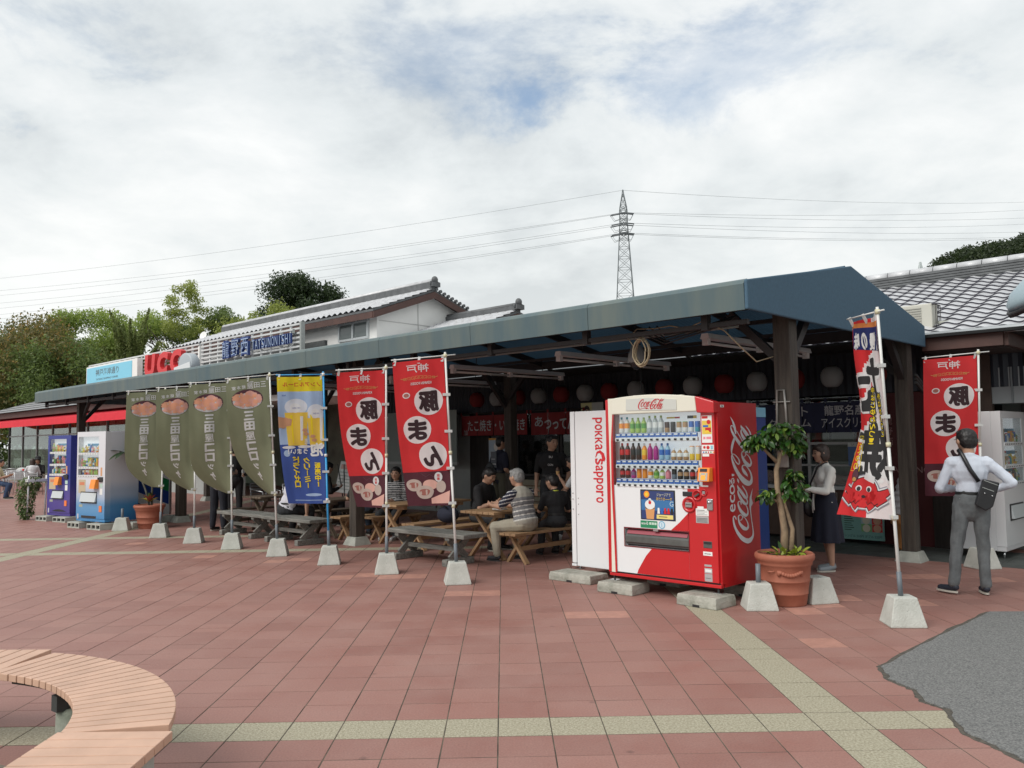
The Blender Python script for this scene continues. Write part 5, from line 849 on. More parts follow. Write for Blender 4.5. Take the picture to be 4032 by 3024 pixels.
cab = MB(); x1 = 1.345; D_ = .80
cab.box(0, x1, .06, D_, .165, .20, M_CRED); cab.box(0, .02, .0, D_, .20, 1.985, M_CRED); cab.box(x1 - .02, x1, .0, D_, .20, 1.985, M_CRED); cab.box(0.02, x1 - .02, D_ - .03, D_, .20, 1.97, M_CRED); cab.box(.02, x1 - .02, .0, D_ - .03, 1.95, 1.98, M_CRED)
cab.box(.02, x1 - .02, .1, .14, .21, 1.94, M_WEN)
obj('cabinet', cab, ck)
fr = MB()      # the front: white lower door and red side column as one shaped skin with openings
def fbox(mb, x0, x1_, z0, z1, m, y0=-.03, y1=.02): mb.box(x0, x1_, y0, y1, z0, z1, m)
for a in ((.02, .215, .215, 1.135), (.215, .43, .69, 1.135), (.43, .85, .69, .79), (.43, .85, 1.095, 1.135), (.85, 1.0, .69, 1.135), (.215, 1.0, .215, .495)): fbox(fr, a[0], a[1], a[2], a[3], M_WEN)
obj('door_panel', fr, ck)
rc = MB(); 
for a in ((1.0, 1.325, .215, 1.145), (1.175, 1.325, 1.145, 1.90)): fbox(rc, *a, M_CRED)
obj('control_column', rc, ck)
P = Print(); P.poly([(1.0, 1.134), (1.0, 1.04), (1.02, .98), (1.01, .885), (.90, .78), (.795, .695), (.68, .688), (1.0, .688)][:6] + [(1.0, .695)], M_CRED, 1)
P.poly([(.558, .492), (.48, .41), (.42, .321), (.38, .26), (.362, .217), (1.0, .217), (1.0, .494)], M_CRED, 1)
P.poly([(.45, .217), (.60, .262), (.80, .255), (1.0, .232), (1.0, .216)], M_CRED, 2)
obj('red_wave', P.xf(lambda a, b, o: (a, -.03 - o * 2, b)), ck)
P = Print(); P.poly([(.0, .205), (.035, .205), (.045, 1.1), (.035, 2.0), (.0, 2.06)], M_CRED); P.poly([(.035, .205), (.085, .205), (.07, .7), (.055, 1.15), (.06, 1.6), (.10, 2.07), (.03, 2.07), (.042, 1.1)], M_CREAM, 2); P.poly([(.085, .205), (.108, .205), (.10, .7), (.085, 1.2), (.085, 1.7), (.115, 1.95), (.095, 1.95), (.062, 1.6), (.058, 1.15), (.072, .7)], M_CRED, 3)
obj('edge_trim', P.xf(lambda a, b, o: (a, -.034 - o * 2, b)), ck)
obj('edge_cap', MB().box(-.012, .03, -.033, .06, .2, 2.06, M_CRED), ck, bev=.008)
for x0, x1_, z0, z1 in ((.09, 1.175, 1.90, 1.905),): pass
hd = MB(); n = 16; arch = [(.10 + (1.14 - .10) * i / n, 1.965 + .125 * math.sin(math.pi * (.30 + .48 * i / n))) for i in range(n + 1)]
hd.prism([(.10, 1.895), (1.155, 1.895)] + [(a, b) for a, b in reversed(arch)], -.075, .03, M_CREAM, 1); obj('header', hd, ck, bev=.01)
obj('header_corner', MB().prism([(1.157, 1.88), (1.35, 1.87), (1.352, 1.985), (1.14, 2.048)], -.076, .03, M_CRED, 1), ck, bev=.01)
obj('header_window', MB().prism([(.30, 1.93), (.93, 1.918), (.928, 2.022), (.60, 2.055), (.305, 2.052)], -.081, -.0755, mat('milky_plastic', (.55, .56, .52), .3), 1), ck)
def logo(P, fn, m, z=2):
    for s in LOGO:
        k = len(s); a = [fn(q[0], q[1]) for q in s] + [fn(q[2], q[3]) for q in s]
        P.L.append((np.array(a), [(i, i + 1, k + i + 1, k + i) for i in range(k - 1)], m, z))
    P.poly([fn(*q) for q in LOGOH], m, z)
P = Print(); kx = .33 / 1.292; logo(P, lambda a, b: (.46 + a * kx, 1.932 + b * kx * .98), pcol((.50, .02, .03))); obj('emblem', P.xf(lambda a, b, o: (a, -.082 - o, b)), ck)
P = Print(); logo(P, lambda a, b: (a, b), mat('print_silver_white', (.72, .73, .76), .35))
for ch, y, w_, h_ in (('e', .070 + .308, .075, .105), ('c', .470, .075, .1), ('o', .561, .095, .1), ('る', .640, .072, .1), ("'", .705, .02, .05)): P.text(ch, y, .436 if ch != "'" else .41, h_, MATS['print_silver_white'], 2, w_, off=.03)
obj('side_lettering', P.xf(lambda a, b, o: (x1 + .0015 + o, 1.047 - .37 - b, .547 + a)), ck)
P = Print(); P.rect(.46, .53, 1.93, 1.955, pcol(WW), 1); P.rect(.48, .51, 1.937, 1.948, pcol(BK), 2); obj('sticker', P.xf(lambda a, b, o: (x1 + .001 + o, a - .40, b)), ck)
obj('display_back', MB().box(.09, 1.18, .09, .1, 1.14, 1.90, mat('display_white', (.66, .69, .72), .5, emis=.32)), ck)
rows = [(1.69, [('b', TL, WW, OR, .175)] * 2 + [('b', LG, LG, G_, .165)] * 3 + [('b', LG, CL, WW, .18)] * 3 + [('c', BR, BR, TN, .11), ('c', BK, BK, BK, .11), ('c', G_, TN, WW, .11), ('c', G_, TN, WW, .11), ('c', BL, BL, WW, .11), ('c', BL, BL, TL, .11)]),
        (1.405, [('b', RR, BR, RR, .18)] * 2 + [('b', BK, BR, BK, .18)] * 2 + [('b', WW, OR, YE, .175), ('b', PK, PU, PU, .175), ('b', WW, PU, PU, .175)] + [('b', BL, (.3, .5, .65), BL, .175)] * 2 + [('b', WW, TN, WW, .12)] * 3 + [('c', OR, WW, YE, .145)] * 2),
        (1.21, [('b', RR, BR, RR, .125)] * 2 + [('b', PU, PU, (.2, .1, .2), .11)] + [('c', BL, OR, OR, .105)] * 2 + [('b', G_, WW, OR, .12), ('b', BK, LG, G_, .11), ('b', WW, LG, WW, .11), ('b', WW, PK, PK, .11), ('c', BK, BK, (.15, .2, .25), .11)] + [('b', BK, BK, TN, .12)] * 2 + [('b', BR, BR, RR, .12)] * 2)]
for z, L in rows:
    for i, s_ in enumerate(L): link('display_can' if s_[0] == 'c' else 'display_bottle', bottle(*s_), ck, (.125 + .0725 * i + .036, .03, z))
    rail(ck, .115, 1.135, z - .09, 14)
obj('sill', MB().box(.09, 1.175, -.028, .02, 1.128, 1.142, mat('dark_red_trim', (.16, .01, .015), .4)), ck)
P = Print(); P.rect(.70, .80, 1.835, 1.852, pcol(YE), 1); P.rect(.80, .86, 1.835, 1.852, pcol(RR), 1); P.rect(.95, 1.02, 1.83, 1.86, pcol(BK), 1); P.rect(1.02, 1.06, 1.83, 1.86, pcol(YE), 1); obj('sticker', P.xf(lambda a, b, o: (a, .088 - o, b)), ck)
obj('glass_pane', MB().box(.09, 1.178, -.040, -.037, 1.145, 1.895, M_VG), ck)
# ad window, stickers
aw_ = obj('ad_window', MB().box(.425, .855, -.036, -.02, .785, 1.10, M_BLK), ck, bev=.01); P = Print(); X0, Z0 = .44, .795
P.rect(X0, X0 + .40, Z0, Z0 + .29, pcol((.03, .05, .16)), 1); P.rect(X0, X0 + .40, Z0 + .09, Z0 + .2, pcol((.04, .16, .36)), 2); P.disc(X0 + .07, Z0 + .255, .035, pcol(OR), 3); P.disc(X0 + .07, Z0 + .255, .02, pcol(YE), 4)
P.text('ジョージアで', X0 + .28, Z0 + .255, .032, pcol((.7, .68, .5)), 4, .17, off=.02); P.text('あたりま――す', X0 + .285, Z0 + .212, .032, pcol(YE), 4, .19, off=.02)
P.poly([(X0 + .05, Z0 + .13), (X0 + .17, Z0 + .13), (X0 + .155, Z0 + .0), (X0 + .065, Z0 + .0)], pcol((.62, .30, .12)), 4); P.disc(X0 + .11, Z0 + .15, .062, pcol(WW), 5, .05); P.disc(X0 + .11, Z0 + .115, .06, pcol(BK), 4, .015); P.disc(X0 + .11, Z0 + .195, .02, pcol(WW), 5); P.disc(X0 + .11, Z0 + .17, .018, pcol(RR), 6)
for k, c in enumerate((WW, BL, RR, RR, BK)): P.poly([(X0 + .2 + .04 * k, Z0 + .06), (X0 + .232 + .04 * k, Z0 + .06), (X0 + .226 + .04 * k, Z0 + .12), (X0 + .206 + .04 * k, Z0 + .12)], pcol(c), 5)
P.rect(X0 + .19, X0 + .39, Z0 + .008, Z0 + .05, pcol((.75, .62, .2)), 5); P.rect(X0 + .22, X0 + .32, Z0 + .026, Z0 + .033, pcol(BR), 6); P.text('G', X0 + .375, Z0 + .165, .05, pcol((.5, .65, .75)), 5)
obj('ad_print', P.xf(lambda a, b, o: (a, -.0365 - o, b)), aw_)
P = Print(); P.rect(.42, .63, .70, .775, pcol((.02, .22, .10)), 1); P.text('ecoる', .475, .748, .03, pcol(WW), 2, .085, off=.03); [P.rect(.53 + .032 * k, .557 + .032 * k, .735, .76, pcol((.5, .65, .55)), 2) for k in range(3)]
P.disc(.685, .74, .04, pcol((.12, .38, .55)), 1); P.disc(.685, .74, .031, pcol((.55, .68, .75)), 2); P.text('1', .685, .74, .04, pcol((.12, .38, .55)), 3)
P.rect(1.185, 1.30, 1.58, 1.85, pcol(WW), 1); P.rect(1.19, 1.255, 1.82, 1.845, pcol(RR), 2); P.rect(1.19, 1.295, 1.665, 1.80, pcol((.7, .5, .08)), 2); P.disc(1.265, 1.785, .022, pcol(RR), 3); P.rect(1.2, 1.26, 1.735, 1.755, pcol(BL), 3); P.rect(1.225, 1.29, 1.685, 1.73, pcol(RR), 3); P.disc(1.245, 1.69, .026, pcol(YE), 4, .014); P.rect(1.2, 1.225, 1.615, 1.64, pcol(PK), 2); P.rect(1.235, 1.29, 1.615, 1.64, pcol(PK), 2)
P.rect(1.18, 1.315, 1.507, 1.56, pcol(WW), 1); P.disc(1.21, 1.535, .014, pcol(RR), 2); P.disc(1.25, 1.533, .018, pcol(RR), 2); P.rect(1.28, 1.305, 1.515, 1.552, pcol((.25, .5, .6)), 2); P.rect(1.18, 1.315, 1.475, 1.50, pcol(WW), 1); [P.disc(1.2 + .027 * k, 1.487, .008, pcol((BL, BK, RR, G_, OR)[k]), 2) for k in range(5)]; P.rect(1.185, 1.26, 1.445, 1.47, pcol(WW), 1)
P.rect(1.09, 1.235, .858, .93, pcol(WW), 1); P.rect(1.11, 1.18, .93, .95, pcol(WW), 1); [P.rect(1.10, 1.22 - .03 * (k % 2), .868 + .014 * k, .873 + .014 * k, pcol(BK if k == 3 else (.3, .3, .3)), 2) for k in range(4)]
P.rect(1.09, 1.233, .786, .855, pcol((.38, .38, .38)), 1); [P.rect(1.10, 1.22, .795 + .012 * k, .799 + .012 * k, pcol(BK), 2) for k in range(4)]
P.rect(1.16, 1.262, .471, .51, pcol(WW), 1); P.rect(1.175, 1.245, .486, .492, pcol(BK), 2); P.rect(1.17, 1.25, .365, .385, pcol((.38, .36, .36)), 1); P.rect(1.17, 1.255, .30, .35, pcol((.42, .42, .42)), 1); P.rect(1.178, 1.247, .312, .338, pcol(WW), 2); P.rect(1.17, 1.255, .22, .295, pcol((.38, .36, .36)), 1); P.rect(1.18, 1.24, .25, .254, pcol(BK), 2)
P.rect(1.17, 1.24, 1.145, 1.16, pcol(WW), 1); P.text('ペットボトル', .995, 1.115, .02, pcol(RR), 2, .1)
obj('sticker', P.xf(lambda a, b, o: (a, -.0305 - o, b)), ck)
# take-out hatch
obj('hatch_frame', MB().box(.21, 1.003, -.034, -.01, .683, .694, mat('dark_red_trim', 0)).box(.21, 1.003, -.034, -.01, .488, .496, MATS['dark_red_trim']).box(.205, .215, -.034, -.01, .49, .694, MATS['dark_red_trim']).box(1.0, 1.008, -.034, -.01, .49, .694, MATS['dark_red_trim']).box(.215, 1.0, .02, .07, .49, .69, M_BLK), ck)
obj('flap', MB().prism([(-.006, .665), (-.028, .60), (-.028, .54), (-.004, .515), (.0, .515), (.0, .665)], .222, .995, M_SMOKE, 0), ck); obj('flap_band', MB().prism([(-.008, .667), (-.030, .628), (-.026, .628), (-.004, .667)], .24, .98, mat('dusty_red', (.28, .05, .07), .4), 0), ck)
obj('latch', MB().box(.585, .645, -.045, -.03, .672, .692, M_CHR), ck)
def ring(x, z, r, nm='coin_dial', th=.012):
    o = obj(nm, MB().lathe([(r, 0), (r, th), (r * .72, th * 1.1), (r * .70, .004), (0, .004)], M_CRED, 26), ck, (x, -.03, z), rot=(R(90), 0, 0)); return o
ring(1.018, .962, .078, 'bill_surround'); ring(1.113, 1.06, .055); ring(1.19, 1.088, .036, 'change_lever')
obj('bill_slot', MB().box(.98, 1.056, -.05, -.034, .935, .985, M_CHR), ck, bev=.004); obj('slot_mouth', MB().box(.99, 1.046, -.053, -.0505, .962, .967, M_BLK), ck); obj('coin_slot', MB().beam((1.09, -.045, 1.045), (1.14, -.045, 1.075), .012, .016, M_SMOKE), ck); obj('dial_face', MB().box(1.175, 1.205, -.04, -.034, 1.073, 1.103, M_CHR), ck)
obj('price_display', MB().box(.945, 1.065, -.04, -.02, 1.045, 1.092, M_BLK), ck, bev=.006); obj('lock_plate', MB().box(1.222, 1.288, -.045, -.03, .915, 1.03, M_CHR), ck, bev=.012); obj('lock_barrel', MB().lathe([(.016, 0), (.016, .02), (0, .022)], M_CHR, 14), ck, (1.255, -.045, .995), rot=(R(90), 0, 0))
pr = obj('card_reader', MB().prism([(-.115, 1.20), (-.09, 1.335), (-.03, 1.335), (-.03, 1.20)], 1.165, 1.295, M_ORANGE, 0), ck, bev=.006)
P = Print(); P.rect(1.19, 1.265, .025, .06, M_BLK, 2); P.rect(1.18, 1.275, .0, .075, pcol((.35, .34, .32)), 1)
P = Print(); P.rect(1.183, 1.277, .008, .085, pcol((.40, .40, .38)), 1); P.rect(1.19, 1.27, .095, .125, M_BLK, 1); P.rect(1.203, 1.257, .015, .062, pcol((.95, .42, .06)), 2); P.disc(1.2, .074, .007, pcol(YE), 2); P.disc(1.255, .074, .007, pcol(YE), 2)
obj('reader_face', P.xf(lambda a, b, o: (a, -.116 + b * .185 - o, 1.201 + b)), pr)
obj('coin_return', MB().box(1.165, 1.262, -.034, -.028, .545, .612, M_SMOKE), ck, bev=.012); obj('coin_flap', MB().box(1.172, 1.255, -.037, -.034, .585, .606, M_BLK), ck)
sk = MB(); sk.box(.0, x1 + .004, -.03, .02, .165, .196, M_CRED); sk.box(.02, x1 - .02, .0, .05, .19, .225, M_BLK); obj('kick_plate', sk, ck, bev=.004)
for x in (.03, 1.29):
    for y in (.02, .74): obj('foot', MB().tube([(x, y, .10), (x, y, .17)], .012, M_SLATE, 6).box(x - .05, x + .05, y - .035, y + .035, .108, .116, M_CHR), ck)
for x in (.40, .92): obj('lifting_lug', MB().box(x - .04, x + .04, -.02, .03, 2.075 if x < .9 else 2.055, 2.092 if x < .9 else 2.072, M_CREAM), ck)
# ---- white machine seen from its side
pk = thing('drinks_machine', 'plain white machine turned sideways left of the red one, red lettering down its side', 'vending machine', W(-2.81, .83), RB)
obj('cabinet', MB().box(.075, .88, 0, 1.0, .125, 1.97, M_WEN), pk, bev=.006); obj('door', MB().box(0, .068, -.004, 1.0, .16, 1.97, M_WEN), pk, bev=.008); obj('door_lip', MB().box(.0, .07, -.01, 1.0, .125, .152, M_WEN), pk)
for z in (.80, .92, .99): obj('screw', MB().ball((.03, -.006, z), .009, M_CHR, 8).ball((.11, -.002, z - .06), .007, M_CHR, 8), pk)
P = Print(); z = 1.892; x = .43; K_ = pcol((.60, .02, .03))
for i, ch in enumerate('pokka'): P.text(ch, x + (.016 if ch == 'p' else 0), z - .045 - i * .093, .078 if ch != 'k' else .11, K_, 2, .118 if ch != 'p' else .15, off=.045, rot=-math.pi / 2) if False else None
def vword(s, zt, zb, xc, H_):
    n_ = len(s); st_ = (zt - zb) / n_
    for i, ch in enumerate(s):
        zc = zt - st_ * (i + .5); desc = ch == 'p'; h_ = H_ * (1.32 if desc else 1.0)
        P.text(ch, xc - (H_ * .16 if desc else 0), zc, h_, K_, 2, st_ * .82, off=.03, rot=-math.pi / 2)
vword('poккa', 1.892, 1.50, .435, .105); vword('apporo', 1.33, .885, .435, .105); P.text('s', .435, 1.37, .105, K_, 2, .07, off=.03, rot=-math.pi / 2)
P.stroke([(.385, 1.42, .008), (.41, 1.475, .025), (.45, 1.488, .035), (.49, 1.455, .045), (.505, 1.40, .05), (.498, 1.375, .03)], .03, K_, 2); P.stroke([(.38, 1.405, .006), (.385, 1.36, .014), (.41, 1.345, .02)], .01, K_, 2)
obj('side_lettering', P.xf(lambda a, b, o: (a, -.0012 - o, b)), pk)
for y in (.05, .9): obj('foot', MB().tube([(.08, y, .09), (.08, y, .13)], .012, M_CHR, 6).box(.03, .13, y - .035, y + .035, .092, .10, M_CHR), pk)
# ---- blue machine behind
bm_ = thing('drinks_machine', 'tall blue machine mostly hidden behind the red drinks machine and the near post', 'vending machine', W(-1.72, 1.32), RB)
obj('cabinet', MB().box(0, .78, 0, .86, .12, 1.86, M_BLUEF), bm_, bev=.006); obj('top_band', MB().box(-.002, .782, -.002, .862, 1.862, 1.975, mat('sky_enamel', (.20, .46, .62), .35)), bm_, bev=.004)
for x in (.06, .7): obj('foot', MB().box(x, x + .04, .04, .08, 0.0, .12, M_SLATE), bm_)
# ---- generic snack / drinks machine with glass front facing -y
def gradmat(name, stops, z0, z1):
    if name in MATS: return MATS[name]
    m = mat(name, stops[0], .32, coat=.3); t = m.node_tree; g = t.nodes.new('ShaderNodeTexCoord'); s_ = t.nodes.new('ShaderNodeSeparateXYZ'); t.links.new(g.outputs['Object'], s_.inputs[0]); mr = t.nodes.new('ShaderNodeMapRange'); mr.inputs[1].default_value = z0; mr.inputs[2].default_value = z1; t.links.new(s_.outputs[2], mr.inputs[0])
    r = t.nodes.new('ShaderNodeValToRGB'); r.color_ramp.interpolation = 'EASE'; e = r.color_ramp.elements; e[0].color = (*stops[0], 1); e[1].color = (*stops[-1], 1)
    for i, c in enumerate(stops[1:-1]): x = e.new((i + 1) / (len(stops) - 1)); x.color = (*c, 1)
    t.links.new(mr.outputs[0], r.inputs[0]); t.links.new(r.outputs[0], t.nodes['Principled BSDF'].inputs['Base Color']); return m
def machine(label, loc, rz, w, dp, h, z0, m, mside, win, rails, nb, seed, tray, mir=False):
    t = thing('drinks_machine', label, 'vending machine', loc, rz); rg = random.Random(seed); x0, x1_, za, zb = win
    c = MB(); c.box(0, w, .12, dp, z0, h, mside); obj('cabinet', c, t, bev=.006)
    f = MB(); f.box(0, x0, 0, .118, z0 + .06, h, m); f.box(x1_, w, 0, .118, z0 + .06, h, m); f.box(x0, x1_, 0, .118, z0 + .06, za, m); f.box(x0, x1_, 0, .118, zb, h, m); obj('door', f, t)
    obj('kick_plate', MB().box(0, w, .01, .118, z0, z0 + .055, m), t); obj('display_back', MB().box(x0, x1_, .10, .117, za, zb, MATS['display_white']), t)
    for k, z in enumerate(rails):
        n_ = nb; ww = (x1_ - x0 - .02) / n_
        obj('shelf_rail', MB().box(x0 + .005, x1_ - .005, -.006, .03, z - .05, z - .008, M_WEN), t); q = MB()
        for i in range(n_): q.tube([(x0 + .01 + (i + .5) * ww, -.012, z - .03), (x0 + .01 + (i + .5) * ww, -.0062, z - .03)], .009, M_BLK, 6)
        obj('push_button', q, t, kind='stuff'); obj('back_card', MB().box(x0 + .25 * (x1_ - x0), x1_ - .03, .085, .09, z + .13, z + .18, pcol((.05, .25, .45))), t)
        for i in range(n_ - 1):
            c_ = rg.choice([TN, YE, RR, LG, WW, BL, OR, G_, PK, BR, TL]); c2 = rg.choice([WW, TN, YE, RR, BK]); hh = rg.uniform(.10, .19)
            link('display_bottle', bottle('b' if rg.random() < .6 else 'c', c2, c_, rg.choice([WW, c_, TN]), round(hh, 2)), t, (x0 + .03 + (i + .5) * ww * 1.02, .055, z + .0))
    obj('glass_pane', MB().box(x0, x1_, .004, .007, za, zb, M_VG), t)
    tx, tz, tw, th_ = tray
    obj('tray', MB().box(tx, tx + tw, -.01, .0, tz, tz + th_, M_BLK).prism([(-.012, tz + .03), (-.05, tz + .03), (-.012, tz + th_ - .02)], tx + .02, tx + tw - .0, mat('pale_flap', (.50, .54, .55), .4), 0), t)
    return t
ax = -R(44.5) + R(10.5)
lb = machine('white machine shading to blue at the foot, left of the potted plumeria', (-8.76, 17.18, 0), -R(34.5), 1.04, .72, 1.94, .14, gradmat('blue_fade', [(.035, .20, .42), (.10, .28, .50), (.42, .48, .58), (.62, .63, .66), (.64, .64, .67)], .14, 1.25), gradmat('blue_fade2', [(.02, .16, .40), (.06, .24, .48), (.36, .44, .56), (.60, .61, .66), (.64, .64, .68)], .14, 1.3), (.05, .80, 1.03, 1.84), [1.52, 1.24, 1.07 - .0], 12, 4, (.18, .50, .58, .23))
pb = machine('narrow deep blue machine with orange card reader, leftmost of the machines', (-10.32, 18.95, 0), -R(33), .92, .66, 1.90, .12, gradmat('purple_fade', [(.05, .035, .22), (.07, .05, .26), (.015, .03, .22), (.01, .02, .22)], .12, 1.3), mat('royal_blue', (.01, .012, .24), .3, coat=.3), (.08, .74, 1.0, 1.82), [1.54, 1.27, 1.05], 10, 8, (.22, .48, .45, .2))
for t, x0 in ((lb, .80), (pb, .42)):
    o = obj('card_reader', MB().prism([(-.10, .80), (-.06, .98), (0, .98), (0, .80)], x0 - .16 if t is lb else x0, x0 + .02 if t is lb else x0 + .16, M_ORANGE, 0), t)
    obj('coin_unit', MB().box(.86 if t is lb else .70, .97 if t is lb else .84, -.02, 0, .93, 1.03, M_BLK).box(.80 if t is lb else .66, .84 if t is lb else .69, -.02, 0, .98, 1.02, M_BLK), t)
    P = Print(); xs = .86 if t is lb else .72; P.rect(xs, xs + .1, .68, .80, pcol(WW)); P.rect(xs, xs + .1, .82, .90, pcol((.45, .62, .55))); P.rect(.08, .34, .70, .97, pcol((.5, .42, .28))); P.rect(.12, .30, .86, .92, pcol((.6, .2, .1)), 2); P.rect(.11, .24, .42, .47, pcol((.35, .38, .3))); P.rect(xs, xs + .06, .40, .44, pcol(WW)); P.rect(xs + .02, xs + .08, 1.05, 1.22, pcol((.6, .3, .15))); P.rect(.05, .10, .18, .28, pcol((.5, .5, .55)))
    obj('sticker', P.xf(lambda a, b, o: (a, -.0008 - o, b)), t); obj('coin_return', MB().box(xs, xs + .09, -.012, 0, .34, .46, mat('coin_orange', (.8, .2, .05), .4)), t)  # coin return in flat bright orange
P = Print(); P.poly([(.2, .21), (.8, .21), (.65, .25), (.5, .262), (.35, .25)], M_BLK); obj('grille', P.xf(lambda a, b, o: (a, -.001 - o, b)), pb); obj('grille', MB().box(.2, .74, -.004, 0, .205, .25, M_BLK), lb)
rw = machine('white machine at the right edge with a big glass front, behind the standing man', W(.75, 5.36), RB + R(88), 1.1, .62, 1.93, .10, M_WEN, M_WEN, (.10, .92, .95, 1.84), [1.52, 1.22, .99], 10, 15, (.2, .48, .6, .22))
obj('foot', MB().tube([(.05, .05, 0), (.05, .05, .1)], .015, M_CHR, 6), rw); P = Print(); P.rect(.02, .12, 1.62, 1.86, pcol(RR)); P.rect(.13, .2, 1.62, 1.86, pcol((.4, .42, .42))); obj('sticker', P.xf(lambda a, b, o: (-.001 - o, .6 - a, b)), rw)
# striped machine behind the first flags (side towards us)
sp_ = thing('drinks_machine', 'white machine with diagonal green and blue stripes on its side, behind the potted plumeria', 'vending machine', (-8.35, 17.4, 0), R(52))
obj('cabinet', MB().box(0, 1.55, 0, .74, .12, 1.9, M_WEN), sp_, bev=.008); P = Print()
P.poly([(0.3, 1.12), (1.49, .62), (1.49, .88), (.55, 1.28), (.3, 1.3)], pcol((.01, .22, .07))); P.poly([(0.3, .86), (1.49, .34), (1.49, .62), (.3, 1.12)], pcol((.01, .05, .26))); P.poly([(.5, .135), (1.05, .135), (.5, .38)], pcol((.01, .05, .26)))
for k in range(2): P.poly([(.45, .54 - .12 * k), (1.35 - .12 * k, .15), (1.40 - .12 * k, .15), (.45, .57 - .12 * k)], pcol((.01, .05, .26)))
obj('side_stripes', P.xf(lambda a, b, o: (a, -.001 - o, b)), sp_); obj('corner_strip', MB().box(1.5, 1.552, -.012, -.0005, .12, 1.9, M_CHR), sp_)
# ---- concrete blocks under the machines
M_BLOCK = mat('stained_block', (.20, .205, .17), .9, var=.5, scale=7, bump=1, bscale=40, col2=(.42, .41, .36), detail=9)
def block(label, loc, rz, w=.40, d=.20, h=.10, holes=0, m=None):
    t = thing('concrete_block', label, 'concrete block', loc, rz, 'concrete blocks under the vending machines'); m = m or M_BLOCK
    if holes:
        q = MB(); cw = w / holes; q.box(-w / 2, w / 2, -d / 2, d / 2, 0, h * .22, m); q.box(-w / 2, w / 2, -d / 2, d / 2, h * .78, h, m)
        for i in range(holes + 1): x = -w / 2 + i * cw; q.box(max(-w / 2, x - .018), min(w / 2, x + .018), -d / 2, d / 2, h * .22, h * .78, m)
        q.box(-w / 2 + .02, w / 2 - .02, -d / 2 + .03, d / 2 - .03, h * .22, h * .78, mat('block_hole', (.03, .03, .03), .95)); obj('block', q, t)
    else:
        q = MB(); s_ = .018; q.add([(x * (w / 2 - s_ * k), y * (d / 2 - s_ * k), z) for k, z in ((0, 0), (0, h * .55), (.5, h)) for x, y in ((-1, -1), (1, -1), (1, 1), (-1, 1))], [(0, 3, 2, 1), (8, 9, 10, 11)] + [(4 * l + i, 4 * l + (i + 1) % 4, 4 * l + 4 + (i + 1) % 4, 4 * l + 4 + i) for l in (0, 1) for i in range(4)], m)
        obj('block', q, t, bev=.008); obj('notch', MB().box(-.04, .04, -d / 2 - .001, -d / 2 + .02, 0, .025, M_BLK), t)
    return t
block('long mossy concrete block under the left foot of the plain white machine', W(-2.55, .62), RB, .62, .34, .095)
block('concrete block under the left foot of the red drinks machine', W(-1.72, .36), RB, .46, .32, .108)
block('rust stained concrete block under the right foot of the red drinks machine', W(-.68, .30), RB - R(4), .46, .34, .108)
block('concrete block in the shade behind the rusty one, under the red machine', W(-.62, 1.05), RB, .42, .3, .108); block('concrete block far back under the red machine, middle', W(-1.6, 1.08), RB, .42, .3, .108)
ex = Vector((math.cos(-R(34.5)), math.sin(-R(34.5)), 0)); ey = Vector((-ex.y, ex.x, 0))
lo = Vector((-8.76, 17.18, 0)); hb = 'hollow concrete block '
block(hb + 'under the left front foot of the white and blue machine', lo + ex * .12 + ey * .05, -R(34.5), .44, .34, .12, 3, M_CONC); block(hb + 'under the right front foot of the white and blue machine', lo + ex * .92 + ey * .05, -R(34.5), .48, .4, .12, 3, M_CONC)
ex2 = Vector((math.cos(-R(33)), math.sin(-R(33)), 0)); lo2 = Vector((-10.32, 18.95, 0))
block(hb + 'at the left foot of the deep blue machine', lo2 + ex2 * .1, -R(33), .44, .36, .11, 3, M_CONC); block(hb + 'at the right foot of the deep blue machine', lo2 + ex2 * .82, -R(33), .5, .36, .11, 3, M_CONC)
block('pale concrete block under the white and blue machine, behind the stub block', lo + ex * 1.25 + ey * .5, -R(34.5), .4, .3, .12, 0, M_CONC); block('grey concrete block under the far foot of the striped machine', Vector((-7.15, 18.25, 0)), R(8), .5, .3, .13, 0, M_CONC)
# ================================================================ banner flags on poles in concrete bases
M_POLE = mat('white_pole', (.66, .66, .64), .4); M_POLEB = mat('blue_pole', (.03, .30, .62), .35); M_JNT = mat('cream_joint', (.58, .55, .38), .5); M_SLV = mat('grey_sleeve', (.13, .15, .17), .5); M_TAB = mat('white_tab', (.66, .67, .66), .6, trans=.3)
M_BASE = mat('flag_base_concrete', (.40, .41, .37), .85, var=.18, scale=7, bump=.8, bscale=70, detail=9, col2=(.52, .53, .49))
def pitmat():
    m = M_BASE; t = m.node_tree; b = t.nodes['Principled BSDF']; vo = t.nodes.new('ShaderNodeTexVoronoi'); vo.inputs['Scale'].default_value = 26; g = t.nodes.new('ShaderNodeTexCoord'); t.links.new(g.outputs['Object'], vo.inputs['Vector'])
    mr = t.nodes.new('ShaderNodeMapRange'); mr.inputs[1].default_value = .05; mr.inputs[2].default_value = .13; mr.inputs[3].default_value = .45; mr.inputs[4].default_value = 1; t.links.new(vo.outputs['Distance'], mr.inputs[0])
    mu = t.nodes.new('ShaderNodeVectorMath'); mu.operation = 'SCALE'; src = b.inputs['Base Color'].links[0].from_socket; t.links.new(src, mu.inputs[0]); t.links.new(mr.outputs[0], mu.inputs['Scale']); t.links.new(mu.outputs[0], b.inputs['Base Color'])
pitmat()
def base_mb(w=.30, h=.245, tp=.19):
    return MB().add([(sx * r / 2, sy * r / 2, z) for z, r in ((0, w), (.018, w * .985), (h, tp)) for sx, sy in ((-1, -1), (1, -1), (1, 1), (-1, 1))], [(0, 3, 2, 1), (8, 9, 10, 11)] + [(4 * l + i, 4 * l + (i + 1) % 4, 4 * l + 4 + (i + 1) % 4, 4 * l + 4 + i) for l in (0, 1) for i in range(4)], M_BASE)
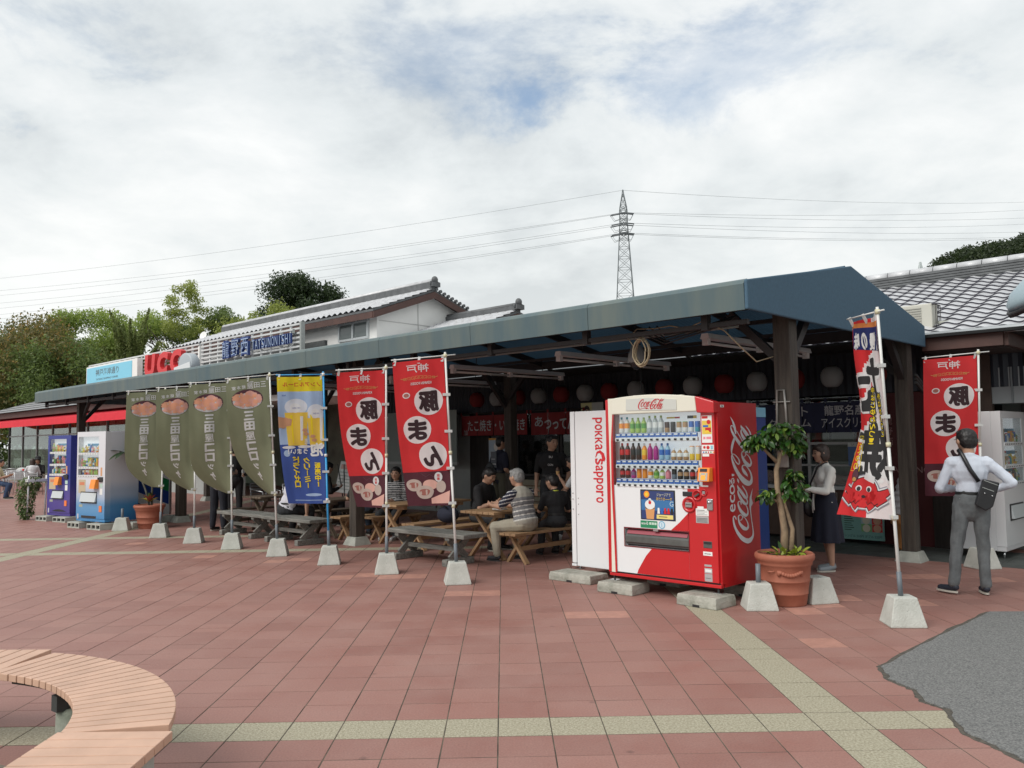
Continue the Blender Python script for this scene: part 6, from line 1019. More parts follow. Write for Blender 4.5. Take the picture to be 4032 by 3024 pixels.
FL = {}
def flag(key, label, base, H_, lean, ang, tilt, Wd, Ht, cloth, draw, phi, rzb, pole=None, drop=.03, sag=.0, group='advertising flags on poles', cut=(.05, .06)):
    """base: world xy; lean: world dx,dy of the pole top; ang: direction of the cross bar from the pole (world, radians); phi(s,t): how far the cloth is swung round"""
    pole = pole or M_POLE; t = thing('banner_flag', label, 'banner flag', (*base, 0), 0, group); FL[key] = t
    obj('base', base_mb(), t, rz=rzb, bev=.008)
    top = Vector((lean[0], lean[1], H_)); ax = top.normalized(); L = top.length
    obj('sleeve', MB().tube([ax * .235, ax * .45], .021, M_SLV, 10), t); obj('pole', MB().tube([ax * .3, ax * (L * .55)], .0145, pole, 10).tube([ax * (L * .55), ax * L], .0125, pole, 10), t)
    for f in (.33, .56, .985): obj('joint', MB().tube([ax * (L * f - .02), ax * (L * f + .02)], .021, M_JNT if pole is M_POLE else M_POLE, 10), t)
    d0 = Vector((math.cos(ang), math.sin(ang), -math.tan(tilt))); bz = top - ax * .04
    obj('cross_bar', MB().tube([bz - d0 * .12, bz + d0 * (Wd + .03)], .007, pole if pole is not M_POLE else MATS['white_pole'], 6), t)
    # cloth surface: s from pole to free edge, tt from top to bottom
    ns, ntt = 25, 61; grid = np.zeros((ntt, ns, 3))
    for j in range(ntt):
        tt = j / (ntt - 1); p = bz - ax * (drop + tt * Ht) ; x = y = 0.
        for i in range(ns):
            if i: f = phi((i - .5) / (ns - 1), tt); x += Wd / (ns - 1) * math.cos(ang + f); y += Wd / (ns - 1) * math.sin(ang + f)
            rip = .009 * math.sin(i * .5 + j * .21 + len(key) + ord(key[1])) + .006 * math.sin(i * .3 - j * .17 + ord(key[1]) * 2) + .003 * math.sin(i * 1.1 + j * .05)
            nx_, ny_ = -math.sin(ang), math.cos(ang)
            grid[j, i] = (p.x + x + nx_ * rip + math.cos(ang) * .018, p.y + y + ny_ * rip + math.sin(ang) * .018, p.z - math.tan(tilt) * (i / (ns - 1)) * Wd * (1 - .6 * tt) - sag * tt * (i / (ns - 1)) ** 1.5)
    def surf(a, b, o):       # a: metres from the pole edge, b: metres below the top (negative y)
        u = min(max(a / Wd, 0), 1) * (ns - 1); v = min(max(-b / Ht, 0), 1) * (ntt - 1); i = min(int(u), ns - 2); j = min(int(v), ntt - 2); fu, fv = u - i, v - j
        p = grid[j, i] * (1 - fu) * (1 - fv) + grid[j, i + 1] * fu * (1 - fv) + grid[j + 1, i] * (1 - fu) * fv + grid[j + 1, i + 1] * fu * fv
        if o:
            e1 = grid[j, i + 1] - grid[j, i]; e2 = grid[j + 1, i] - grid[j, i]; n = np.cross(e1, e2); n /= np.linalg.norm(n) + 1e-9; p = p + n * o
        return tuple(p)
    mb = MB(); vs = [surf(Wd * i / (ns - 1), -Ht * j / (ntt - 1), 0) for j in range(ntt) for i in range(ns)]
    mb.add(vs, [(j * ns + i, j * ns + i + 1, (j + 1) * ns + i + 1, (j + 1) * ns + i) for j in range(ntt - 1) for i in range(ns - 1)], cloth, True)
    P = Print(); draw(P, Wd, Ht); P.xf(surf, .0007, mb, (Wd / (ns - 1), Ht / (ntt - 1)), both=True, base=.0006); obj('cloth', mb, t)
    for s_ in (.04, .5, .97): p = bz + d0 * (Wd * s_); q = Vector(surf(Wd * s_, -.02, 0)); obj('tab', MB().beam(p + Vector((0, 0, .012)), Vector((q.x, q.y, p.z - .07)), .03, .004, M_TAB, up=(0, 1, 0)), t)
    for f in (.25, .5, .75, .985):
        q = Vector(surf(0, -Ht * f, 0)); p = bz - ax * (drop + Ht * f); d_ = Vector((math.cos(ang), math.sin(ang), 0)); obj('tab', MB().box(-.035, .055, -.019, .019, -.016, .016, M_TAB), t, tuple(p), ang)
    return t
CT = lambda n, c: mat('cloth_' + n, c, .8, trans=.38, var=.05, scale=5)
CR = CT('red', (.66, .030, .035)); CM = CT('maroon', (.10, .022, .035)); CW = CT('white', (.78, .78, .78)); CK = CT('dark', (.045, .02, .025)); CO = CT('olive', (.235, .25, .155)); CY = CT('yellow', (.85, .68, .02)); CS = CT('skyblue', (.42, .56, .76)); CB = CT('deep_blue', (.05, .10, .36)); CG = CT('gold', (.62, .36, .12)); CP = CT('bun', (.62, .50, .44)); CF = CT('filling', (.42, .16, .13)); CN = CT('navy', (.02, .03, .15)); CBK = CT('black', (.04, .04, .042)); CPK = CT('pink', (.86, .50, .42)); CPK2 = CT('salmon', (.88, .47, .30)); CPU = CT('plum', (.13, .05, .07)); CSK = CT('skin', (.62, .34, .20)); CBE = CT('beer', (.84, .58, .08)); CFO = CT('foam', (.74, .76, .80)); COR = CT('orange', (.68, .25, .07)); CGR = CT('greyedge', (.28, .29, .34))
def d_bun(P, w, h):
    P.rect(0, w, -h, -h * .765, CM, 1)
    P.text('神戸', w * .52, -h * .055, .10, CW, 3, .26, off=.012)
    for k in range(4):       # key fret
        for sx in (-1, 1):
            x = w * .5 + sx * (.022 + .048 * k); z = -h * .118 - .004 * k; a = .018 - .001 * k; P.stroke([(x - a, z - a), (x - a, z + a), (x + a, z + a), (x + a, z - a * .6), (x - a * .3, z - a * .6), (x - a * .3, z + a * .2)], .0055, CG, 3)
    P.stroke([(w * .14, -h * .118), (w * .2, -h * .125), (w * .26, -h * .118)], .006, CG, 3); P.stroke([(w * .74, -h * .118), (w * .8, -h * .125), (w * .86, -h * .118)], .006, CG, 3)
    P.text('KENMIN FOODS', w * .47, -h * .158, .030, CW, 3, .24, off=.03)
    for cx_, cz, ch in ((.34, .285, '豚'), (.60, .475, 'ま'), (.32, .66, 'ん')): P.disc(w * cx_, -h * cz, .168, CW, 2, wob=.02, ry=.166); P.text(ch, w * cx_, -h * cz, .22, CK, 4, .21, off=.06)
    P.disc(w * .77, -h * .235, .045, CW, 3, .035); P.disc(w * .77, -h * .235, .032, CF, 4, .023)      # plate of buns (the mascot is left out)
    for x, z, a in ((.78, .855, .105), (.55, .905, .115)): P.disc(w * x, -h * z, a, CP, 4, a * .72, wob=.04); P.disc(w * x, -h * z, a * .58, CF, 5, a * .38, wob=.12); [P.disc(w * x + .05 * math.cos(q * 2.1), -h * z + .03 * math.sin(q * 3.3), .012, CP, 6) for q in range(6)]
    P.disc(w * .42, -h * .855, .095, CPK, 3, .06); P.disc(w * .20, -h * .87, .06, CP, 3, .07); P.poly([(w * .05, -h * .985), (w * .42, -h * .985), (w * .42, -h * .95), (w * .02, -h * .90)], CPK, 3)
    P.stroke([(w * .6, -h * .775), (w * .5, -h * .80), (w * .42, -h * .785), (w * .3, -h * .81)], .006, CPU, 3); P.disc(w * .24, -h * .805, .048, CW, 6, .056); P.text('豚', w * .24, -h * .795, .032, CR, 7, off=.03); P.text('饅', w * .24, -h * .817, .032, CR, 7, off=.03)
def d_olive(P, w, h):
    for i, (ch, s_) in enumerate(zip('三田屋総本家', (.062, .062, .066, .044, .044, .044))): P.text(ch, w * (.13 + (.155 * i if i < 3 else .465 + .115 * (i - 3))), -h * (.055 + .004 * i), s_ * 1.25, CW, 2, s_ * 1.25, off=.03)
    P.text('ー', w * .42, -h * .03, .012, CW, 2, .07, off=.06)
    cx_, cz = w * .52, -h * .175; P.disc(cx_, cz, .222, CPU, 1, .148); P.disc(cx_ - .0, cz - .025, .205, CW, 2, .118)
    rg = random.Random(4)
    for k in range(110):
        a = rg.random() * 6.28; r_ = rg.random() ** .6; x, z = cx_ + .185 * r_ * math.cos(a), cz + .0 + .105 * r_ * math.sin(a); m = CPK if x < cx_ - .01 else CPK2; P.disc(x, z, rg.uniform(.020, .046), rg.choice([m, m, CPK2, CPK]), 3 + k * .05, rg.uniform(.016, .030), 10)
    for k, ch in enumerate('三田屋コロッケ'):
        z = -h * (.315 + .087 * k); s_ = .075 if ch == 'ッ' else .115; P.text(ch, w * .50, z, s_ * 1.05, CW, 2, s_ * (.6 if ch == 'ケ' else 1.15), off=.028 if ch == '屋' else .065)
def d_beer(P, w, h):
    P.rect(0, w, -h, -h * .53, CB, 1); P.rect(0, w, -h * .53, -h * .115, CS, 1); P.rect(0, w, -h * .115, 0, CY, 1); P.text('ノンアルコール', w * .46, -h * .06, .055, CR, 3, w * .84, off=.03)
    P.text('Asahi', w * .86, -h * .145, .022, CB, 3, .055)
    for x, a, z in ((.60, .155, .0), (.16, .12, -.08)):
        P.poly([(w * x - a, -h * .28 + z), (w * x + a, -h * .28 + z), (w * x + a * .8, -h * .54), (w * x - a * .8, -h * .54)], CBE, 3); P.disc(w * x, -h * .235 + z, a * .98, CFO, 2, .11); P.disc(w * x + .01, -h * .245 + z, a * .48, CW, 5, .066); P.text('DRY ZERO', w * x, -h * .245 + z, .018, CB, 6, a * .7, off=.02)
    for x in (.60, .16): P.poly([(w * x - .09, -h * .31), (w * x - .05, -h * .31), (w * x - .045, -h * .50), (w * x - .075, -h * .50)], CFO, 4); P.poly([(w * x + .05, -h * .30), (w * x + .08, -h * .30), (w * x + .06, -h * .52), (w * x + .045, -h * .52)], CY, 4)
    for x, z in ((.85, .33), (.78, .36), (.42, .42), (.40, .45), (.25, .47), (.22, .50), (.90, .39)): P.disc(w * x, -h * z, .035, CSK, 7, .024)
    P.poly([(w * .7, -h * .33), (w, -h * .31), (w, -h * .40), (w * .72, -h * .38)], CSK, 6)
    for x in (.1, .45, .8): P.disc(w * x, -h * (.545 + .01 * x), .09, CW, 4, .02)
    P.text('泡', w * .17, -h * .575, .17, CW, 8, .17, off=.05); P.column('まで', w * .40, -h * .50, .05, CW, 8, off=.04); P.text('うまい！', w * .60, -h * .585, .07, CW, 8, .26, off=.05)
    P.column('販売中！', w * .17, -h * .70, .085, CY, 8, off=.05, gap=1.0); P.column('クリーミー', w * .42, -h * .66, .085, CY, 8, off=.05, gap=1.0); P.column('ドライゼロ', w * .66, -h * .65, .085, CY, 8, off=.05, gap=1.0)
    P.disc(w * .85, -h * .60, .045, CS, 3); P.disc(w * .3, -h * .93, .12, CS, 3, .02); P.rect(w * .1, w * .8, -h * .975, -h * .97, CS, 4)
def d_octo(P, w, h):
    P.rect(0, w * .42, -h, 0, CW, 1); P.rect(w * .42, w, -h, 0, CR, 1)
    P.poly([(0, -.05), (w, -.02), (w, -.07), (0, -.10)], COR, 2); 
    P.poly([(0, -.10), (w * .98, -.06), (w * .98, -.26), (0, -.32)], CN, 3)
    for i, ch in enumerate('自慢の味'): P.text(ch, w * (.14 + .235 * i), -.225 + .012 * i, .15, CW, 5, .10, off=.05)
    def big(ch, x, z, hh, ww): P.text(ch, x, z, hh * 1.04, CW, 6, ww * 1.12, off=.11); P.text(ch, x, z, hh, CBK, 7, ww, off=.05)
    big('た', w * .52, -.60, .44, .42); big('こ', w * .66, -.95, .30, .36); big('焼', w * .34, -1.22, .46, .42)
    for t_, x, z0 in (('外はかりっと', .20, -.72), ('中はじゅわ〜っ！', .44, -.66)):
        for i, ch in enumerate(t_): P.text(ch, w * x, z0 - .066 * i, .066, CBK, 9, .066, off=.12); P.text(ch, w * x, z0 - .066 * i, .054, CY, 10, .054, off=.03)
    P.stroke([(w * .68, -1.08), (w * .92, -1.08), (w * .92, -1.40), (w * .68, -1.40), (w * .68, -1.08)], .010, CY, 8); P.column('こだわり', w * .80, -1.13, .07, CY, 9, off=.05)
    # a plain red octopus with curled arms (generic)
    def body(m, g, z):
        P.disc(w * .50, -1.58, .17 + g, m, z, .13 + g)
        for a, b_ in ((-.22, -1.66), (-.25, -1.60), (.24, -1.66), (.22, -1.60), (-.12, -1.71), (.12, -1.71), (0, -1.72)): P.stroke([(w * .5 + a * .3, -1.60, .09 + 2 * g), (w * .5 + a * .8, b_ + .0, .075 + 2 * g), (w * .5 + a * 1.12, b_ + .045, .045 + 2 * g)], .05, m, z)
    body(CGR, .030, 11); body(CW, .020, 12); body(CK, .008, 13); body(CR, 0, 14)
    for sx in (-.06, .07): P.disc(w * .5 + sx, -1.55, .033, CW, 16, .026); P.disc(w * .5 + sx, -1.555, .020, CBK, 17)
    P.disc(w * .5, -1.62, .028, CK, 16, .014); [P.stroke([(w * .5 + sx, -1.66), (w * .5 + sx * 1.5, -1.69), (w * .5 + sx * 2, -1.67)], .007, CK, 16) for sx in (-.09, -.04, .05, .09)]
    P.poly([(w * .28, -1.44), (w * .50, -1.40), (w * .54, -1.46), (w * .30, -1.50)], CW, 15); P.disc(w * .74, -1.44, .052, CK, 15, .062); P.disc(w * .74, -1.44, .044, CPU, 16, .054); P.disc(w * .745, -1.475, .03, CG, 17, .02)
def left_of(x, y): return math.atan2(y, x) + math.pi / 2         # square to the line of sight, towards the picture's left
def swing(k, p=4.2, curl=.35, bias=0.): return lambda s, t: bias - (k * t ** p + curl * t * (s - .3))
a_ = lambda b: left_of(*b)
rb = R(8)
for key, lab, b, top, lean, dl, tilt, Wd, Ht, cl, dr, ph in (
    ('g1', 'olive croquette flag farthest left, hem twisted free of its pole', (-6.17, 15.05), 2.68, (.06, 0), R(8), R(3), .62, 1.72, CO, d_olive, swing(1.35, 4.0, .45)),
    ('g2', 'olive croquette flag second from the left, curving in to its pole', (-5.22, 14.13), 2.68, (.0, 0), R(8), R(4), .60, 1.74, CO, d_olive, swing(1.5, 3.6, .3)),
    ('g3', 'olive croquette flag third from the left, widest and flattest of its kind', (-4.29, 13.24), 2.69, (-.06, 0), R(6), R(4), .60, 1.76, CO, d_olive, swing(1.5, 4.4, .2)),
    ('g4', 'olive croquette flag nearest the blue beer flag, swept strongly to its pole', (-3.33, 12.34), 2.70, (-.14, 0), R(5), R(6), .60, 1.74, CO, d_olive, swing(1.5, 2.2, .1)),
    ('bl', 'blue and yellow beer flag on a bright blue pole', (-2.38, 11.41), 2.62, (-.09, 0), R(0), R(1), .60, 1.74, CB, d_beer, lambda s, t: -.55 * t ** 2 + .1 * math.sin(9 * s + 5 * t)),
    ('r1', 'red pork bun flag with white circles, beside the blue beer flag', (-1.48, 10.53), 2.62, (.0, 0), R(2), R(3), .60, 1.74, CR, d_bun, lambda s, t: -.9 * t ** 1.1 - .1 * s),
    ('r2', 'largest red pork bun flag with white circles, before the old man', (-.55, 9.70), 2.68, (-.12, 0), R(2), R(5), .60, 1.72, CR, d_bun, lambda s, t: -.55 * t ** 1.1 + .12 * math.sin(6 * s)),
    ('oc', 'red and white takoyaki flag with a red octopus, twisted in the wind', (3.42, 7.22), 2.76, (-.10, 0), R(-64), R(-2), .60, 1.80, CR, d_octo, lambda s, t: -(.06 - .55 * max(0, (t - .55) / .45) ** 1.3) - .22 * math.sin(7 * s + 3 * t)),
    ('r4', 'red pork bun flag behind the man in the pale blue shirt', (5.83, 10.18), 2.68, (.09, 0), R(2), R(3), .60, 1.74, CR, d_bun, lambda s, t: .10 - .3 * s * t)):
    flag(key, lab, b, top, lean, a_(b) + dl, tilt, Wd, Ht, cl, dr, ph, rb if key not in ('oc',) else R(-6), pole=M_POLEB if key == 'bl' else None)
for lab, b, stub, rz in (('spare concrete flag base with a bare stub, beside the blue and white machine', (-7.47, 16.42), 1, rb), ('spare concrete flag base with grey stub, left of the big terracotta pot', (2.42, 8.0), 1, R(-4)), ('spare concrete flag base without any stub, right of the big terracotta pot', (3.08, 8.28), 0, R(12))):
    t = thing('flag_base', lab, 'concrete base', (*b, 0), 0, 'spare concrete flag bases'); obj('block', base_mb(), t, rz=rz, bev=.008)
    if stub: obj('stub', MB().tube([(0, 0, .2), (.0, 0, .42)], .024, M_SLV, 10), t)
    else: obj('socket', MB().lathe([(.024, .2451), (.03, .2461), (.03, .2455)], M_SLV, 12), t)
# ================================================================ potted plants
M_TERR = mat('terracotta_pot', (.30, .095, .055), .7, var=.22, scale=5, bump=.35, bscale=60, col2=(.37, .13, .08), detail=8); M_SOIL = mat('soil', (.05, .035, .025), .95, var=.4, scale=40, bump=1)
def pot(root, r, h, relief=False):
    p = [(0, 0), (r * .66, 0), (r * .68, .012), (r * .735, h * .22), (r * .75, h * .225), (r * .75, h * .245), (r * .74, h * .255), (r * .80, h * .46), (r * .815, h * .465), (r * .815, h * .485), (r * .805, h * .495), (r * .86, h * .76), (r * .90, h * .775), (r * .91, h * .80), (r * .93, h * .85), (r * .98, h * .875), (r, h * .92), (r * .99, h * .97), (r * .93, h), (r * .88, h * .99), (r * .87, h * .90)]
    o = obj('pot', MB().lathe(p, M_TERR, 44), root); obj('soil', MB().lathe([(0, h * .91), (r * .87, h * .90)], M_SOIL, 24), root)
    if relief:
        q = MB(); 
        for k in range(9): a = R(-118 + 5.5 * k); z = h * (.66 - .05 * math.sin(math.pi * k / 8)); q.ball((r * .845 * math.cos(a), r * .845 * math.sin(a), z), .02, M_TERR, 8)
        for a in (R(-122), R(-70)): q.tube([(r * .84 * math.cos(a), r * .84 * math.sin(a), h * .7), (r * .835 * math.cos(a), r * .835 * math.sin(a), h * .60)], .016, M_TERR, 7)
        a = R(-140); q.lathe([(.03, 0), (.04, .01), (.03, .015)], M_TERR, 14, c=(r * .84 * math.cos(a), r * .84 * math.sin(a), h * .66)); obj('relief', q, o)
def leaf(L, w, m, bend=.3, n=5, fold=.15):
    q = MB(); vs = []
    for i in range(n + 1):
        f = i / n; ww = w * math.sin(math.pi * min(1, f * .92 + .06)) ** .7 * (1 if f < 1 else .05); x = L * f; z = -bend * L * f * f
        vs += [(x, -ww / 2, z + ww * fold), (x, 0, z), (x, ww / 2, z + ww * fold)]
    return q.add(vs, [(3 * i + k, 3 * i + 3 + k, 3 * i + 4 + k, 3 * i + 1 + k) for i in range(n) for k in (0, 1)], m, True)
def gloss_leaf(n, c, **k): return mat(n, c, .3, trans=.22, var=.35, scale=3, **k)
M_FIC = gloss_leaf('ficus_leaf', (.025, .075, .012)); M_FIC2 = gloss_leaf('ficus_leaf_pale', (.14, .22, .04)); M_FTR = mat('ficus_bark', (.26, .19, .12), .8, var=.3, scale=9, bump=.6)
fp = thing('potted_ficus', 'small ficus tree with two tiers of foliage in a big terracotta pot', 'potted plant', (2.745, 8.2, 0)); pot(fp, .285, .50, True)
tk = MB(); tr1 = [(.0, .02, .42), (.02, .02, .7), (-.02, .0, .95), (-.045, 0, 1.12), (-.05, .0, 1.3), (.0, 0, 1.47)]
tk.tube(tr1, [.042, .034, .029, .027, .024, .02], M_FTR, 10); tk.tube([(.06, .0, .43), (.09, .0, .72), (.03, .02, .95), (.0, .0, 1.08)], [.026, .022, .017, .014], M_FTR, 8)
tk.tube([(-.04, 0, 1.38), (-.15, .02, 1.5), (-.25, 0, 1.56)], [.02, .014, .01], M_FTR, 6); tk.tube([(.0, 0, 1.45), (.06, 0, 1.55), (.1, 0, 1.62)], [.02, .015, .01], M_FTR, 6); tk.tube([(-.02, 0, .98), (.12, .02, 1.1), (.2, 0, 1.15)], [.018, .012, .008], M_FTR, 6); tk.tube([(-.02, 0, .98), (-.15, 0, 1.04)], [.016, .01], M_FTR, 6)
obj('trunk', tk, fp)
rng = np.random.default_rng(3)
def leafy(root, centers, n, L, mats, nm='foliage', down=.6, w=.5):
    q = MB(); protos = [leaf(L, L * w, m, .25, 4) for m in mats]
    for k in range(n):
        c, r_ = centers[rng.integers(len(centers))]; d = rng.normal(size=3); d /= np.linalg.norm(d); f = .5 + .5 * rng.random(); p = np.array(c) + d * np.array(r_) * f
        yaw = math.atan2(d[1], d[0]) + rng.normal() * .6; pitch = -down + rng.normal() * .45; s_ = rng.uniform(.7, 1.15); pr = protos[0 if rng.random() < .8 else -1]
        T = Matrix.Translation(p) @ Matrix.Rotation(yaw, 4, 'Z') @ Matrix.Rotation(-pitch, 4, 'Y') @ Matrix.Rotation(rng.normal() * .4, 4, 'X') @ Matrix.Scale(s_, 4); q.add(pr.v, pr.f, pr.mats[0], True, T)
    return obj(nm, q, root, kind='stuff')
leafy(fp, [((-.20, 0, 1.60), (.15, .14, .08)), ((-.10, 0, 1.62), (.18, .16, .11)), ((.06, 0, 1.68), (.17, .15, .11)), ((.12, 0, 1.58), (.12, .13, .10)), ((-.02, 0, 1.72), (.12, .12, .07)), ((.16, 0, 1.52), (.07, .1, .07)), ((-.28, 0, 1.57), (.06, .07, .05))], 440, .085, [M_FIC, M_FIC2])
leafy(fp, [((.12, 0, 1.16), (.12, .12, .07)), ((-.14, 0, 1.06), (.09, .1, .07)), ((.04, 0, 1.07), (.13, .12, .07)), ((.18, 0, 1.07), (.07, .08, .07)), ((.13, 0, 1.26), (.07, .08, .04))], 250, .08, [M_FIC, M_FIC2])
leafy(fp, [((-.06, -.1, .50), (.12, .08, .03)), ((.08, -.08, .50), (.08, .06, .03))], 40, .10, [mat('lime_leaf', (.28, .34, .04), .5, trans=.3), MATS['ficus_leaf']], 'underplanting', -.4, .3)
pl = thing('potted_plumeria', 'bare stemmed plumeria with long leaves and a yellow croton in a terracotta pot', 'potted plant', (-7.08, 16.75, 0)); pot(pl, .30, .47)
q = MB(); stm = mat('grey_stem', (.10, .10, .08), .8, var=.3)
q.tube([(-.0, 0, .42), (-.08, 0, .75), (-.22, 0, 1.1), (-.36, 0, 1.38), (-.52, 0, 1.5)], [.022, .02, .018, .016, .014], stm, 7); q.tube([(.04, 0, .42), (.05, 0, .9), (.12, 0, 1.3)], [.022, .02, .016], stm, 7); q.tube([(-.36, 0, 1.38), (-.3, .0, 1.55), (-.22, 0, 1.66)], [.016, .014, .012], stm, 6); obj('stem', q, pl)
M_PLM = gloss_leaf('plumeria_leaf', (.022, .05, .014))
for (x, z), k0 in (((-.52, 1.5), 0), ((-.22, 1.66), 3), ((.12, 1.32), 5)):
    for k in range(8):
        a = k * 2.4 + k0; obj('leaf', leaf(.34, .085, M_PLM, .35 + .1 * (k % 3), 6), pl, (x, 0, z), rot=(rng.normal() * .2, -R(28 - 9 * (k % 4)), a))
for k in range(14): obj('croton_leaf', leaf(.2, .07, [mat('croton_yellow', (.45, .35, .04), .45, var=.3, trans=.2), mat('croton_red', (.30, .06, .04), .45, trans=.2), mat('croton_green', (.08, .14, .03), .45)][k % 3], .2, 4), pl, (.02, -.05, .52), rot=(0, -R(35 + 25 * (k % 3)), k * 2.4))
iv = thing('ivy_planter', 'trailing ivy spilling down a white rack left of the deep blue machine', 'plant', (-10.85, 19.1, 0), -R(33)); obj('rack', MB().tube([(0, 0, 0), (.05, 0, 1.0)], .02, MATS['white_enamel'], 6).tube([(.0, .4, 0), (.05, .4, 1.0)], .02, MATS['white_enamel'], 6).box(-.03, .10, -.05, .45, .86, .92, MATS['white_enamel']), iv)
leafy(iv, [((-.05, .1, .85), (.2, .3, .14)), ((-.1, .05, .6), (.16, .25, .2)), ((-.08, .0, .35), (.13, .2, .2)), ((-.04, .0, .15), (.1, .15, .15))], 900, .075, [mat('ivy_leaf', (.09, .14, .04), .5, trans=.3, var=.3), mat('ivy_pale', (.28, .32, .16), .5, trans=.3)])
# ================================================================ picnic tables and benches
M_PINE = mat('pale_pine', (.28, .165, .085), .65, var=.3, scale=4, stretch=(1, 1, 1), bump=.4, bscale=30, col2=(.38, .24, .13)); M_PINED = mat('old_brown_wood', (.115, .085, .06), .75, var=.35, scale=4, bump=.5, bscale=30); M_GREYWD = mat('silver_grey_wood', (.115, .115, .105), .8, var=.4, scale=5, stretch=(1, 6, 6), bump=.8, bscale=25, col2=(.25, .245, .22))
def xset(t, w, Ln, h, m, spl, th=.035, np_=4, m2=None):
    pw = w / np_
    for i in range(np_): obj('plank', MB().box(-w / 2 + i * pw + .004, -w / 2 + (i + 1) * pw - .004, 0, Ln, h - th, h, m), t, bev=.004)
    for y in (.2, Ln - .2):
        obj('batten', MB().box(-w / 2 + .02, w / 2 - .02, y - .03, y + .03, h - th - .05, h - th - .001, m2 or m), t)
        for s_ in (-1, 1): obj('leg', MB().beam((-s_ * spl, y + s_ * .022, 0.0), (s_ * w * .28, y + s_ * .022, h - th - .02), .065, .038, m2 or m, up=(1, 0, 0)), t)
    obj('brace', MB().beam((0, .24, h * .45), (0, Ln - .24, h * .45), .03, .06, m2 or m), t)
def ptable(lab, b, d, Ln=1.5, m=None, grp='pine picnic tables'): t = thing('picnic_table', lab, 'table', W(b, d), RB, grp); xset(t, .68, Ln, .66, m or M_PINE, .36, np_=6); return t
def pbench(lab, b, d, Ln=1.5, m=None): t = thing('picnic_bench', lab, 'bench', W(b, d), RB, 'pine picnic benches'); xset(t, .30, Ln, .41, m or M_PINE, .19, np_=3); return t
ptable('pine picnic table the old man leans on', -4.70, 1.05); ptable('pine picnic table where the striped shirt woman sits', -6.95, 1.15, 1.6); ptable('old brown picnic table behind the blue beer flag', -8.85, 1.15, 1.6, M_PINED); ptable('old brown picnic table farthest left, behind the grey benches', -10.72, .95, 1.6, M_PINED)
pbench('pine bench the old man and the boy sit on', -4.05, .98, 1.55); pbench('pine bench left of the old man\'s table, under the seated man in black', -5.38, .92, 1.7); pbench('pine bench in front of the striped shirt woman, right side of her table', -6.15, 1.0, 1.6); pbench('pine bench just right of the second front post', -7.62, 1.35, 1.2)
pbench('pine bench just left of the second front post', -8.12, 1.05, 1.4); pbench('old brown bench behind the leaning man in the white shirt', -9.52, 1.05, 1.4, M_PINED); pbench('old brown bench at the far left table, by the metal chairs', -11.35, .6, 1.6, M_PINED)
def gbench(lab, b, d, Ln, rz=0):
    t = thing('trestle_bench', lab, 'bench', W(b, d), RB + rz, 'weathered grey trestle benches')
    for k in range(2): obj('plank', MB().box(0, Ln, -.215 + k * .217, -.215 + k * .217 + .212, .37, .425, M_GREYWD), t, bev=.008)
    for x in (.22, Ln - .34):
        obj('sled_foot', MB().box(x - .05, x + .05, -.25, .25, 0, .09, M_GREYWD), t, bev=.01); obj('batten', MB().box(x - .04, x + .04, -.2, .2, .33, .369, M_GREYWD), t)
        for s_ in (-1, 1): obj('leg', MB().beam((x + .02 * s_, -s_ * .16, .09), (x + .02 * s_, s_ * .14, .34), .038, .09, M_GREYWD, up=(0, 1, 0)), t)
    obj('stretcher', MB().beam((.22, 0, .2), (Ln - .34, 0, .2), .05, .06, M_GREYWD), t)
gbench('silver grey trestle bench in front of the old man, behind the two nearest flags', -5.85, .58, 1.62); gbench('silver grey trestle bench the man in the white shirt sits on', -9.28, .56, 1.50); gbench('silver grey trestle bench behind the third and fourth olive flags', -10.95, .60, 1.62)
# ================================================================ metal chairs
M_ALU = mat('brushed_aluminium', (.48, .49, .50), .28, .85)
def chair(lab, loc, rz):
    global CH0
    if CH0: return again(CH0, loc, rz, lab)
    t = thing('metal_chair', lab, 'chair', loc, rz, 'aluminium cafe chairs'); CH0 = t
    for k in range(5): obj('seat_slat', MB().box(-.2, .2, -.2 + k * .082, -.13 + k * .082, .43, .442, M_ALU), t)
    for k in range(4): obj('back_slat', MB().box(-.19, .19, .225 + k * .008, .235 + k * .008, .53 + k * .065, .575 + k * .065, M_ALU), t)
    for s_ in (-1, 1):
        obj('leg', MB().tube([(s_ * .23, -.24, 0), (s_ * .215, -.2, .43), (s_ * .235, -.2, .64), (s_ * .24, .1, .68), (s_ * .21, .24, .70)], .012, M_ALU, 7), t); obj('leg', MB().tube([(s_ * .22, .28, 0), (s_ * .2, .2, .43), (s_ * .2, .25, .80)], .012, M_ALU, 7), t)
    obj('back_rail', MB().tube([(-.2, .25, .80), (0, .27, .82), (.2, .25, .80)], .013, M_ALU, 7), t); return t
CH0 = None
for lab, b, d, r_ in (('aluminium chair whose slatted back shows between the third and fourth olive flags', -11.6, 2.5, 190), ('aluminium chair under the menu reader, turned sideways', -12.4, 2.2, 100), ('aluminium chair behind the blue beer flag', -10.2, 3.6, 170)): chair(lab, W(b, d), RB + R(r_))
for lab, px, Y, r_ in (('aluminium chair cut by the left edge, nearest, under the person in yellow', 8, 27.0, 60), ('aluminium chair second from the left edge in the cafe row', 14, 32.0, 20), ('aluminium chair in the middle of the cafe row, left of the white topped woman', 43, 30.2, 200), ('aluminium chair right of the middle in the cafe row', 60, 29.9, 195), ('aluminium chair half hidden by the ivy planter', 83, 29.2, 190), ('aluminium chair at the back of the cafe row near the picket panel', 30, 33.5, 10)): chair(lab, (at(px, Y), Y, 0), R(r_))
